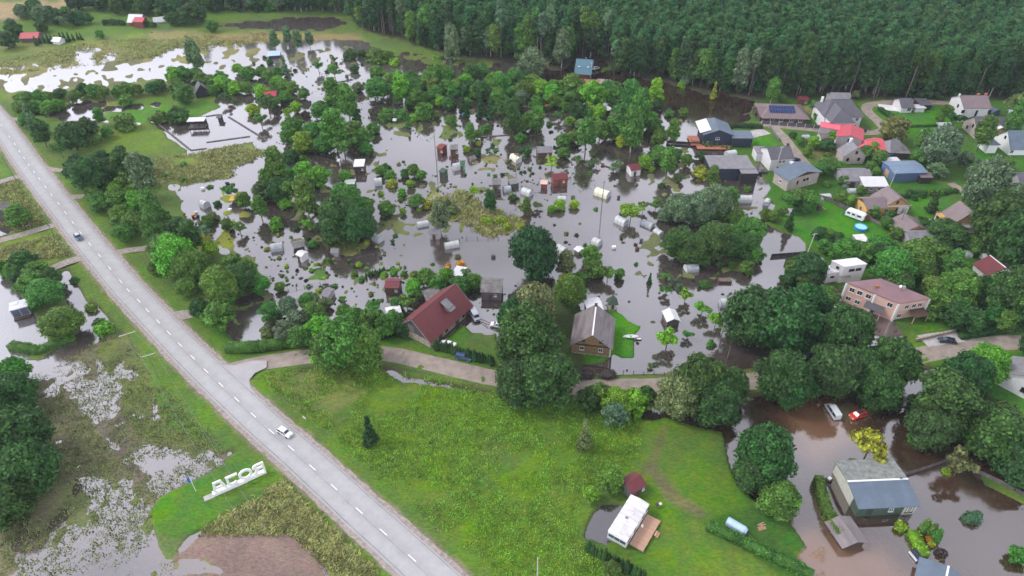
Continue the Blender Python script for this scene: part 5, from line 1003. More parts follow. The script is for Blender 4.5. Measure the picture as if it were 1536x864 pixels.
# (kind, x, y of the crown's middle in the photo, width in photo px, colour)
big = [(800,378,72,'deep',1.15),(792,505,92,'dark',1),(820,545,80,'dark',1),(778,548,70,'dark',.9),(800,460,66,'olive',1.05),(856,437,50,'mid',1),(770,475,50,'dark',1),(1020,592,74,'olive',.9),(1078,598,76,'dark',1),(1052,575,80,'dark',1.1),(1092,560,50,'dark',1),
 (1135,470,84,'dark',1.1),(1180,480,95,'dark',1.1),(1212,455,60,'dark',1),(1170,540,80,'dark',1),(1182,572,75,'dark',.9),(1238,530,80,'dark',.95),(1270,500,80,'dark',1),(1318,512,56,'deep',.9),(1335,535,72,'dark',1),(1320,580,64,'dark',1),(1290,545,70,'dark',.9),
 (1150,680,85,'dark',1),(1170,745,68,'mid',.8),(1130,710,60,'dark',.9),(1420,600,90,'dark',1),(1400,640,70,'dark',.9),(1455,560,70,'dark',1),(1480,545,60,'bright',.9),(1500,470,90,'dark',1),(1450,455,90,'dark',1),(1530,440,80,'dark',1),(1500,650,90,'dark',.9),(1530,690,80,'dark',.8),(1465,655,50,'mid',.7),
 (1412,220,56,'grey',1.1),(1392,212,40,'mid',1.0),(1432,245,48,'grey',1.0),(1480,280,60,'grey',1.3),(1505,330,75,'dark',1.2),(1530,360,75,'dark',1.1),(1520,310,60,'grey',1),(1470,400,60,'mid',.8),(1340,195,44,'olive',.8),
 (1135,300,0,'mid',1),(1040,370,60,'dark',.8),(1070,360,60,'dark',.9),(1020,365,55,'dark',.8),(1075,300,50,'grey',.9),(1050,310,50,'grey',.9),(1020,312,50,'grey',.8),(1095,295,34,'mid',.9),(1125,345,50,'mid',.8),(1110,365,50,'dark',.8),
 (505,325,62,'dark',1),(535,335,58,'dark',.9),(520,305,60,'mid',.9),(500,350,45,'dark',.8),(545,310,40,'mid',.8),
 (108,205,46,'dark',.9),(132,196,34,'dark',.9),(135,262,55,'dark',1),(120,255,45,'deep',1),(20,660,100,'dark',.9),(35,700,95,'dark',.8),(15,590,70,'dark',.9),(5,640,60,'mid',.8),(0,750,80,'dark',.9),(25,560,40,'mid',.8),
 (66,440,54,'mid',.7),(92,482,62,'mid',.7),(48,424,44,'mid',.7),(76,416,34,'dark',.8),(262,385,64,'bright',.9),(250,375,55,'mid',.9),(285,400,55,'mid',.9),(330,430,60,'mid',.9),(360,420,50,'dark',.8),(300,445,50,'grey',.9),(330,470,0,'mid',1),
 (520,505,66,'mid',1.2),(545,520,60,'mid',1.1),(490,535,45,'bright',.9),(500,500,55,'mid',1.1),(1385,680,0,'mid',1),(870,585,0,'mid',1),(925,602,52,'bright',.8),(952,600,46,'bright',.85),(885,596,40,'dark',1),(968,592,34,'dark',1.1),(922,622,40,'grey',.85),(900,592,40,'mid',.9),
 (1100,520,0,'dark',1),(1340,400,60,'mid',.8),(1375,385,60,'mid',.8),(1300,400,50,'mid',.8),(1350,425,45,'dark',.8),(1270,375,45,'mid',.7),(1440,430,60,'mid',.8),(1420,350,55,'dark',.7),(1240,440,40,'mid',.8),(1215,400,50,'dark',.9),(1320,370,40,'mid',.7),
 (800,92,44,'grey',1),(677,62,26,'grey',2.0),(290,82,26,'grey',1.7),(888,140,40,'bright',.9),(858,128,40,'mid',.8),(1010,180,0,'mid',1)]
for x, y, w_, c, hs in big:
    if w_: plant('big' if w_ > 48 else 'round', x, y, w_ * .92, c, hs=hs)
mids = [ # (kind, x, y, w, colour)
 ('round',40,180,30,'mid'),('round',70,165,24,'mid'),('round',60,192,30,'grey'),('round',28,160,26,'mid'),('round',82,158,26,'mid'),('spruce',45,178,24,'grey'),('round',60,198,30,'dark'),('shrub',190,152,28,'mid'),('shrub',186,184,40,'mid'),('round',148,174,18,'mid'),('shrub',268,172,40,'dark'),('shrub',240,176,30,'mid'),('round',338,143,22,'dark'),('round',275,138,40,'mid'),('round',263,128,30,'mid'),('round',342,126,20,'mid'),('round',318,135,22,'mid'),('round',330,115,26,'mid'),
 ('tall',410,57,18,'grey'),('tall',430,52,16,'grey'),('tall',445,58,18,'grey'),('tall',463,57,16,'grey'),('spruce',427,100,18,'grey'),('round',416,108,22,'mid'),('open',477,97,20,'mid'),('round',501,105,26,'mid'),('round',532,102,18,'dark'),('round',563,112,20,'mid'),('shrub',526,84,26,'dark'),('shrub',543,80,18,'dark'),('shrub',565,84,36,'mid'),('round',583,82,22,'mid'),('shrub',592,92,20,'lime'),
 ('round',655,88,18,'bright'),('round',656,101,16,'bright'),('spruce',677,108,18,'grey'),('tall',724,60,22,'grey'),('round',760,72,24,'mid'),('open',502,88,12,'dark'),('shrub',405,94,14,'dark'),
 ('tall',500,140,36,'mid'),('tall',520,150,34,'mid'),('spruce',530,158,26,'dark'),('round',455,140,26,'mid'),('round',438,130,26,'mid'),('round',445,160,22,'lime'),('round',432,168,20,'bright'),('shrub',458,172,18,'purple'),('round',480,165,40,'mid'),('round',400,150,34,'dark'),('round',378,162,26,'lime'),('round',390,175,26,'mid'),
 ('round',537,130,24,'olive'),('round',565,132,50,'mid'),('round',578,122,30,'mid'),('round',620,130,34,'mid'),('round',640,120,34,'mid'),('round',652,140,34,'mid'),('round',625,145,36,'mid'),('round',600,128,30,'bright'),('round',680,135,30,'mid'),('round',672,155,24,'mid'),('round',660,152,22,'lime'),('round',635,165,36,'mid'),
 ('shrub',580,172,30,'mid'),('shrub',602,172,26,'mid'),('shrub',624,176,22,'bright'),('spruce',612,182,14,'mid'),('spruce',694,155,18,'deep'),('spruce',700,165,16,'deep'),('spruce',722,160,22,'deep'),('spruce',735,162,20,'dark'),('round',705,198,20,'mid'),('round',716,202,20,'mid'),('shrub',728,192,20,'mid'),('round',770,177,30,'dark'),('round',762,182,22,'mid'),('round',800,178,40,'mid'),('round',783,185,30,'mid'),
 ('round',700,222,14,'lime'),('round',716,228,16,'dark'),('round',718,215,12,'lime'),('open',732,226,12,'dark'),('open',744,224,12,'mid'),('open',738,222,10,'dark'),('round',780,205,22,'mid'),('round',790,225,20,'dark'),('round',708,205,16,'mid'),
 ('round',772,188,26,'mid'),('round',802,183,32,'mid'),('open',838,170,20,'mid'),('round',848,158,24,'mid'),('round',890,160,22,'bright'),('round',830,150,30,'mid'),('round',855,145,30,'mid'),('round',875,140,40,'mid'),('round',915,138,50,'mid'),('round',945,150,40,'mid'),('round',960,165,40,'mid'),('round',930,165,34,'mid'),('round',985,155,24,'dark'),('round',984,136,28,'lime'),
 ('tall',1010,195,24,'mid'),('round',990,205,36,'mid'),('round',975,180,44,'mid'),('round',950,190,40,'mid'),('round',925,190,44,'mid'),('round',900,195,40,'mid'),('round',880,200,36,'mid'),('round',860,205,30,'mid'),('round',845,210,30,'mid'),('round',935,210,30,'lime'),('round',990,230,44,'mid'),('round',970,240,30,'bright'),('round',1003,240,30,'mid'),('round',978,252,14,'lime'),
 ('round',845,228,26,'mid'),('round',828,240,24,'lime'),('round',1015,230,24,'mid'),('round',1030,240,26,'mid'),('round',1052,232,22,'dark'),('round',1018,266,22,'olive'),('shrub',1008,252,14,'mid'),('shrub',1052,258,30,'yellow'),('round',1070,262,22,'mid'),('round',1040,170,0,'mid'),
 ('shrub',1005,170,16,'mid'),('shrub',1025,168,20,'mid'),('shrub',1022,128,14,'lime'),('spruce',1072,136,16,'yellow'),('spruce',1112,145,0,'mid'),
 ('round',840,305,24,'lime'),('round',862,305,20,'lime'),('round',828,312,18,'bright'),('round',947,315,34,'lime'),('round',965,308,18,'mid'),('round',985,302,22,'mid'),('round',938,310,20,'lime'),('open',873,262,12,'dark'),('open',895,242,16,'grey'),('open',883,245,14,'grey'),('open',925,245,20,'grey'),('open',920,252,16,'grey'),
 ('open',806,305,18,'olive'),('open',785,312,18,'mid'),('shrub',792,316,18,'olive'),('round',790,305,18,'mid'),('shrub',770,296,16,'dark'),('round',735,300,24,'dark'),('open',711,285,18,'lime'),('round',735,288,18,'mid'),
 ('round',660,322,34,'grey'),('round',640,310,0,'grey'),('round',625,300,30,'mid'),('round',580,312,34,'mid'),('round',570,255,22,'mid'),('round',585,262,24,'mid'),('round',607,258,18,'mid'),('round',620,255,26,'mid'),('round',632,262,22,'mid'),('round',517,262,24,'bright'),('shrub',588,275,20,'yellow'),('round',615,275,18,'bright'),('round',578,250,16,'mid'),
 ('round',440,190,44,'mid'),('round',470,195,44,'mid'),('round',500,190,44,'mid'),('round',530,195,44,'mid'),('round',455,210,44,'bright'),('round',485,215,44,'mid'),('round',515,215,44,'mid'),('round',545,205,40,'mid'),('round',560,190,26,'mid'),('round',430,205,30,'mid'),('round',548,222,26,'mid'),('shrub',433,235,30,'dark'),('shrub',455,238,16,'mid'),
 ('round',412,250,36,'mid'),('round',400,265,36,'mid'),('round',430,262,40,'mid'),('round',455,255,44,'bright'),('round',480,262,40,'bright'),('round',420,285,50,'dark'),('round',395,285,40,'dark'),('round',440,285,40,'mid'),('round',457,292,40,'mid'),('round',388,308,24,'mid'),('round',427,305,26,'bright'),('round',470,270,30,'mid'),
 ('open',462,335,22,'bright'),('round',468,365,20,'mid'),('shrub',445,342,12,'dark'),('shrub',414,336,26,'bright'),
 ('round',160,250,40,'dark'),('round',185,245,36,'dark'),('round',215,248,36,'dark'),('round',150,278,36,'mid'),('round',170,262,34,'mid'),('round',190,270,36,'mid'),('round',210,262,40,'grey'),('round',175,285,34,'bright'),('round',140,290,30,'mid'),('round',200,285,30,'bright'),('round',90,225,26,'mid'),('round',145,210,22,'mid'),('round',160,200,22,'mid'),
 ('round',150,305,40,'mid'),('round',175,300,44,'mid'),('round',205,300,44,'bright'),('round',225,310,36,'mid'),('round',180,325,44,'mid'),('round',200,335,44,'mid'),('round',165,330,34,'bright'),('round',240,325,34,'mid'),('round',185,350,36,'mid'),('round',205,358,40,'mid'),('round',228,345,30,'mid'),('round',270,345,44,'dark'),('round',285,355,36,'dark'),('round',255,345,30,'mid'),('round',305,345,24,'grey'),
 ('round',345,285,26,'mid'),('round',365,300,30,'mid'),('round',310,330,24,'mid'),('round',340,335,24,'mid'),('shrub',325,305,14,'dark'),('open',358,340,26,'mid'),('shrub',318,325,24,'olive'),
 ('round',315,375,34,'lime'),('round',345,395,40,'mid'),('round',370,405,40,'mid'),('round',390,425,40,'mid'),('round',310,415,40,'mid'),('round',340,445,30,'bright'),('round',300,465,40,'dark'),('round',325,475,44,'mid'),('round',315,495,36,'mid'),('shrub',375,400,16,'purple'),('shrub',302,402,16,'purple'),('round',280,430,40,'mid'),('round',240,355,40,'mid'),('round',235,400,34,'mid'),
 ('round',430,460,44,'grey'),('round',445,480,40,'grey'),('round',470,470,44,'mid'),('round',460,450,34,'mid'),('round',405,465,40,'mid'),('round',425,495,34,'grey'),('round',450,505,40,'mid'),('round',480,490,44,'bright'),('round',400,498,24,'olive'),('round',530,475,40,'mid'),('round',555,480,40,'mid'),('round',575,490,36,'mid'),('round',515,465,34,'mid'),('round',590,480,34,'mid'),('round',605,490,30,'dark'),('round',560,455,30,'mid'),('round',595,455,30,'mid'),('round',610,450,30,'mid'),('round',420,430,20,'mid'),('round',488,455,26,'olive'),
 ('round',640,415,40,'mid'),('round',655,425,36,'mid'),('round',670,412,30,'bright'),('round',620,430,34,'bright'),('round',690,425,40,'mid'),('round',708,420,36,'mid'),('round',622,412,20,'grey'),('round',628,440,24,'mid'),('round',700,410,22,'mid'),
 ('round',887,380,38,'mid'),('round',893,400,40,'mid'),('round',912,408,28,'mid'),('round',930,410,22,'mid'),('round',850,395,34,'olive'),('round',850,425,46,'lime'),('round',870,415,30,'mid'),('spruce',975,418,12,'dark'),('open',998,412,18,'mid'),('open',1000,432,22,'mid'),('shrub',1058,425,20,'mid'),('round',1005,505,0,'lime'),
 ('open',1003,505,40,'lime'),('open',1032,500,20,'mid'),('shrub',1067,515,18,'mid'),('open',976,547,12,'mid'),('open',1030,440,26,'bright'),('open',1055,460,30,'bright'),('open',1075,478,28,'bright'),('shrub',1020,430,16,'grey'),('open',1008,418,18,'grey'),
 ('round',1105,325,34,'mid'),('round',1135,382,34,'mid'),('round',1120,400,30,'mid'),('round',1090,345,34,'mid'),('round',1080,318,34,'mid'),('round',1000,320,34,'grey'),('shrub',993,278,12,'dark'),('shrub',1152,275,0,'mid'),
 ('spruce',1185,333,22,'dark'),('shrub',1122,283,14,'mid'),('round',1150,320,26,'mid'),('round',1175,318,20,'mid'),('round',1200,296,40,'mid'),('round',1215,302,40,'mid'),('round',1185,300,34,'mid'),('round',1208,310,34,'dark'),('round',1160,325,26,'mid'),
 ('round',1160,135,26,'mid'),('round',1172,148,22,'mid'),('round',1283,143,16,'olive'),('round',1225,160,26,'mid'),('round',1228,175,22,'mid'),('round',1250,205,28,'bright'),('round',1240,218,34,'dark'),('round',1190,203,16,'dark'),('round',1200,212,20,'mid'),('round',1220,215,26,'bright'),('round',1240,250,34,'mid'),('round',1225,245,30,'mid'),('round',1258,252,26,'mid'),('round',1212,228,20,'mid'),
 ('round',1320,238,30,'mid'),('round',1345,178,0,'mid'),('round',1265,272,24,'mid'),('round',1308,250,24,'mid'),('round',1314,258,18,'mid'),('shrub',1240,278,14,'mid'),('round',1300,230,30,'mid'),('round',1310,222,26,'bright'),('round',1185,192,0,'mid'),
 ('round',1276,302,26,'bright'),('round',1262,298,30,'mid'),('round',1293,286,22,'mid'),('round',1300,300,22,'mid'),('round',1310,318,26,'mid'),('round',1335,325,26,'dark'),('round',1330,335,30,'mid'),('round',1375,318,26,'dark'),('spruce',1401,305,26,'dark'),('round',1345,350,26,'mid'),
 ('round',1420,165,26,'mid'),('round',1432,180,30,'dark'),('round',1410,178,20,'mid'),('round',1478,198,34,'mid'),('round',1530,150,40,'olive'),('round',1525,180,34,'mid'),('round',1405,255,36,'grey'),('round',1450,240,30,'grey'),('round',1460,220,0,'grey'),('round',1380,235,36,'mid'),('round',1460,262,34,'grey'),('round',1440,290,0,'mid'),('round',1495,250,30,'mid'),('round',1510,245,30,'mid'),('round',1480,255,40,'grey'),
 ('round',1400,375,50,'mid'),('round',1360,400,46,'mid'),('round',1330,410,44,'mid'),('round',1390,410,44,'mid'),('shrub',1398,390,22,'purple'),('shrub',1410,408,20,'yellow'),('round',1300,380,40,'mid'),('round',1340,375,40,'mid'),('round',1430,395,34,'mid'),('round',1255,380,34,'mid'),('round',1235,370,30,'mid'),('round',1210,420,44,'dark'),('round',1195,400,40,'mid'),('round',1185,415,34,'dark'),('round',1440,350,30,'mid'),('round',1460,370,40,'mid'),('round',1500,375,40,'mid'),('round',1480,430,50,'dark'),('round',1380,440,0,'dark'),('round',1400,430,50,'mid'),('round',1435,475,40,'dark'),('round',1530,490,40,'dark'),
 ('round',1290,482,24,'lime'),('round',1252,470,26,'mid'),('round',1440,600,50,'mid'),('round',1460,620,44,'mid'),('round',1380,610,40,'dark'),('round',1375,655,24,'mid'),('round',1400,655,34,'lime'),('round',1485,620,34,'mid'),('round',1220,560,50,'dark'),('round',1340,600,30,'dark'),
 ('open',1308,664,60,'yellow'),('shrub',1458,778,0,'mid'),('open',1445,693,52,'brown'),('shrub',1420,706,18,'lime'),('round',1530,830,30,'mid'),('round',1176,748,50,'bright'),
 ('spruce',554,650,28,'deep'),('spruce',877,656,28,'olive'),('round',918,720,42,'mid'),('round',886,742,26,'bright'),('round',918,855,30,'mid'),('round',1105,400,0,'mid'),
 ('round',20,560,50,'mid'),('round',120,480,0,'mid'),('shrub',135,460,22,'mid'),('shrub',155,495,34,'bright'),('shrub',150,485,22,'mid'),('round',35,395,50,'dark'),('round',55,405,44,'mid'),('round',20,410,34,'mid'),('round',25,325,44,'mid'),('round',12,250,26,'mid'),('shrub',60,232,0,'mid'),('shrub',112,420,16,'mid'),('round',5,265,14,'bright'),
 ('round',8,60,36,'dark'),('round',20,45,30,'dark'),('round',50,12,34,'dark'),('round',30,18,22,'mid'),('round',62,40,22,'dark'),('round',95,32,18,'grey'),('round',75,25,20,'grey'),('round',120,28,24,'dark'),('round',100,20,22,'mid'),('round',130,28,22,'dark'),('round',150,52,16,'mid'),('round',258,28,26,'dark'),('round',240,20,20,'mid'),('round',290,20,40,'dark'),('round',275,25,30,'dark'),('round',230,6,20,'dark'),('round',316,40,22,'mid'),('round',90,8,0,'dark'),('round',15,35,18,'grey'),
]
for k, x, y, w_, c in mids:
    if k == 'round' and y < 470 and w_ > 16: k = random.choices(['round', 'open', 'tall'], [8, 1, 1])[0]
    if w_: plant(k, x, y, w_ * (.92 if y > 470 or k in ('open', 'shrub') else (.74 if x > 1120 else (.80 if x < 425 else .76))), c, hs=random.uniform(.70, .95) if k == 'round' and y < 470 else random.uniform(.85, 1.02))
# rows and thickets
_thin[0] = True
def row(kind, a, b, n, wpx, cols, jx=3, jy=3, hs=1.0, group=None):
    for i in range(n):
        t = (i + .5) / n; plant(kind, a[0] + (b[0] - a[0]) * t + random.uniform(-jx, jx), a[1] + (b[1] - a[1]) * t + random.uniform(-jy, jy), wpx * random.uniform(.8, 1.2), random.choice(cols), hs=hs * random.uniform(.9, 1.1), group=group)
row('round', (0, 148), (250, 128), 15, 26, ['mid', 'mid', 'dark', 'mid'], 4, 5, .8, 'hedge of bushes behind the left fields')
row('round', (10, 162), (95, 158), 5, 24, ['mid', 'bright'], 3, 3, .8)
row('round', (700, 108), (850, 132), 10, 30, ['mid', 'mid', 'bright', 'dark'], 4, 6, .8)
row('round', (690, 125), (850, 140), 9, 30, ['mid', 'mid', 'bright', 'grey'], 4, 6, .8)
row('round', (560, 110), (700, 130), 7, 24, ['mid', 'mid', 'bright'], 6, 6, .8)
row('round', (640, 110), (780, 160), 8, 28, ['mid', 'mid', 'dark'], 8, 8, .9)
row('round', (350, 100), (430, 125), 7, 24, ['mid', 'mid', 'bright'], 6, 6, .8)
row('round', (255, 105), (350, 128), 7, 26, ['mid', 'mid', 'bright'], 4, 6, .8)
row('round', (350, 130), (430, 150), 6, 22, ['mid', 'mid', 'lime'], 6, 8, .8)
row('spruce', (50, 62), (125, 56), 12, 8, ['dark', 'deep'], 1, 1, .8, 'row of small dark conifers far left')
row('round', (155, 34), (188, 35), 7, 9, ['dark', 'deep'], 1, 1, .9, 'clipped dark trees before the far farmhouse')
row('round', (196, 35), (234, 38), 8, 9, ['dark', 'deep'], 1, 1, .9, 'clipped dark trees before the far farmhouse')
row('round', (105, 3), (265, 8), 13, 24, ['deep', 'dark'], 4, 4, 1.0, 'dark trees at the far top left')
row('round', (30, 14), (110, 30), 6, 22, ['deep', 'dark', 'grey'], 6, 5, 1.0)
row('round', (1230, 345), (1320, 385), 7, 30, ['mid', 'dark', 'mid'], 8, 5, .8)
row('shrub', (1040, 385), (1100, 400), 4, 14, ['mid'], 6, 3)
row('round', (1440, 480), (1536, 480), 5, 44, ['dark', 'mid'], 8, 8, .9)
row('round', (1480, 600), (1536, 680), 4, 50, ['dark'], 8, 8, .8)
row('shrub', (1350, 300), (1440, 285), 7, 14, ['mid', 'dark'], 2, 2)
row('shrub', (640, 300), (690, 320), 5, 18, ['yellow', 'lime', 'olive'], 8, 6)
row('shrub', (720, 325), (780, 340), 7, 16, ['yellow', 'yellow', 'lime'], 8, 8)
row('shrub', (488, 362), (545, 372), 12, 10, ['yellow', 'lime', 'olive'], 6, 8)
row('weed', (570, 407), (610, 400), 12, 7, ['mid', 'bright'], 2, 2)
row('shrub', (520, 410), (610, 415), 6, 14, ['bright', 'mid'], 8, 8)
row('round', (120, 300), (160, 230), 4, 26, ['mid', 'dark'], 5, 5, .8)
# thuja rows
_thin[0] = False
row('thuja', (652, 518), (742, 543), 22, 6.3, ['deep', 'dark'], .6, .6, 1.0, 'row of clipped thujas in front of the barn yard')
row('thuja', (879, 820), (968, 866), 14, 9, ['dark', 'deep'], 1, 1, 1.0, 'row of clipped thujas below the mobile home')
row('thuja', (548, 412), (578, 404), 9, 4, ['dark'], 1, 1, .9, 'row of small thujas in the water')
row('thuja', (1050, 215), (1100, 222), 7, 4, ['mid'], 2, 1, .8)
plant('thuja', 1388, 486, 17, 'mid', hs=1.1)
for x, y, w_ in ((1391, 786, 13), (1401, 793, 13), (1408, 801, 14)): plant('thuja', x, y, w_, 'mid', hs=.8, group='three clipped cones by the lower flood')
for x, y, w_, c in ((1395, 808, 12, 'orange'), (1398, 815, 13, 'yellow'), (1412, 828, 20, 'purple'), (1414, 840, 10, 'brown'), (1281, 694, 18, 'purple'), (987, 655, 0, 'mid'), (690, 395, 16, 'orange'), (647, 440, 9, 'orange'), (672, 398, 9, 'orange'), (1352, 789, 22, 'lime')):
    if w_: plant('shrub', x, y, w_, c, hs=1.1 if c == 'lime' else .9)
# thickets filled at random
_thin[0] = True
def thicket(poly, n, wr, cols, kinds=('round',), minD=9, hs=.85):
    n = int(n * 1.2); xs = [p[0] for p in poly]; ys = [p[1] for p in poly]; pts = []; tr = 0
    while len(pts) < n and tr < n * 40:
        tr += 1; x, y = random.uniform(min(xs), max(xs)), random.uniform(min(ys), max(ys))
        if not inpoly(np.array([x]), np.array([y]), poly)[0] or any((x - a) ** 2 + (y - b) ** 2 * 2 < minD ** 2 for a, b in pts): continue
        pts.append((x, y)); plant(random.choice(kinds), x, y, random.uniform(*wr), random.choice(cols), hs=hs * random.uniform(.85, 1.15))
thicket([(700,130),(860,140),(990,165),(990,200),(870,185),(780,160),(700,170)], 20, (16, 28), ['mid', 'mid', 'bright', 'dark', 'grey'], minD=13)
thicket([(580,140),(700,150),(690,185),(600,165)], 9, (14, 24), ['mid', 'dark'], minD=13)
thicket([(430,300),(640,280),(640,330),(560,340),(450,330)], 14, (10, 20), ['mid', 'olive', 'bright'], ('shrub', 'shrub', 'round'), 16)
thicket([(300,230),(330,285),(240,280),(230,240)], 4, (9, 14), ['mid'], ('shrub',), 14, .7)
thicket([(740,160),(880,150),(900,260),(780,260)], 12, (8, 14), ['mid', 'dark', 'olive'], ('shrub', 'open'), 12)
thicket([(560,380),(700,380),(640,470),(420,440),(420,400)], 26, (7, 16), ['mid', 'olive', 'bright', 'yellow'], ('shrub', 'open', 'shrub'), 11)
thicket([(400,300),(620,355),(560,400),(390,400)], 14, (6, 12), ['mid', 'olive', 'yellow', 'dark'], ('shrub', 'shrub', 'open'), 12)
thicket([(1160,205),(1260,215),(1275,250),(1220,250)], 12, (8, 16), ['mid', 'bright', 'olive'], ('shrub', 'open'), 10)
thicket([(960,400),(1090,400),(1090,500),(960,480)], 9, (6, 12), ['mid', 'olive', 'dark'], ('shrub',), 13)
thicket([(285,470),(350,520),(300,535),(280,500)], 6, (16, 28), ['mid', 'bright'], ('shrub',), 13)
thicket([(1250,390),(1536,380),(1536,500),(1410,490),(1330,440)], 22, (26, 44), ['dark', 'mid', 'mid'], ('round', 'round', 'shrub'), 22, .8)
thicket([(0,395),(60,400),(40,425),(0,415)], 5, (18, 30), ['mid', 'dark'], ('round',), 12)
# leafy bits and drowned beds in the open water
_thin[0] = False
wz = [(420,330,560,440,40),(560,240,800,300,55),(660,150,880,260,55),(780,240,960,400,40),(860,400,1100,560,28),(430,400,640,470,45),(380,80,560,130,30),(240,270,400,360,20),(560,330,720,400,35),(1100,620,1500,860,8)]
nw = 0
for x0, y0, x1, y1, n in wz:
    for _ in range(n):
        if nw >= 290: break
        x, y = random.uniform(x0, x1), random.uniform(y0, y1); g_ = at(x, y)
        if ground_h(g_.x, g_.y) > .15: continue
        nw += 1; plant('weed', x, y, random.uniform(2.5, 8), random.choice(['dark', 'deep', 'mid', 'olive', 'purple']), hs=random.uniform(.6, 1.4))
# the smallest leaves, drowned vegetable rows and flotsam: too many to count
wk = bpy.data.collections.new('drowned_plant_kinds')
for i, cl_ in enumerate(((.06, .13, .03), (.13, .22, .04), (.20, .26, .05), (.10, .11, .05))):
    me = KINDS['weed'][i][0].copy(); me.materials.clear(); me.materials.append(foliage_mat('drowned_leaf', False, cl_)); wk.objects.link(bpy.data.objects.new('drowned_plant', me))
gz = [at(*p) for p in ((430,85),(560,70),(640,110),(1000,160),(1150,260),(1130,360),(1100,560),(960,560),(870,440),(640,500),(350,490),(240,285),(410,240))]
kx = rng.uniform(-150, 160, 30000); ky = rng.uniform(90, 330, 30000); rw = (kx * .8 + ky * .6); m_ = inpoly(kx, ky, [(p.x, p.y) for p in gz]); dn = fbm(kx * .09, ky * .09 + 30)
for op in (((660,362),(790,345),(840,300),(930,270),(1010,330),(930,410),(760,425),(690,410)), ((880,470),(1000,440),(1090,500),(1100,565),(880,565)), ((590,200),(700,225),(760,275),(690,285),(600,240)), ((980,180),(1080,190),(1050,240),(990,200))): m_ &= ~inpoly(kx, ky, [tuple(at(*q)[:2]) for q in op])
m_ &= (dn > .465) & ((rw % 3.2 < .7) | (dn > .62)) & (rng.random(30000) < .75)
kx, ky = kx[m_], ky[m_]; u_, v_ = pix(kx, ky); hz_ = Hh[np.clip(((v_ - NY0) / ST).astype(int), 0, len(gv) - 1), np.clip(((u_ - NX0) / ST).astype(int), 0, len(gu) - 1)]
vm = bpy.data.meshes.new('drowned_plants'); vm.vertices.add(len(kx)); vm.vertices.foreach_set('co', np.stack([kx, ky, np.clip(hz_, -.12, .5)], -1).ravel().astype(np.float32)); print('drowned', len(kx))
o = mesh_obj('drowned_plants', vm); tag(o, 'drowned vegetable rows and leafy bits poking out of the flood', 'plants', kind='stuff'); instancer(o, wk, .18, .6, 'drowned_scatter', .35)
# hedges: clipped boxes of leaves
def hedge(pts, wd, ht, col, label, name='hedge', core=True):
    P_ = [at(x, y, .3) for x, y in pts]; r = np.random.default_rng(int(pts[0][0] * 7 + pts[0][1])); V = []; cb = MB(); tot = 0
    c0 = P_[0]; 
    for a, b in zip(P_[:-1], P_[1:]):
        a, b = a - c0, b - c0; d = (b - a); L = d.length; d.normalize(); n = Vector((-d.y, d.x, 0)); area = L * (wd + 2 * ht); k = int(area * 13)
        u = r.random(k) * L; s = r.random(k); tt = (wd + 2 * ht) * s; pos = np.zeros((k, 3)); nr = np.zeros((k, 3))
        D, N = np.array(d), np.array(n); left = tt < ht; right = tt > ht + wd; top = ~(left | right)
        bul = 1 + .12 * np.sin(u * 1.7) + r.normal(size=k) * .05
        pos[:] = np.array(a) + D * u[:, None]
        pos[left] += N * (wd / 2) * bul[left][:, None]; pos[left, 2] = tt[left] + .3; nr[left] = N
        pos[right] -= N * (wd / 2) * bul[right][:, None]; pos[right, 2] = tt[right] - ht - wd + .3; nr[right] = -N
        pos[top] += N * ((tt[top] - ht - wd / 2))[:, None]; pos[top, 2] = ht * bul[top] + .3; nr[top] = (0, 0, 1)
        nr += r.normal(size=nr.shape) * .5; nr /= np.linalg.norm(nr, axis=1)[:, None]; add_quads(V, None, pos, nr, .17, r)
        tot += 1; cb.box(((a + b) / 2)[:2] + ((ht * .94 - .3) / 2 - .013 * tot,), (L + wd * .3, wd * (.86 - .011 * tot), ht * .94 + .3), math.atan2(d.y, d.x))
    vv = np.concatenate(V); vv[:, 2] -= .3; fx = np.array(cb.v); fx[:, 2] += .0; F = []
    for f in cb.f: F += [(f[0], f[1], f[2]), (f[0], f[2], f[3])] if len(f) == 4 else [f]
    me = leaf_mesh(name, vv, M['foliage'], (fx, np.array(F)))
    o = mesh_obj(name, me, None, (c0.x, c0.y, max(.0, ground_h(c0.x, c0.y)) - .05)); o.color = (*COLS[col][0], 1); tag(o, label, 'hedge'); return o
hedge([(342,528),(390,524),(430,519),(466,513)], 2.4, 2.0, 'mid', 'thick dark hedge along the village road near the junction')
hedge([(1226,722),(1231,745),(1240,772),(1258,805)], 2.0, 2.2, 'mid', 'tall curving hedge in brown water left of the green outbuilding')
hedge([(1062,792),(1110,815),(1160,838),(1215,866)], 2.0, 1.6, 'mid', 'clipped green hedge running to the bottom edge')
hedge([(1368,800),(1376,818),(1386,834)], 2.0, 1.3, 'lime', 'short yellow-green hedge standing in brown water')
hedge([(1318,166),(1345,184)], 1.6, 1.6, 'dark', 'clipped hedge beside the village lawn below the white slab')
hedge([(1362,191),(1406,190)], 1.0, .9, 'dark', 'low dark hedge across the village lawn')
hedge([(1096,190),(1142,193)], 2.0, 2.0, 'deep', 'dark hedge behind the dark blue house')
hedge([(1180,395),(1212,388)], 1.5, 1.6, 'dark', 'dark hedge at the pond near a leaning pole')
hedge([(1440,508),(1490,500),(1540,494)], 1.6, 1.5, 'dark', 'dark hedge above the village road at the right')
hedge([(1322,296),(1362,297),(1362,290),(1420,292)], 1.2, 1.2, 'dark', 'hedge behind the orange-yellow house')
hedge([(18,520),(60,528),(110,505)], 2.5, 1.6, 'mid', 'low willow bank curving round the bright pond')
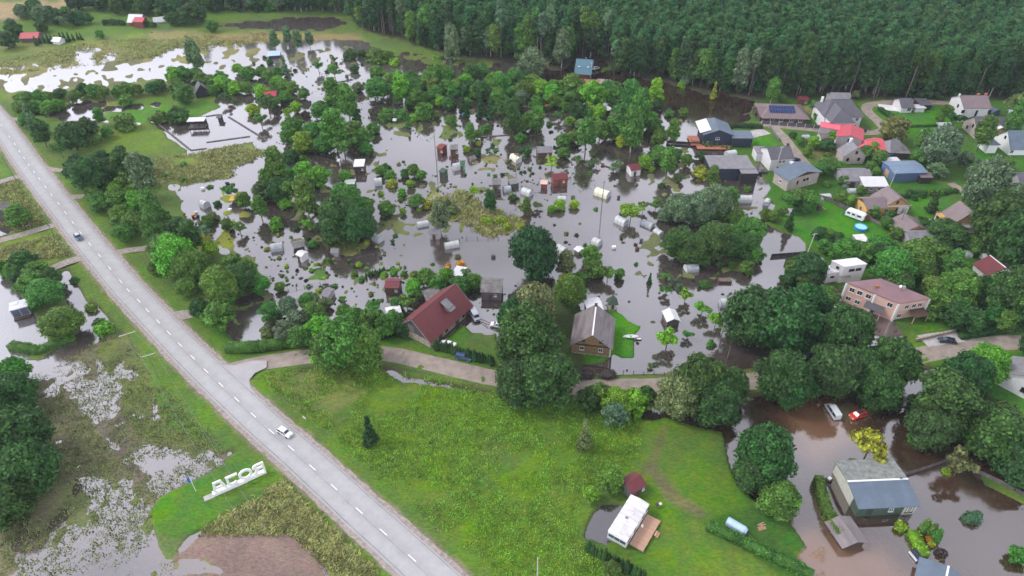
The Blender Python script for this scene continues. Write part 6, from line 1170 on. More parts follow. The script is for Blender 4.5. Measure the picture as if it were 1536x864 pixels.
# a triangular bush under netting
p = at(1457, 780, 0); tb = crown_mesh('bush', 41, [((0, 0, .7), (1.7, 1.4, 1.1)), ((.6, .2, 1.5), (.9, .9, 1.0)), ((-.8, 0, .4), (1.2, 1.1, .7)), ((.7, -.3, 2.1), (.5, .5, .7))], 900, .14, core=.95)
o = mesh_obj('bush', tb, None, (p.x, p.y, -.2)); o.color = (.06, .15, .07, 1); tag(o, 'lone wedge-shaped blue-green bush in the brown flood water', 'bush')

# ------------------------------------------------------------------ the forest
fb = [(-400,-60),(180,-60),(240,4),(266,17),(300,19),(420,21),(522,23),(538,46),(600,60),(650,80),(700,88),(760,90),(800,98),(842,104),(854,90),(908,90),(920,112),(990,120),(1060,137),(1130,148),(1200,147),(1250,143),(1300,150),(1400,151),(1440,150),(1500,152),(1560,155),(1700,160)]
fbx = np.array([p[0] for p in fb], float); fby = np.array([p[1] for p in fb], float)
sp = 3.5; gx = np.arange(-520, 560, sp); gy = np.arange(215, 700, sp * .9); GX, GY = np.meshgrid(gx, gy); GX = GX + rng.uniform(-1.7, 1.7, GX.shape); GY = GY + rng.uniform(-1.7, 1.7, GY.shape)
PX, PY = pix(GX, GY); yb = np.interp(PX, fbx, fby); ok = (PY < yb - 1) & (PX > -260) & (PX < 1700) & ~((PX < 262) & (PY > -62)); 
fx, fy, depth = GX[ok], GY[ok], (yb - PY)[ok]; fpx = PX[ok]
inview = (fpx > -10) & (fpx < 1545)
order = np.argsort(depth + np.where(inview, 0, 1e4)); ind = order[:300]; rest = order[300:]
fl_n = fbm(fx * .02, fy * .02)
for i in ind:
    px_ = fpx[i]; pr = random.random()
    if px_ > 1150: kind = 'pine' if pr < .5 else ('tall' if pr < .75 else 'spruce')
    elif px_ > 800: kind = 'pine' if pr < .25 else ('tall' if pr < .75 else 'spruce')
    else: kind = 'tall' if pr < .6 else ('pine' if pr < .8 else 'spruce')
    col = random.choice(['deep', 'deep', 'dark', 'grey' if px_ < 1150 else 'dark', 'mid' if px_ < 1100 else 'deep'])
    Wm = {'pine': random.uniform(4.0, 5.6), 'tall': random.uniform(5.5, 8.5), 'spruce': random.uniform(5, 7.5)}[kind]
    plant(kind, 0, 0, None, col, Wm=Wm, hs=random.uniform(.9, 1.15) * (1.05 if kind == 'pine' else .95), world=Vector((fx[i], fy[i], 0)), group='trees along the forest edge', noun={'pine': 'bare-stemmed pine', 'tall': 'leafy forest tree', 'spruce': 'pointed spruce'}[kind])
# the rest of the forest: one object, geometry nodes instancing whole trees
protos = bpy.data.collections.new('forest_kinds')
def proto(kind, i, s):
    cm, tm, ref, zc = KINDS[kind][i]; me = bpy.data.meshes.new('forest_tree'); bm = bmesh.new()
    c2 = cm.copy(); bm.from_mesh(c2); n0 = len(bm.faces); bm.from_mesh(tm); bm.faces.ensure_lookup_table()
    for f in bm.faces[n0:]: f.material_index = 1
    bm.to_mesh(me); bm.free(); me.materials.append(M['foliage_forest']); me.materials.append(tm.materials[0])
    me.transform(Matrix.Scale(s, 4)); o = bpy.data.objects.new('forest_tree', me); protos.objects.link(o); return o
for k, i, s in (('pine', 0, .95), ('pine', 2, .9), ('pine', 3, 1.0), ('pine', 4, .88), ('pine', 5, .98), ('tall', 1, 1.3), ('spruce', 0, 1.45)): proto(k, i, s)
vm = bpy.data.meshes.new('forest'); vm.vertices.add(len(rest)); co = np.stack([fx[rest], fy[rest], np.full(len(rest), .4)], -1); vm.vertices.foreach_set('co', co.ravel().astype(np.float32))
fo = mesh_obj('forest', vm); tag(fo, 'dense dark pine forest filling the far right and top', 'forest', kind='stuff')
instancer(fo, protos, .62, 1.0, 'forest_scatter', .03)

# ------------------------------------------------------------------ rough grass and reeds as tufts
def tuft_mesh(seed, blades, h, sp_):
    r = np.random.default_rng(seed); V = []
    for _ in range(blades):
        a = r.random() * 6.28; x, y = r.normal(size=2) * sp_; l = h * r.uniform(.6, 1.1); dx, dy = math.cos(a) * l * 1.25, math.sin(a) * l * 1.25; w_ = .11
        V.append([(x - w_ * math.sin(a), y + w_ * math.cos(a), -.1), (x + w_ * math.sin(a), y - w_ * math.cos(a), -.1), (x + dx - w_ * math.sin(a) * -.4, y + dy + w_ * -.4 * math.cos(a), l * .8), (x + dx - w_ * math.sin(a) * .4, y + dy + w_ * .4 * math.cos(a), l * .8)])
    return np.array(V).reshape(-1, 3)
def grass_mat(name, col):
    m = foliage_mat(name, False, col); return m
def tufts(name, label, polys, n, h, col, zmin, zmax, sc=(.6, 1.3), blades=9, spd=.28, road=6):
    cl = bpy.data.collections.new(name + '_kinds'); mt = grass_mat(name, col)
    for i in range(3): cl.objects.link(bpy.data.objects.new('tuft', leaf_mesh('tuft', tuft_mesh(i + 5, blades, h, spd), mt)))
    P_ = []
    for pl, w_ in polys:
        xs = [p[0] for p in pl]; ys = [p[1] for p in pl]; k = int(n * w_); wx = [at(*p) for p in pl]; X0, X1, Y0, Y1 = min(p.x for p in wx), max(p.x for p in wx), min(p.y for p in wx), max(p.y for p in wx)
        x = rng.uniform(X0, X1, k * 3); y = rng.uniform(Y0, Y1, k * 3); m_ = inpoly(x, y, [(p.x, p.y) for p in wx]); x, y = x[m_][:k], y[m_][:k]
        dn = fbm(x * .12, y * .12 + 3); m_ = (dn > .40 + rng.uniform(-.12, .12, len(x))) & (pline_dist(x, y, road_c) > road); x, y = x[m_], y[m_]
        u, v = pix(x, y); ii = np.clip(((u - NX0) / ST).astype(int), 0, len(gu) - 1); jj = np.clip(((v - NY0) / ST).astype(int), 0, len(gv) - 1); z = Hh[jj, ii]; m_ = (z > zmin) & (z < zmax)
        for nme, (pts, hw, mt_) in tracks.items(): m_ &= pline_dist(x, y, pts) > hw + 1.2
        P_.append(np.stack([x, y, np.maximum(z, -.05)], -1)[m_])
    co = np.concatenate(P_); me = bpy.data.meshes.new(name); me.vertices.add(len(co)); me.vertices.foreach_set('co', co.ravel().astype(np.float32)); o = mesh_obj(name, me); tag(o, label, 'grass', kind='stuff'); instancer(o, cl, sc[0], sc[1], name + '_scatter', .15)
MEADOW = [(400,556),(560,552),(700,580),(850,604),(960,626),(960,690),(905,722),(870,745),(862,790),(880,822),(960,864),(760,880),(640,850),(480,700),(385,580)]
tufts('meadow_grass', 'long uneven grass of the meadow beside the main road', [(MEADOW, 1.0)], 15000, .26, (.155, .31, .028), .1, 2, (.5, 1.25), 8, .3, 7.5)
MARSH = [(36,562),(150,508),(225,490),(345,690),(235,750),(262,864),(0,864),(0,800),(70,700)]
tufts('marsh_reeds', 'flattened reeds and grass standing in shallow flood water, lower left', [(MARSH, 1.0)], 4800, .36, (.19, .24, .08), -.22, .5, (.6, 1.2), 7, .35, 9)
tufts('bank_grass', 'rough grass along the road banks and fields', [([(300,800),(440,715),(600,864),(505,864),(440,800)], .25), ([(0,375),(110,345),(118,384),(0,400)], .12), ([(232,240),(372,214),(400,228),(345,266),(236,283)], .2), ([(0,276),(44,266),(82,334),(0,362)], .12), ([(636,305),(690,284),(792,332),(735,358)], .12), ([(0,90),(150,62),(400,50),(400,66),(130,100),(0,112)], .3)], 16000, .5, (.32, .34, .12), -.1, 2, (.6, 1.3), 7, .35, 6)
# ------------------------------------------------------------------ vehicles
_cars = {}
SPEC = {  # stations: x from rear (-) to front (+): (x, z_belt, z_top, half width belt, half width top)
 'hatch': [(-2.05,.72,.74,.76,.74),(-1.95,.95,1.02,.84,.72),(-1.55,.97,1.42,.87,.62),(-.4,.95,1.48,.88,.64),(.35,.93,1.40,.88,.62),(1.05,.90,.96,.87,.74),(1.85,.74,.78,.82,.72),(2.05,.52,.56,.72,.66)],
 'suv': [(-2.25,.80,.82,.80,.78),(-2.18,1.05,1.15,.90,.74),(-1.9,1.08,1.62,.92,.68),(-.4,1.06,1.70,.93,.70),(.45,1.04,1.60,.93,.68),(1.10,1.02,1.08,.92,.80),(2.0,.90,.94,.88,.78),(2.25,.60,.64,.78,.72)],
 'sedan': [(-2.35,.72,.75,.76,.72),(-2.15,.95,.98,.86,.76),(-1.45,.97,1.02,.88,.72),(-.85,.96,1.38,.88,.60),(.15,.94,1.42,.89,.62),(1.0,.90,.95,.88,.76),(2.05,.72,.76,.84,.74),(2.3,.50,.54,.74,.68)],
 'van': [(-2.5,1.0,1.9,.88,.78),(-2.4,1.1,2.05,.95,.84),(-1.0,1.1,2.1,.95,.85),(.6,1.1,2.1,.95,.85),(1.2,1.1,1.9,.95,.80),(1.85,1.05,1.12,.94,.82),(2.35,.85,.9,.88,.80),(2.5,.55,.6,.80,.74)],
}
def car_parts(kind):
    if kind in _cars: return _cars[kind]
    st = SPEC[kind]; V = []; n = len(st); zb = .28 if kind != 'suv' else .34
    for x, zbt, zt, hb, ht in st:
        low = zb + (.12 if x in (st[0][0], st[-1][0]) else 0)
        half = [(hb * .92, low), (hb, (low + zbt) / 2), (hb * .97, zbt), (ht, zt - .03), (ht * .8, zt)]
        V.append([(x, y, z) for y, z in half] + [(x, -y, z) for y, z in reversed(half)])
    mb = MB(); m_ = len(V[0]); pts = [p for r in V for p in r]; F = [tuple(range(m_)), tuple(range((n - 1) * m_, n * m_))[::-1]]
    for i in range(n - 1):
        for j in range(m_): F.append((i * m_ + j, i * m_ + (j + 1) % m_, (i + 1) * m_ + (j + 1) % m_, (i + 1) * m_ + j))
    mb.poly(pts, F)
    def quad(i, j, ins=.1, push=.012):
        a, b, c, d = [Vector(V[i][j]), Vector(V[i][j + 1]), Vector(V[i + 1][j + 1]), Vector(V[i + 1][j])]; c0 = (a + b + c + d) / 4; nrm = (b - a).cross(d - a).normalized()
        if nrm.dot(c0 - Vector((0, 0, .7))) < 0: nrm = -nrm
        return [p + (c0 - p) * ins + nrm * push for p in (a, b, c, d)]
    wins = []; side = MB()
    cab = [i for i in range(n - 1) if max(st[i][2] - st[i][1], st[i + 1][2] - st[i + 1][1]) > .3]
    for i in cab:
        for j in (2, 6): q = quad(i, j, .09); side.poly(q)
    wm = side.mesh('side_windows', 'glass')
    def across(i, k1, k2):   # glass across the car between stations (windscreen / rear)
        a, b = st[i], st[i + 1]; lo, hi = (a, b) if a[2] < b[2] else (b, a)
        P_ = []
        for s_, f in ((lo, .12), (hi, .0)):
            x = lo[0] + (hi[0] - lo[0]) * (f if s_ is lo else .90); z = lo[2] + (hi[2] - lo[2]) * (f if s_ is lo else .90) + .018; hw = (lo[4] + (hi[4] - lo[4]) * (f if s_ is lo else .9)) * .86; P_.append((x, z, hw))
        dx = .012 if hi[0] < lo[0] else -.012
        return MB().poly([(P_[0][0] + dx, -P_[0][2], P_[0][1]), (P_[0][0] + dx, P_[0][2], P_[0][1]), (P_[1][0] + dx, P_[1][2], P_[1][1]), (P_[1][0] + dx, -P_[1][2], P_[1][1])])
    jumps = [i for i in range(n - 1) if abs(st[i + 1][2] - st[i][2]) > .3]
    ws = across(jumps[-1], 0, 0).mesh('windscreen', 'glass'); rw = across(jumps[0], 0, 0).mesh('rear_window', 'glass') if jumps[0] != jumps[-1] else None
    ty = MB(); ty.tube((0, -.11, 0), (0, .11, 0), .32, n=14); tm = ty.mesh('wheel', 'tyre'); rm = MB().tube((0, -.115, 0), (0, .115, 0), .2, n=10).mesh('rim', 'rim')
    _cars[kind] = (mb, wm, ws, rw, tm, rm, st); return _cars[kind]
def car(kind, name, label, px, py, hx, hy, paint, z=None, cat='car', roof=None, group=None):
    mb, wm, ws, rw, tm, rm, st = car_parts(kind); p = at(px, py, .6 if z is None else z + .6); q = at(hx, hy, .6); zz = z if z is not None else max(ground_h(p.x, p.y), -.15)
    r = empty(name, (p.x, p.y, zz), math.atan2(q.y - p.y, q.x - p.x), label, cat, group, None); r.scale = (.93,) * 3
    mb.build('body', paint, r, smooth=False); b = r.children[0]; bv = b.modifiers.new('bevel', 'BEVEL'); bv.width = .05; bv.segments = 2; bv.limit_method = 'ANGLE'; bv.angle_limit = R(20)
    mesh_obj('side_window', wm, r); mesh_obj('windscreen', ws, r)
    if rw: mesh_obj('rear_window', rw, r)
    if roof: MB().box((-.5, 0, st[3][2] + .015), (1.7, 1.1, .02)).build('roof_panel', roof, r)
    x0, x1 = st[0][0], st[-1][0]
    for x in (x0 + .78, x1 - .78):
        for s in (-1, 1): w_ = mesh_obj('wheel', tm, r, (x, s * .80, .32)); mesh_obj('rim', rm, w_)
    for s in (-1, 1):
        MB().box((x1 - .10, s * .62, st[-2][1] - .12), (.12, .3, .13)).build('headlight', 'lamp_clear', r); MB().box((x0 + .05, s * .66, st[1][1] - .12), (.10, .22, .2)).build('taillight', 'lamp_red', r)
        MB().box((x1 - 1.35, s * (st[4][3] + .1), st[4][1] + .06), (.12, .2, .13)).build('mirror', paint, r)
    MB().box((x1 + .005, 0, .5), (.03, .5, .11)).build('number_plate', 'plate', r); MB().box((x1 - .01, 0, .66), (.04, .8, .1)).build('grille', 'frame_dark', r); MB().box((x0 - .005, 0, .62), (.03, .5, .11)).build('number_plate', 'plate', r)
    return r
ZR = ROAD_Z + .065
car('hatch', 'moving_car', 'white hatchback car driving down the main road near the junction', 427, 648, 440, 659, 'car_white', ZR); bpy.data.objects[-1] if 0 else None
car('hatch', 'moving_car', 'dark blue car driving down the main road at the left', 117, 355, 125, 366, 'car_blue', ZR, roof='car_silver')
car('suv', 'parked_car', 'dark blue estate car parked on the road beside the thuja row', 695, 535.5, 712, 541, 'car_blue', .44)
car('sedan', 'parked_car', 'white saloon car parked inside the thuja row by the barn', 672, 515.5, 659, 514, 'car_white', .42)
car('suv', 'parked_car', 'red car with black roof standing in muddy flood water', 1287, 622.5, 1273, 627, 'car_red', -.05, roof='frame_dark')
car('van', 'parked_van', 'white van standing in muddy flood water beside the red car', 1249, 617, 1240, 603, 'van_white', -.05, 'van')
car('sedan', 'parked_car', 'black saloon car on the concrete pad by the village road', 1420, 510, 1407, 511, 'car_navy', .45)
car('sedan', 'parked_car', 'dark car parked by the small square dark shed', 1142, 257.5, 1134, 257, 'car_navy', None)
car('hatch', 'parked_car', 'silver-blue car on the pale drive of the dark blue house', 1123, 203, 1121, 207, 'car_silver', .46)
car('hatch', 'parked_car', 'white car parked in front of the solar-panelled house', 1175, 178, 1174, 182, 'car_white', .42)
car('van', 'parked_van', 'dark navy van parked behind the blue metal barn', 1335, 235, 1345, 234.5, 'car_blue', .42, 'van')
car('hatch', 'parked_car', 'white car parked below the navy van', 1341, 239.5, 1350, 239, 'car_white', .42)
car('hatch', 'parked_car', 'teal-dark car beside the white house by the lane', 1193, 239, 1199, 240, 'car_navy', .42)
car('hatch', 'parked_car', 'white car half hidden behind the barn yard tree', 746, 487, 738, 486, 'car_white', .05)
car('hatch', 'parked_car', 'small silver car beside the teal-roofed forest house', 894, 102, 902, 101, 'car_silver', .42)
car('van', 'old_truck', 'old grey-blue truck cab at the far end of the barn', 712, 473, 716, 480, 'car_silver', .1, 'truck')
# loader arm lying beside it
mb = MB(); p = at(718, 478, .3); mb.tube((0, 0, .6), (4.0, -2.4, .3), .09).tube((.3, -.3, .7), (2.6, -3.4, .2), .09).tube((0, 0, .3), (-1, .4, .6), .12); o = mb.build('drawbar', 'rust', loc=(p.x, p.y, 0)); tag(o, 'rusty forked drawbar lying in the barn yard water', 'drawbar')
# touring caravan on the lawn
p = at(1281, 329, 0); q = at(1300, 336, 0); r = empty('caravan', (p.x, p.y, .42), math.atan2(q.y - p.y, q.x - p.x), 'white touring caravan parked on the lawn beside a blue pool', 'caravan', land='the touring caravan')
prof = [(-2.9, .5), (2.6, .5), (3.0, 1.0), (2.9, 2.2), (2.3, 2.6), (-2.2, 2.65), (-2.9, 2.2)]
bd = MB().prism(prof, -1.12, 1.12).build('body', 'car_white', r); bd.modifiers.new('b', 'BEVEL').width = .1
for s in (-1, 1):
    for x, w_ in ((-1.9, .9), (-.4, .9), (1.4, 1.2)): f = MB().box((x, s * 1.14, 1.75), (w_, .05, .6)).build('window', 'glass', r)
    w_ = MB().tube((-.1, s * .95, .05), (-.1, s * 1.15, .05), .33, n=14).build('wheel', 'tyre', r); MB().tube((-.1, s * .96, .05), (-.1, s * 1.16, .05), .18, n=10).build('rim', 'rim', w_)
MB().box((3.02, 0, 1.75), (.06, 1.6, .55)).build('window', 'glass', r); MB().box((.6, -1.14, 1.5), (.6, .04, 1.8)).build('door', 'white_wall', r)
MB().tube((-2.9, .7, .2), (-4.2, 0, .25), .05).tube((-2.9, -.7, .2), (-4.2, 0, .25), .05).build('drawbar', 'metal', r); MB().box((-3.5, 0, .45), (.6, .9, .5)).build('gas_locker', 'car_blue', r)
# mobile home, deck and steps
E1, E2 = at(960, 750, 2.9), at(926, 805, 2.9); c = (E1 + E2) / 2; d = E1 - E2; ang = math.atan2(d.y, d.x); ML = d.length; MW = 3.9
r = empty('mobile_home', (c.x, c.y, .45), ang, 'long white mobile home with grimy roof beside a wooden deck', 'mobile home', land='the mobile home')
x = ML / 2; bd = MB(); prof = [(-x, .35), (x, .35), (x, 2.5), (x - .15, 2.65), (-x + .5, 2.65), (-x, 2.2)]; bd.prism(prof, -MW / 2, MW / 2); bo = bd.build('body', 'white_paint', r)
rf = MB(); slab(rf, [(-x - .05, -MW / 2 - .06, 2.60), (x + .05, -MW / 2 - .06, 2.60), (x + .05, 0, 2.86), (-x - .05, 0, 2.86)], .06); slab(rf, [(-x - .05, 0, 2.86), (x + .05, 0, 2.86), (x + .05, MW / 2 + .06, 2.60), (-x - .05, MW / 2 + .06, 2.60)], .06); ro = rf.build('roof', 'white_home_roof', r)
MB().box((-.5, .3, 2.98), (.5, .5, .16)).build('roof_vent', 'metal', ro); MB().tube((.8, -.2, 2.9), (.8, -.2, 3.25), .14, n=8).build('vent_cap', 'white_paint', ro); MB().box((0, 0, 0), (ML - .4, MW - .4, .9)).build('skirting', 'skirting', r)
for y in (-1.2, 0, 1.2): MB().box((-x - .02, y, 1.65), (.06, 1.1, .8)).build('window', 'blue_glass', r)
for xx, w_ in ((-3.6, 1.2), (-1.2, 1.0), (2.4, 1.0), (4.2, .9)): MB().box((xx, -MW / 2 - .02, 1.65), (w_, .06, .8)).build('window', 'blue_glass', r)
for xx in (-3.8, 0, 3.5): MB().box((xx, MW / 2 + .02, 1.65), (1.1, .06, .8)).build('window', 'blue_glass', r)
MB().box((.7, -MW / 2 - .03, 1.35), (.85, .06, 1.9)).build('door', 'frame_white', r); MB().tube((x * .15, -MW / 2 - .7, 1.2), (x * .15, -MW / 2 - .85, 1.3), .35, .1, 10).build('satellite_dish', 'white_paint', r)
dk = empty('wooden_deck', (c.x, c.y, .45), ang, 'pinkish new timber deck along the mobile home with small steps', 'deck')
nb = 18; bme = MB().box((0, 0, 0), (ML * .80, .150, .05)).mesh('board', 'deck_wood')
for i in range(nb): mesh_obj('board', bme, dk, (.2, -MW / 2 - .30 - i * .158, .52 + .004 * (i % 3)))
for xx in np.linspace(-ML * .38, ML * .38, 5): MB().box((xx, -MW / 2 - .3 - nb * .079, .38), (.12, nb * .158, .2)).build('joist', 'deck_wood', dk)
for k in range(2): MB().box((1.2, -MW / 2 - .6 - nb * .158 - k * .4, .38 - k * .2), (1.2, .4, .12)).build('step', 'deck_wood', dk)
house('garden_shed', 'small plank shed with purple-brown roof behind the mobile home', 'shed', (944, 724), (956, 716), 3.6, 2.7, 3.6, 'grey_wood', 'maroon_roof', over=.12, base=.4, doors=[('f', 0, 1.0, 1.8)], wins=[('f', 1.3, 1.6, .5, .6, WW)], land='the small purple-roofed shed', L=3.8)
# barbecue
p = at(985, 761, .4); r = empty('barbecue', (p.x, p.y, .45), .4, 'small black and white barbecue on the lawn above the deck', 'barbecue'); MB().tube((0, 0, .6), (0, 0, .95), .28, .42, 10).build('bowl', 'frame_dark', r); MB().box((.7, 0, .8), (.6, .5, .05)).build('side_table', 'white_paint', r)
for a in (0, 2.1, 4.2): MB().tube((.3 * math.cos(a), .3 * math.sin(a), 0), (.15 * math.cos(a), .15 * math.sin(a), .65), .03).build('leg', 'metal', r)
# blue-grey camper shell under the hedge
p = at(1104, 791, .8); r = empty('covered_trailer', (p.x, p.y, .4), R(-38), 'pale blue covered trailer tucked behind the clipped hedge', 'trailer'); sh_ = MB(); n = 8; W_ = 1.7
pf = [(-W_ / 2, .3)] + [(-math.cos(math.pi * k / n) * W_ / 2, 1.0 + math.sin(math.pi * k / n) * .65) for k in range(n + 1)] + [(W_ / 2, .3)]; N = len(pf)
sh_.poly([(-1.9, a, z) for a, z in pf] + [(1.6, a, z) for a, z in pf] + [(2.1, a * .7, z * .85) for a, z in pf], [tuple(range(N)), tuple(range(3 * N - 1, 2 * N - 1, -1))] + [(k + j * N, k + 1 + j * N, N + k + 1 + j * N, N + k + j * N) for k in range(N - 1) for j in (0, 1)]); sh_.build('cover', 'tarp_blue', r)
MB().box((-.2, 0, .35), (3.4, 1.6, .2)).build('chassis', 'metal', r)
for s in (-1, 1): MB().tube((0, s * .8, .2), (0, s * .95, .2), .3, n=12).build('wheel', 'tyre', r)
MB().tube((2.0, 0, .4), (3.2, 0, .4), .05).build('drawbar', 'metal', r)
p = at(1143, 791, .3); r = empty('woodpile', (p.x, p.y, .35), .3, 'small pile of cut planks beside the pale blue trailer', 'woodpile')
for i in range(6): MB().box((random.uniform(-.3, .3), i * .22 - .5, .15 + .12 * (i % 2)), (1.6, .18, .12), random.uniform(-.2, .2)).build('plank', 'deck_wood', r)
# motorcycle-like junk by the green outbuilding
p = at(1243, 720, .5); r = empty('mooring_box', (p.x, p.y, -.1), .3, 'white and black heap of household things beside the green outbuilding', 'heap'); MB().box((0, 0, .5), (1.2, .9, .9)).build('box', 'frame_dark', r); MB().box((.1, 0, 1.1), (.7, .6, .35), .3).build('bundle', 'white_paint', r); MB().tube((-.7, -.5, .3), (-.3, -1.1, .2), .12).build('roll', 'metal', r)
p = at(1374, 833, .4); r = empty('covered_cart', (p.x, p.y, -.1), .3, 'dark covered cart in the water beside the yellow-green hedge', 'cart'); MB().box((0, 0, .6), (1.1, 2.4, .9), 0, .8).build('cover', 'navy_wall', r); MB().box((-.7, 0, .5), (.2, 2.0, .5)).build('side_board', 'light_roof', r)

# ------------------------------------------------------------------ the ROJA sign, seen from behind
E1, E2 = at(319, 741, .9), at(399, 706, .9); c = (E1 + E2) / 2; d = E2 - E1; ang = math.atan2(d.y, d.x); SL = d.length; zb = ground_h(c.x, c.y)
sg = empty('town_sign', (c.x, c.y, zb), ang, 'big white letters ROJA on a long white plinth, seen from behind', 'sign', land='the white town sign')
MB().box((0, 0, .3), (SL, 1.0, .62)).build('plinth', 'white_paint', sg); MB().box((-.6, 0, -.02), (SL + 2.4, 1.3, .10)).build('slab', 'concrete', sg)
def stroke(pts, wd, dp):      # thick upright polyline in x-z with depth dp
    mb = MB()
    for a, b in zip(pts[:-1], pts[1:]):
        a, b = Vector((a[0], 0, a[1])), Vector((b[0], 0, b[1])); dd = (b - a).normalized(); n = Vector((-dd.z, 0, dd.x)) * wd / 2; a2, b2 = a - dd * wd * .42, b + dd * wd * .42
        P_ = [a2 - n, b2 - n, b2 + n, a2 + n]; mb.poly([(p.x, -dp / 2, p.z) for p in P_] + [(p.x, dp / 2, p.z) for p in P_], [(0, 1, 2, 3), (7, 6, 5, 4), (0, 4, 5, 1), (1, 5, 6, 2), (2, 6, 7, 3), (3, 7, 4, 0)]); dp -= .004
    return mb
def arc(cx, cz, rx, rz, a0, a1, n=10): return [(cx + rx * math.cos(R(a0 + (a1 - a0) * i / n)), cz + rz * math.sin(R(a0 + (a1 - a0) * i / n))) for i in range(n + 1)]
Hl = 2.75; Wl = 2.5; T = .46; Z0 = .62 + T / 2; Z1 = .62 + Hl - T / 2; cell = SL * .245; x0 = -SL / 2 + cell * .62
# mirrored glyphs, left to right from the back: A J O R
for i, g_ in enumerate('AJOR'):
    x = x0 + i * cell
    if g_ == 'A': sts = [[(x - 1.05, Z0 - .1), (x - .75, Z1)], [(x - .75, Z1), (x + .45, Z1)], [(x + .45, Z1), (x + 1.1, Z0 - .1)], [(x - .85, Z0 + .75), (x + .8, Z0 + .75)]]
    elif g_ == 'J': sts = [[(x + 1.0, Z1), (x - .9, Z1), (x - .9, Z0 + .5)] + arc(x - .1, Z0 + .6, .8, .6, 180, 320, 8)]
    elif g_ == 'O': sts = [arc(x, (Z0 + Z1) / 2, 1.12, (Z1 - Z0) / 2, 0, 360, 18)]
    else: sts = [[(x + 1.0, Z0 - .1), (x + 1.0, Z1)], [(x + 1.0, Z1)] + arc(x - .1, Z1 - .55, .75, .55, 90, 270, 8) + [(x + 1.0, Z1 - 1.1)], [(x + .1, Z1 - 1.1), (x - .95, Z0 - .1)]]
    mb = MB()
    for k, s in enumerate(sts):
        t = stroke(s, T, .42 - .015 * k); b0 = len(mb.v); mb.v += t.v; mb.f += [tuple(b0 + j for j in f) for f in t.f]
    mb.build('letter', 'white_paint', sg)
p = at(294, 737, .5); r = empty('flagpole', (p.x, p.y, zb), R(200), 'white flagpole with hanging blue flag left of the white sign', 'flagpole')
MB().tube((0, 0, 0), (0, 0, 5.2), .06, .04, 8).build('pole', 'white_paint', r)
fl = MB(); N = 8
for i in range(N + 1): fl.v += [(.1 + i * .09 + .0, .10 * math.sin(i * 1.3), 5.1 - i * .16), (.1 + i * .05, .10 * math.sin(i * 1.3 + .4), 3.2 - i * .05)]
fl.f = [(2 * i, 2 * i + 1, 2 * i + 3, 2 * i + 2) for i in range(N)]; fo_ = fl.build('flag', 'flag_blue', r); fo_.modifiers.new('s', 'SOLIDIFY').thickness = .02
MB().poly([(.2, -.12, 4.4), (.5, -.14, 4.3), (.48, -.14, 3.9), (.22, -.12, 4.0)]).build('flag_emblem', 'plastic_yellow', r)

# ------------------------------------------------------------------ poles and wires
def pole(px, top, base, label, m='pole_wood', arms=1, name='utility_pole'):
    b = at(px[1], base, 0); g = ground_h(b.x, b.y); g = g if g > 0 else -.4; k = (base - top) / (ppm(base) * .76); h = max(3, k)
    r = empty(name, (b.x, b.y, g), .3, label, 'utility pole', 'utility poles'); MB().tube((0, 0, 0), ((px[0] - px[1]) / ppm(base) * .3, 0, h), .15, .10, 8).build('pole', m, r)
    for i in range(arms):
        a = MB().box(((px[0] - px[1]) / ppm(base) * .3, 0, h - .35 - i * .6), (1.5, .1, .1)).build('crossarm', m, r)
        for s in (-.65, 0, .65): MB().tube(((px[0] - px[1]) / ppm(base) * .3 + s, 0, h - .3 - i * .6), ((px[0] - px[1]) / ppm(base) * .3 + s, 0, h - .1 - i * .6), .05).build('insulator', 'white_paint', a)
    return r
for px_, t, b, lb, m_ in (((17, 26), 243, 274, 'thin dark pole at the uppermost side track on the left', 'pole_wood'), ((88, 101), 343, 386, 'dark pole leaning over the yellow field at the left', 'pole_wood'), ((903, 902), 276, 316, 'dark pole in open water before the cream rounded tunnel', 'pole_wood'),
    ((653, 655), 198, 247, 'tall thin pole beside the brick-red garden hut', 'pole_wood'), ((774, 774), 237, 274, 'thin pole beside the cream tunnel', 'pole_wood'), ((1089, 1082), 443, 504, 'leaning pole next to the white tunnel, lower right gardens', 'pole_wood'), ((1094, 1091), 516, 536, 'short dark post in the water near the road', 'pole_wood'),
    ((1217, 1208), 355, 388, 'pale leaning pole at the pond by the lawn', 'pole_concrete'), ((1338, 1334), 261, 282, 'white pole behind the orange-yellow house', 'pole_concrete'), ((1166, 1161), 228, 262, 'white pole in front of the white house by the lane', 'pole_concrete'), ((1348, 1346), 318, 345, 'thin pole beside the brown-violet garage', 'pole_wood'),
    ((886, 886), 98, 118, 'thin pale pole in front of the teal-roofed forest house', 'pole_concrete'), ((803, 806), 825, 872, 'grey pole at the bottom edge of the meadow', 'pole_concrete'), ((985, 986), 60, 96, 'dark pole against the forest', 'pole_wood')):
    pole(px_, t, b, lb, m_, 0 if 'short' in lb or 'grey pole' in lb else 1)
tops = []
for (x1, y1), (x2, y2), lb in (((178, 505), (203, 497), 'power pole with pale crossarm by the canal, upper of the pair'), ((213, 535.5), (231, 530), 'power pole with pale crossarm in the reeds, lower of the pair')):
    a, b = at(x1, y1, 8), at(x2, y2, 8); c = (a + b) / 2; d = b - a; r = empty('power_pole', (c.x, c.y, 0), math.atan2(d.y, d.x), lb, 'utility pole', 'utility poles')
    MB().tube((0, 0, -.4), (0, 0, 8.2), .11, .08, 8).build('pole', 'pole_wood', r); ca = MB().box((0, 0, 8.0), (min(d.length, 4.2), .16, .14)).build('crossarm', 'pole_concrete', r); tops.append((c, d.normalized()))
    for s in (-1, 1): MB().tube((s * 1.5, 0, 8.05), (s * 1.5, 0, 8.3), .06).build('insulator', 'white_paint', ca)
pe = at(452, 905, 8); W1 = MB()
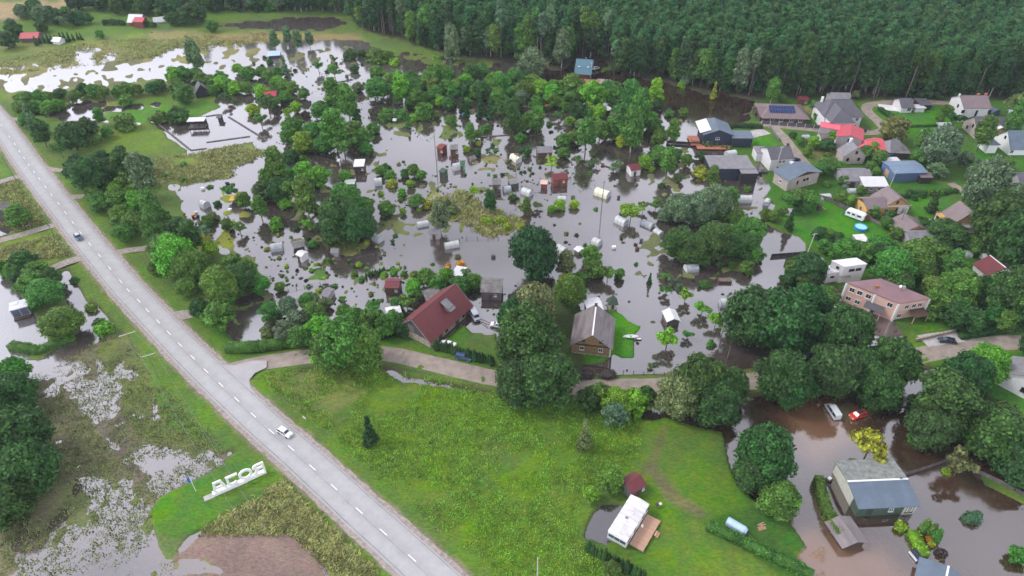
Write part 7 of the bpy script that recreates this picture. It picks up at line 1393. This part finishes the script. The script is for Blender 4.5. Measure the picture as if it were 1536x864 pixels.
for s in (-1, 1):
    pts = [tops[0][0] + tops[0][1] * 1.5 * s + Vector((0, 0, .3)), tops[1][0] + tops[1][1] * 1.5 * s + Vector((0, 0, .3)), pe + Vector((1.3 * s, .6 * s, .3))]
    for a, b in zip(pts[:-1], pts[1:]):
        pr = a
        for k in range(1, 13):
            t = k / 12; q = a.lerp(b, t) - Vector((0, 0, 4 * t * (1 - t) * min(1.6, (b - a).length * .012))); W1.tube(pr, q, .022, n=4, caps=False); pr = q
tag(W1.build('power_line', 'wire'), 'pair of thin wires sagging over the marsh and the white sign', 'wire')
# road marker posts and signs
for i, (x, y, lb) in enumerate(((321, 527, 'white marker post on the verge above the junction'), (320, 607, 'white marker post left of the main road below the junction'), (157, 353, 'white marker post right of the main road near the dark blue car'), (157.5, 364, 'white marker post right of the main road just below another'))):
    p = at(x, y, .5); r = empty('marker_post', (p.x, p.y, .6), 0, lb, 'marker post', 'marker posts'); MB().box((0, 0, .5), (.14, .1, 1.0)).build('post', 'white_paint', r); MB().box((0, 0, .8), (.15, .11, .14)).build('reflector', 'frame_dark', r)
p = at(457, 628, 1.8); r = empty('road_sign', (p.x, p.y, .5), R(-35), 'small pale road sign on the meadow verge near the white car', 'road sign'); MB().tube((0, 0, 0), (0, 0, 2.0), .05).build('post', 'metal', r); MB().box((0, -.05, 1.7), (.9, .04, .6)).build('board', 'light_roof', r)
p = at(135, 406, 1.5); r = empty('road_sign', (p.x, p.y, .5), R(-25), 'blue and white road sign beside the side track', 'road sign'); MB().tube((0, 0, 0), (0, 0, 1.8), .05).build('post', 'metal', r); MB().box((0, -.05, 1.5), (.9, .04, .5)).build('board', 'white_paint', r); MB().box((.15, -.075, 1.45), (.4, .02, .25)).build('symbol', 'plastic_blue', r)
# ------------------------------------------------------------------ pools, play things
def pool(px, py, rad, ht, wall, water, label):
    p = at(px, py, ht); r = empty('garden_pool', (p.x, p.y, .42), 0, label, 'pool'); mb = MB(); n = 20
    for k in range(n):
        a, b = 2 * math.pi * k / n, 2 * math.pi * (k + 1) / n; P_ = [(math.cos(t) * q, math.sin(t) * q, z) for t, q, z in ((a, rad, 0), (b, rad, 0), (b, rad, ht), (a, rad, ht), (a, rad - .12, ht), (b, rad - .12, ht), (b, rad - .12, 0), (a, rad - .12, 0))]; mb.poly(P_, [(0, 1, 2, 3), (3, 2, 5, 4), (4, 5, 6, 7)])
    mb.build('rim', wall, r); MB().poly([(math.cos(2 * math.pi * k / n) * (rad - .1), math.sin(2 * math.pi * k / n) * (rad - .1), ht - .15) for k in range(n)]).build('water', water, r); return r
pool(1291, 341, 1.9, 1.0, 'plastic_blue', 'pool_water', 'round blue paddling pool on the lawn before the caravan')
r = pool(1298, 311, 2.4, 1.0, 'film_green', 'plastic_green', 'round green pool with a pale cover by the orange-yellow house'); MB().poly([(-2.3, -.6, 1.05), (-.4, -1.6, 1.2), (-.2, 1.6, 1.2), (-1.8, 1.4, 1.1)]).build('cover', 'pool_water', r)
p = at(1213, 318, 0); r = empty('swing_set', (p.x, p.y, .42), .1, 'wooden swing frame with a yellow slide on the lawn', 'swing set')
for x in (-2, 2):
    for s in (-1, 1): MB().tube((x, s * .9, 0), (x * .9, 0, 2.3), .07).build('leg', 'grey_wood', r)
MB().tube((-2, 0, 2.3), (3.0, 0, 2.3), .07).build('beam', 'grey_wood', r); MB().box((3.2, 0, 1.0), (1.2, 1.2, 1.6)).build('tower', 'brown_wood', r); MB().box((3.2, 0, 2.4), (1.4, 1.4, .1)).build('tower_roof', 'green_wood', r)
q = MB(); slab(q, [(3.8, -.3, 1.4), (3.8, .3, 1.4), (5.6, .3, .15), (5.6, -.3, .15)], .08); q.build('slide', 'plastic_yellow', r)
for x in (-.8, .6): s_ = MB().box((x, 0, .5), (.5, .2, .05)).build('seat', 'plastic_green', r); MB().tube((x - .2, 0, .5), (x - .2, 0, 2.3), .015, n=4).tube((x + .2, 0, .5), (x + .2, 0, 2.3), .015, n=4).build('rope', 'wire', s_)
p = at(1336, 162, .5); o = MB().box((0, 0, .1), (9, 5.5, .25), -.25).build('white_slab', 'white_paint', loc=(p.x, p.y, .42)); tag(o, 'flat white slab on the lawn beside the small white cottage', 'slab')
p = at(946, 506, .4); r = empty('rowing_boat', (p.x, p.y, .35), 0, 'small white and green rowing boat on the shore lawn of the log house', 'boat'); hull = MB(); n = 9; P_ = []
for i in range(n):
    t = i / (n - 1) * 2 - 1; w_ = .62 * (1 - abs(t) ** 2.4); P_ += [(t * 2, -w_, .5), (t * 2, -w_ * .5, .05), (t * 2, w_ * .5, .05), (t * 2, w_, .5)]
hull.poly(P_, [(4 * i + j, 4 * i + j + 1, 4 * i + j + 5, 4 * i + j + 4) for i in range(n - 1) for j in range(3)]); ho = hull.build('hull', 'white_paint', r); ho.modifiers.new('s', 'SOLIDIFY').thickness = .05; MB().box((0, 0, .36), (.3, .9, .05)).build('thwart', 'plastic_green', r)
p = at(958, 508.5, .2); r = empty('small_raft', (p.x, p.y, .1), 0, 'tiny grey raft floating just off the rowing boat', 'raft'); MB().box((0, 0, .1), (1.4, .7, .2)).build('float', 'debris', r); MB().box((0, 0, .24), (1.1, .5, .06)).build('plank', 'white_paint', r)
# two thatched round frames before the log house
for x, y, lb in ((877, 563, 'low dark rounded stack left in front of the log house'), (911, 563, 'low dark rounded stack right in front of the log house')):
    p = at(x, y, .6); me = crown_mesh('haystack', int(x), [((0, 0, .6), (2.0, 1.6, 1.0)), ((.7, 0, .5), (1.5, 1.3, .9)), ((-.7, 0, .5), (1.5, 1.3, .9))], 500, .16, core=.95); o = mesh_obj('haystack', me, None, (p.x, p.y, .3)); o.color = (.10, .085, .075, 1); tag(o, lb, 'stack')
# raised beds, boxes, barrels and boards adrift
p = at(1087, 421, .4); r = empty('raised_bed', (p.x, p.y, -.1), -.05, 'wooden raised bed full of weeds standing in the water', 'raised bed'); MB().box((0, 0, .4), (3.6, 1.8, .9)).build('box', 'brown_wood', r); MB().box((0, 0, .86), (3.3, 1.5, .08)).build('soil', 'debris', r)
p = at(356, 300, 1.5); r = empty('market_tent', (p.x, p.y, -.2), .1, 'yellow awning over machinery in the left water', 'awning', land='the yellow awning'); q = MB(); slab(q, [(-2.2, -1.4, 2.4), (2.2, -1.4, 2.4), (2.0, 1.4, 2.8), (-2.0, 1.4, 2.8)], .08); q.build('canopy', 'film_yellow' if 0 else 'car_yellow', r)
for x in (-2, 2):
    for y in (-1.3, 1.3): MB().tube((x, y, 0), (x, y, 2.5), .05).build('post', 'metal', r)
MB().box((0, 0, .7), (3.2, 1.8, 1.2)).build('machine', 'frame_dark', r)
p = at(292, 322, .8); r = empty('small_tractor', (p.x, p.y, -.1), .5, 'small orange machine standing in the left water', 'machine'); MB().box((-.4, 0, .8), (1.2, .8, .7)).build('engine', 'plastic_orange', r); MB().box((.6, 0, 1.2), (1.0, 1.0, 1.4)).build('cab', 'car_silver', r)
for x in (-.7, .7):
    for s in (-1, 1): MB().tube((x, s * .5, .35), (x, s * .7, .35), .38, n=12).build('wheel', 'tyre', r)
dbs = [(696, 172, 'plastic_blue', 'blue barrel'), (484, 133, 'debris', 'dark box'), (671, 403, 'plastic_orange', 'orange tub'), (676, 236, 'red_wood', 'red crate'), (867, 130, 'frame_white', 'white drum'), (1121, 283, 'debris', 'brown crate'), (830, 372, 'frame_white', 'white box'), (921, 371, 'frame_white', 'white cabinet'), (956, 373, 'brown_wood', 'brown chest'), (962, 361, 'frame_dark', 'black drum'), (904, 247, 'brick', 'brick-red crate'), (820, 159, 'plastic_orange', 'orange crate'), (1210, 206, 'white_paint', 'white tank'), (304, 283, 'white_paint', 'white sheet-covered box'), (345, 315, 'white_paint', 'white fridge-like box'), (733, 260, 'plastic_green', 'green barrel'), (928, 296, 'frame_dark', 'black pair of drums'), (952, 268, 'brown_wood', 'dark floating crate'), (1006, 427, 'debris', 'brown tub'), (1078, 480, 'frame_dark', 'dark barrel'), (570, 385, 'frame_dark', 'small dark drum'), (740, 385, 'frame_dark', 'black barrel')]
for x, y, m_, lb in dbs:
    p = at(x, y, .3); g = ground_h(p.x, p.y); nr = min(LAND, key=lambda l: (l[0] - p.x) ** 2 + (l[1] - p.y) ** 2)[2]
    r = MB().box((0, 0, .35), (1.1, .9, .8), random.uniform(0, 1.5), .9).box((0, 0, .78), (1.15, .95, .06), 0).build('floating_box', m_, loc=(p.x, p.y, max(g, -.1))); tag(r, f'{lb} standing in the flood near {nr}', 'box')
for i, (x1, y1, x2, y2, lb) in enumerate(((720, 205, 762, 202, 'long dark plank walkway over the upper garden water'), (505, 123, 530, 119, 'narrow dark boards in the bright upper water'), (1115, 172, 1130, 168, 'dark plank jetty at the brown pond'), (965, 333, 990, 347, 'line of loose boards by the willow thicket'), (905, 248, 920, 252, 'floating boards beside the cream tunnel'), (760, 600, 0, 0, ''), (286, 225, 310, 222, 'low wooden edge at the square pond'), (310, 213, 375, 204, 'long dark timber edging at the near side of the square pond'), (262, 181, 330, 171, 'long timber edging at the far side of the square pond'), (343, 175, 400, 210, 'plank causeway running along the right of the square pond'), (238, 186, 285, 224, 'stone and plank edge left of the square pond'))):
    if not lb: continue
    a, b = at(x1, y1, .2), at(x2, y2, .2); d = b - a; c = (a + b) / 2; r = empty('walkway', (c.x, c.y, .12), math.atan2(d.y, d.x), lb, 'walkway'); n = max(3, int(d.length / 2.5)); L_ = d.length / n; pm = MB().box((0, 0, 0), (L_ - .06, .7, .12)).mesh('plank', 'grey_wood'); po = MB().box((0, 0, -.3), (.14, .8, .8)).mesh('post', 'dark_beam')
    for k in range(n): mesh_obj('plank', pm, r, (-d.length / 2 + (k + .5) * L_, 0, .02 * (k % 2))); mesh_obj('post', po, r, (-d.length / 2 + k * L_, 0, 0))
# ------------------------------------------------------------------ fences
def fence(pts, ht, m, label, pitch=2.4, posts='grey_wood', gap=.08, z=None, name='fence', thin=.06, wire=False):
    P_ = [at(x, y, .4) for x, y in pts]; c = P_[0]; r = empty(name, (c.x, c.y, 0), 0, label, 'fence'); pc = {}
    for a, b in zip(P_[:-1], P_[1:]):
        d = b - a; n = max(1, round(d.length / pitch)); L_ = d.length / n; an = math.atan2(d.y, d.x); key = (round(L_, 1), m)
        if wire: pm = MB().box((0, 0, ht), (L_, .03, .03)).box((0, 0, ht * .5), (L_, .03, .03)).mesh('rail', m)
        else: pm = MB().box((0, 0, ht / 2 + .08), (L_ - .16, thin, ht - .1)).box((0, -.03, ht * .8), (L_ - .1, thin, .1)).mesh('panel', m)
        po = MB().box((0, 0, ht / 2), (.14, .14, ht + .1)).mesh('post', posts)
        for k in range(n):
            q = a.lerp(b, (k + .5) / n) - c; zz = max(-.1, ground_h(a.lerp(b, (k + .5) / n).x, a.lerp(b, (k + .5) / n).y) - .05) if z is None else z; o = mesh_obj('rail' if wire else 'panel', pm, r, (q.x, q.y, zz)); o.rotation_euler = (0, 0, an)
            q = a.lerp(b, k / n) - c; mesh_obj('post', po, r, (q.x, q.y, zz)).rotation_euler = (0, 0, an)
        mesh_obj('post', po, r, (b.x - c.x, b.y - c.y, zz))
    return r
fence([(1142, 186), (1300, 199)], 1.5, 'slate_roof', 'long dark panel fence with pale posts along the village street', 3.2, 'white_paint')
fence([(1154, 193), (1168, 212)], 1.3, 'metal', 'metal mesh fence beside the drive of the dark blue house', 2.4, 'green_wood')
fence([(1228, 298), (1242, 302), (1262, 312), (1290, 324)], 1.6, 'grey_wood', 'grey board fence curving behind the caravan lawn', 2.6)
fence([(1290, 324), (1305, 331)], 1.5, 'red_wood', 'red-brown fence panels behind the caravan', 2.2)
fence([(1305, 331), (1319, 338)], 1.2, 'old_roof', 'pale weathered fence end below the red-brown panels', 2.0)
fence([(1358, 712), (1386, 703), (1421, 691)], 1.1, 'grey_wood', 'weathered board fence in brown water behind the green outbuilding', 2.2)
fence([(1466, 708), (1500, 724), (1545, 748)], 1.1, 'grey_wood', 'weathered board fence on a grass bank at the right edge', 2.4)
fence([(1000, 214), (1056, 217)], 1.3, 'dark_beam', 'dark picket fence standing in water left of the long black shed', 1.0, 'dark_beam', thin=.03)
fence([(1157, 384), (1210, 380)], 1.2, 'dark_beam', 'dark fence along the near side of the pond', 2.4)
fence([(1372, 512), (1432, 498)], .9, 'stone', 'low dark stone wall behind the black saloon car', 2.5, 'stone', name='stone_wall', thin=.4)
fence([(920, 557), (996, 563)], 1.1, 'metal', 'thin wire fence in the water beside the road', 2.6, 'dark_beam', wire=True)
fence([(668, 366), (700, 357), (748, 357)], .9, 'metal', 'wire garden fence at the edge of the open water', 2.8, 'dark_beam', wire=True)
fence([(1100, 240), (1100, 240.5)], .5, 'metal', 'tiny rail beside the long black shed', 2.8, 'dark_beam', wire=True)
fence([(420, 437), (480, 425)], .8, 'metal', 'wire garden fence in the left gardens', 2.4, 'dark_beam', wire=True)
fence([(520, 390), (575, 378)], .8, 'metal', 'wire garden fence in the middle gardens', 2.4, 'dark_beam', wire=True)
fence([(415, 137), (445, 134)], 1.2, 'grey_wood', 'pale picket fence right of the raspberry-roofed cabin', 1.6, 'white_paint')
# ------------------------------------------------------------------ labels for the plants: colour, size, and what they stand by
ORD = ['nearest', 'second nearest', 'third nearest', 'fourth nearest', 'fifth nearest', 'sixth nearest', 'seventh nearest', 'eighth nearest', 'ninth nearest', 'tenth nearest']
def sizeword(k, W_):
    lim = {'big': (9, 14), 'round': (4, 6.5), 'tall': (6, 8.5), 'open': (2.5, 5), 'spruce': (2.5, 6), 'pine': (5, 6), 'shrub': (2, 4.2), 'weed': (.9, 1.6), 'thuja': (.9, 1.6)}[k]
    return 'small' if W_ < lim[0] else ('large' if W_ > lim[1] else 'mid-sized')
bag = {}; seen_ = set()
for r_, nn, word, W_, grp, k in PLANTS:
    x, y = r_.location.x, r_.location.y; l = min(LAND, key=lambda q: (q[0] - x) ** 2 + (q[1] - y) ** 2); dx, dy = x - l[0], y - l[1]
    side = ('right of' if dx > 0 else 'left of') if abs(dx) > abs(dy) else ('behind' if dy > 0 else 'in front of')
    if math.hypot(dx, dy) > 70: side = 'far ' + side
    bag.setdefault((word, sizeword(k, W_), nn, side, l[2]), []).append((math.hypot(dx, dy), r_, grp))
for (word, sw, nn, side, lm), L in bag.items():
    if len(f'{sw} {word} {nn} {side} {lm}'.split()) > 12: nn = nn.split()[-1]
    L.sort(key=lambda q: q[0])
    for i, (_, r_, grp) in enumerate(L):
        r_['group'] = grp
        lab_ = f'{sw} {word} {nn} {side} {lm}' + ('' if len(L) == 1 else (', ' + ORD[i] + ' to it' if i < len(ORD) else f', {i + 1}th nearest to it'))
        if len(lab_.split()) > 16: lab_ = lab_.replace('mid-sized ', '').replace('leafy ', '').replace('sparse ', '')
        while len(lab_.split()) > 16: lab_ = lab_.replace(' to it', '').replace('upright ', '') if ' to it' in lab_ else ' '.join(lab_.split()[1:])
        if lab_ in seen_:
            x, y = r_.location.x, r_.location.y; l2 = sorted(LAND, key=lambda q: (q[0] - x) ** 2 + (q[1] - y) ** 2)[1]; lab_ = f'{word} {nn.split()[-1]} between {lm} and {l2[2]}'
        seen_.add(lab_); r_['label'] = lab_.strip()

# ------------------------------------------------------------------ haze
hz = MB().box((0, 380, 60), (1500, 1300, 124)); hm = bpy.data.materials.new('haze'); hm.use_nodes = True; hn = hm.node_tree; hn.nodes.clear(); ho_ = hn.nodes.new('ShaderNodeOutputMaterial'); pv = hn.nodes.new('ShaderNodeVolumePrincipled')
pv.inputs['Color'].default_value = (.80, .90, 1.0, 1); pv.inputs['Density'].default_value = .0001; hn.links.new(pv.outputs[0], ho_.inputs['Volume'])
hme = hz.mesh('haze', hm); hob = mesh_obj('haze', hme); hob['kind'] = 'stuff'; hob['label'] = 'thin pale haze over the whole valley'
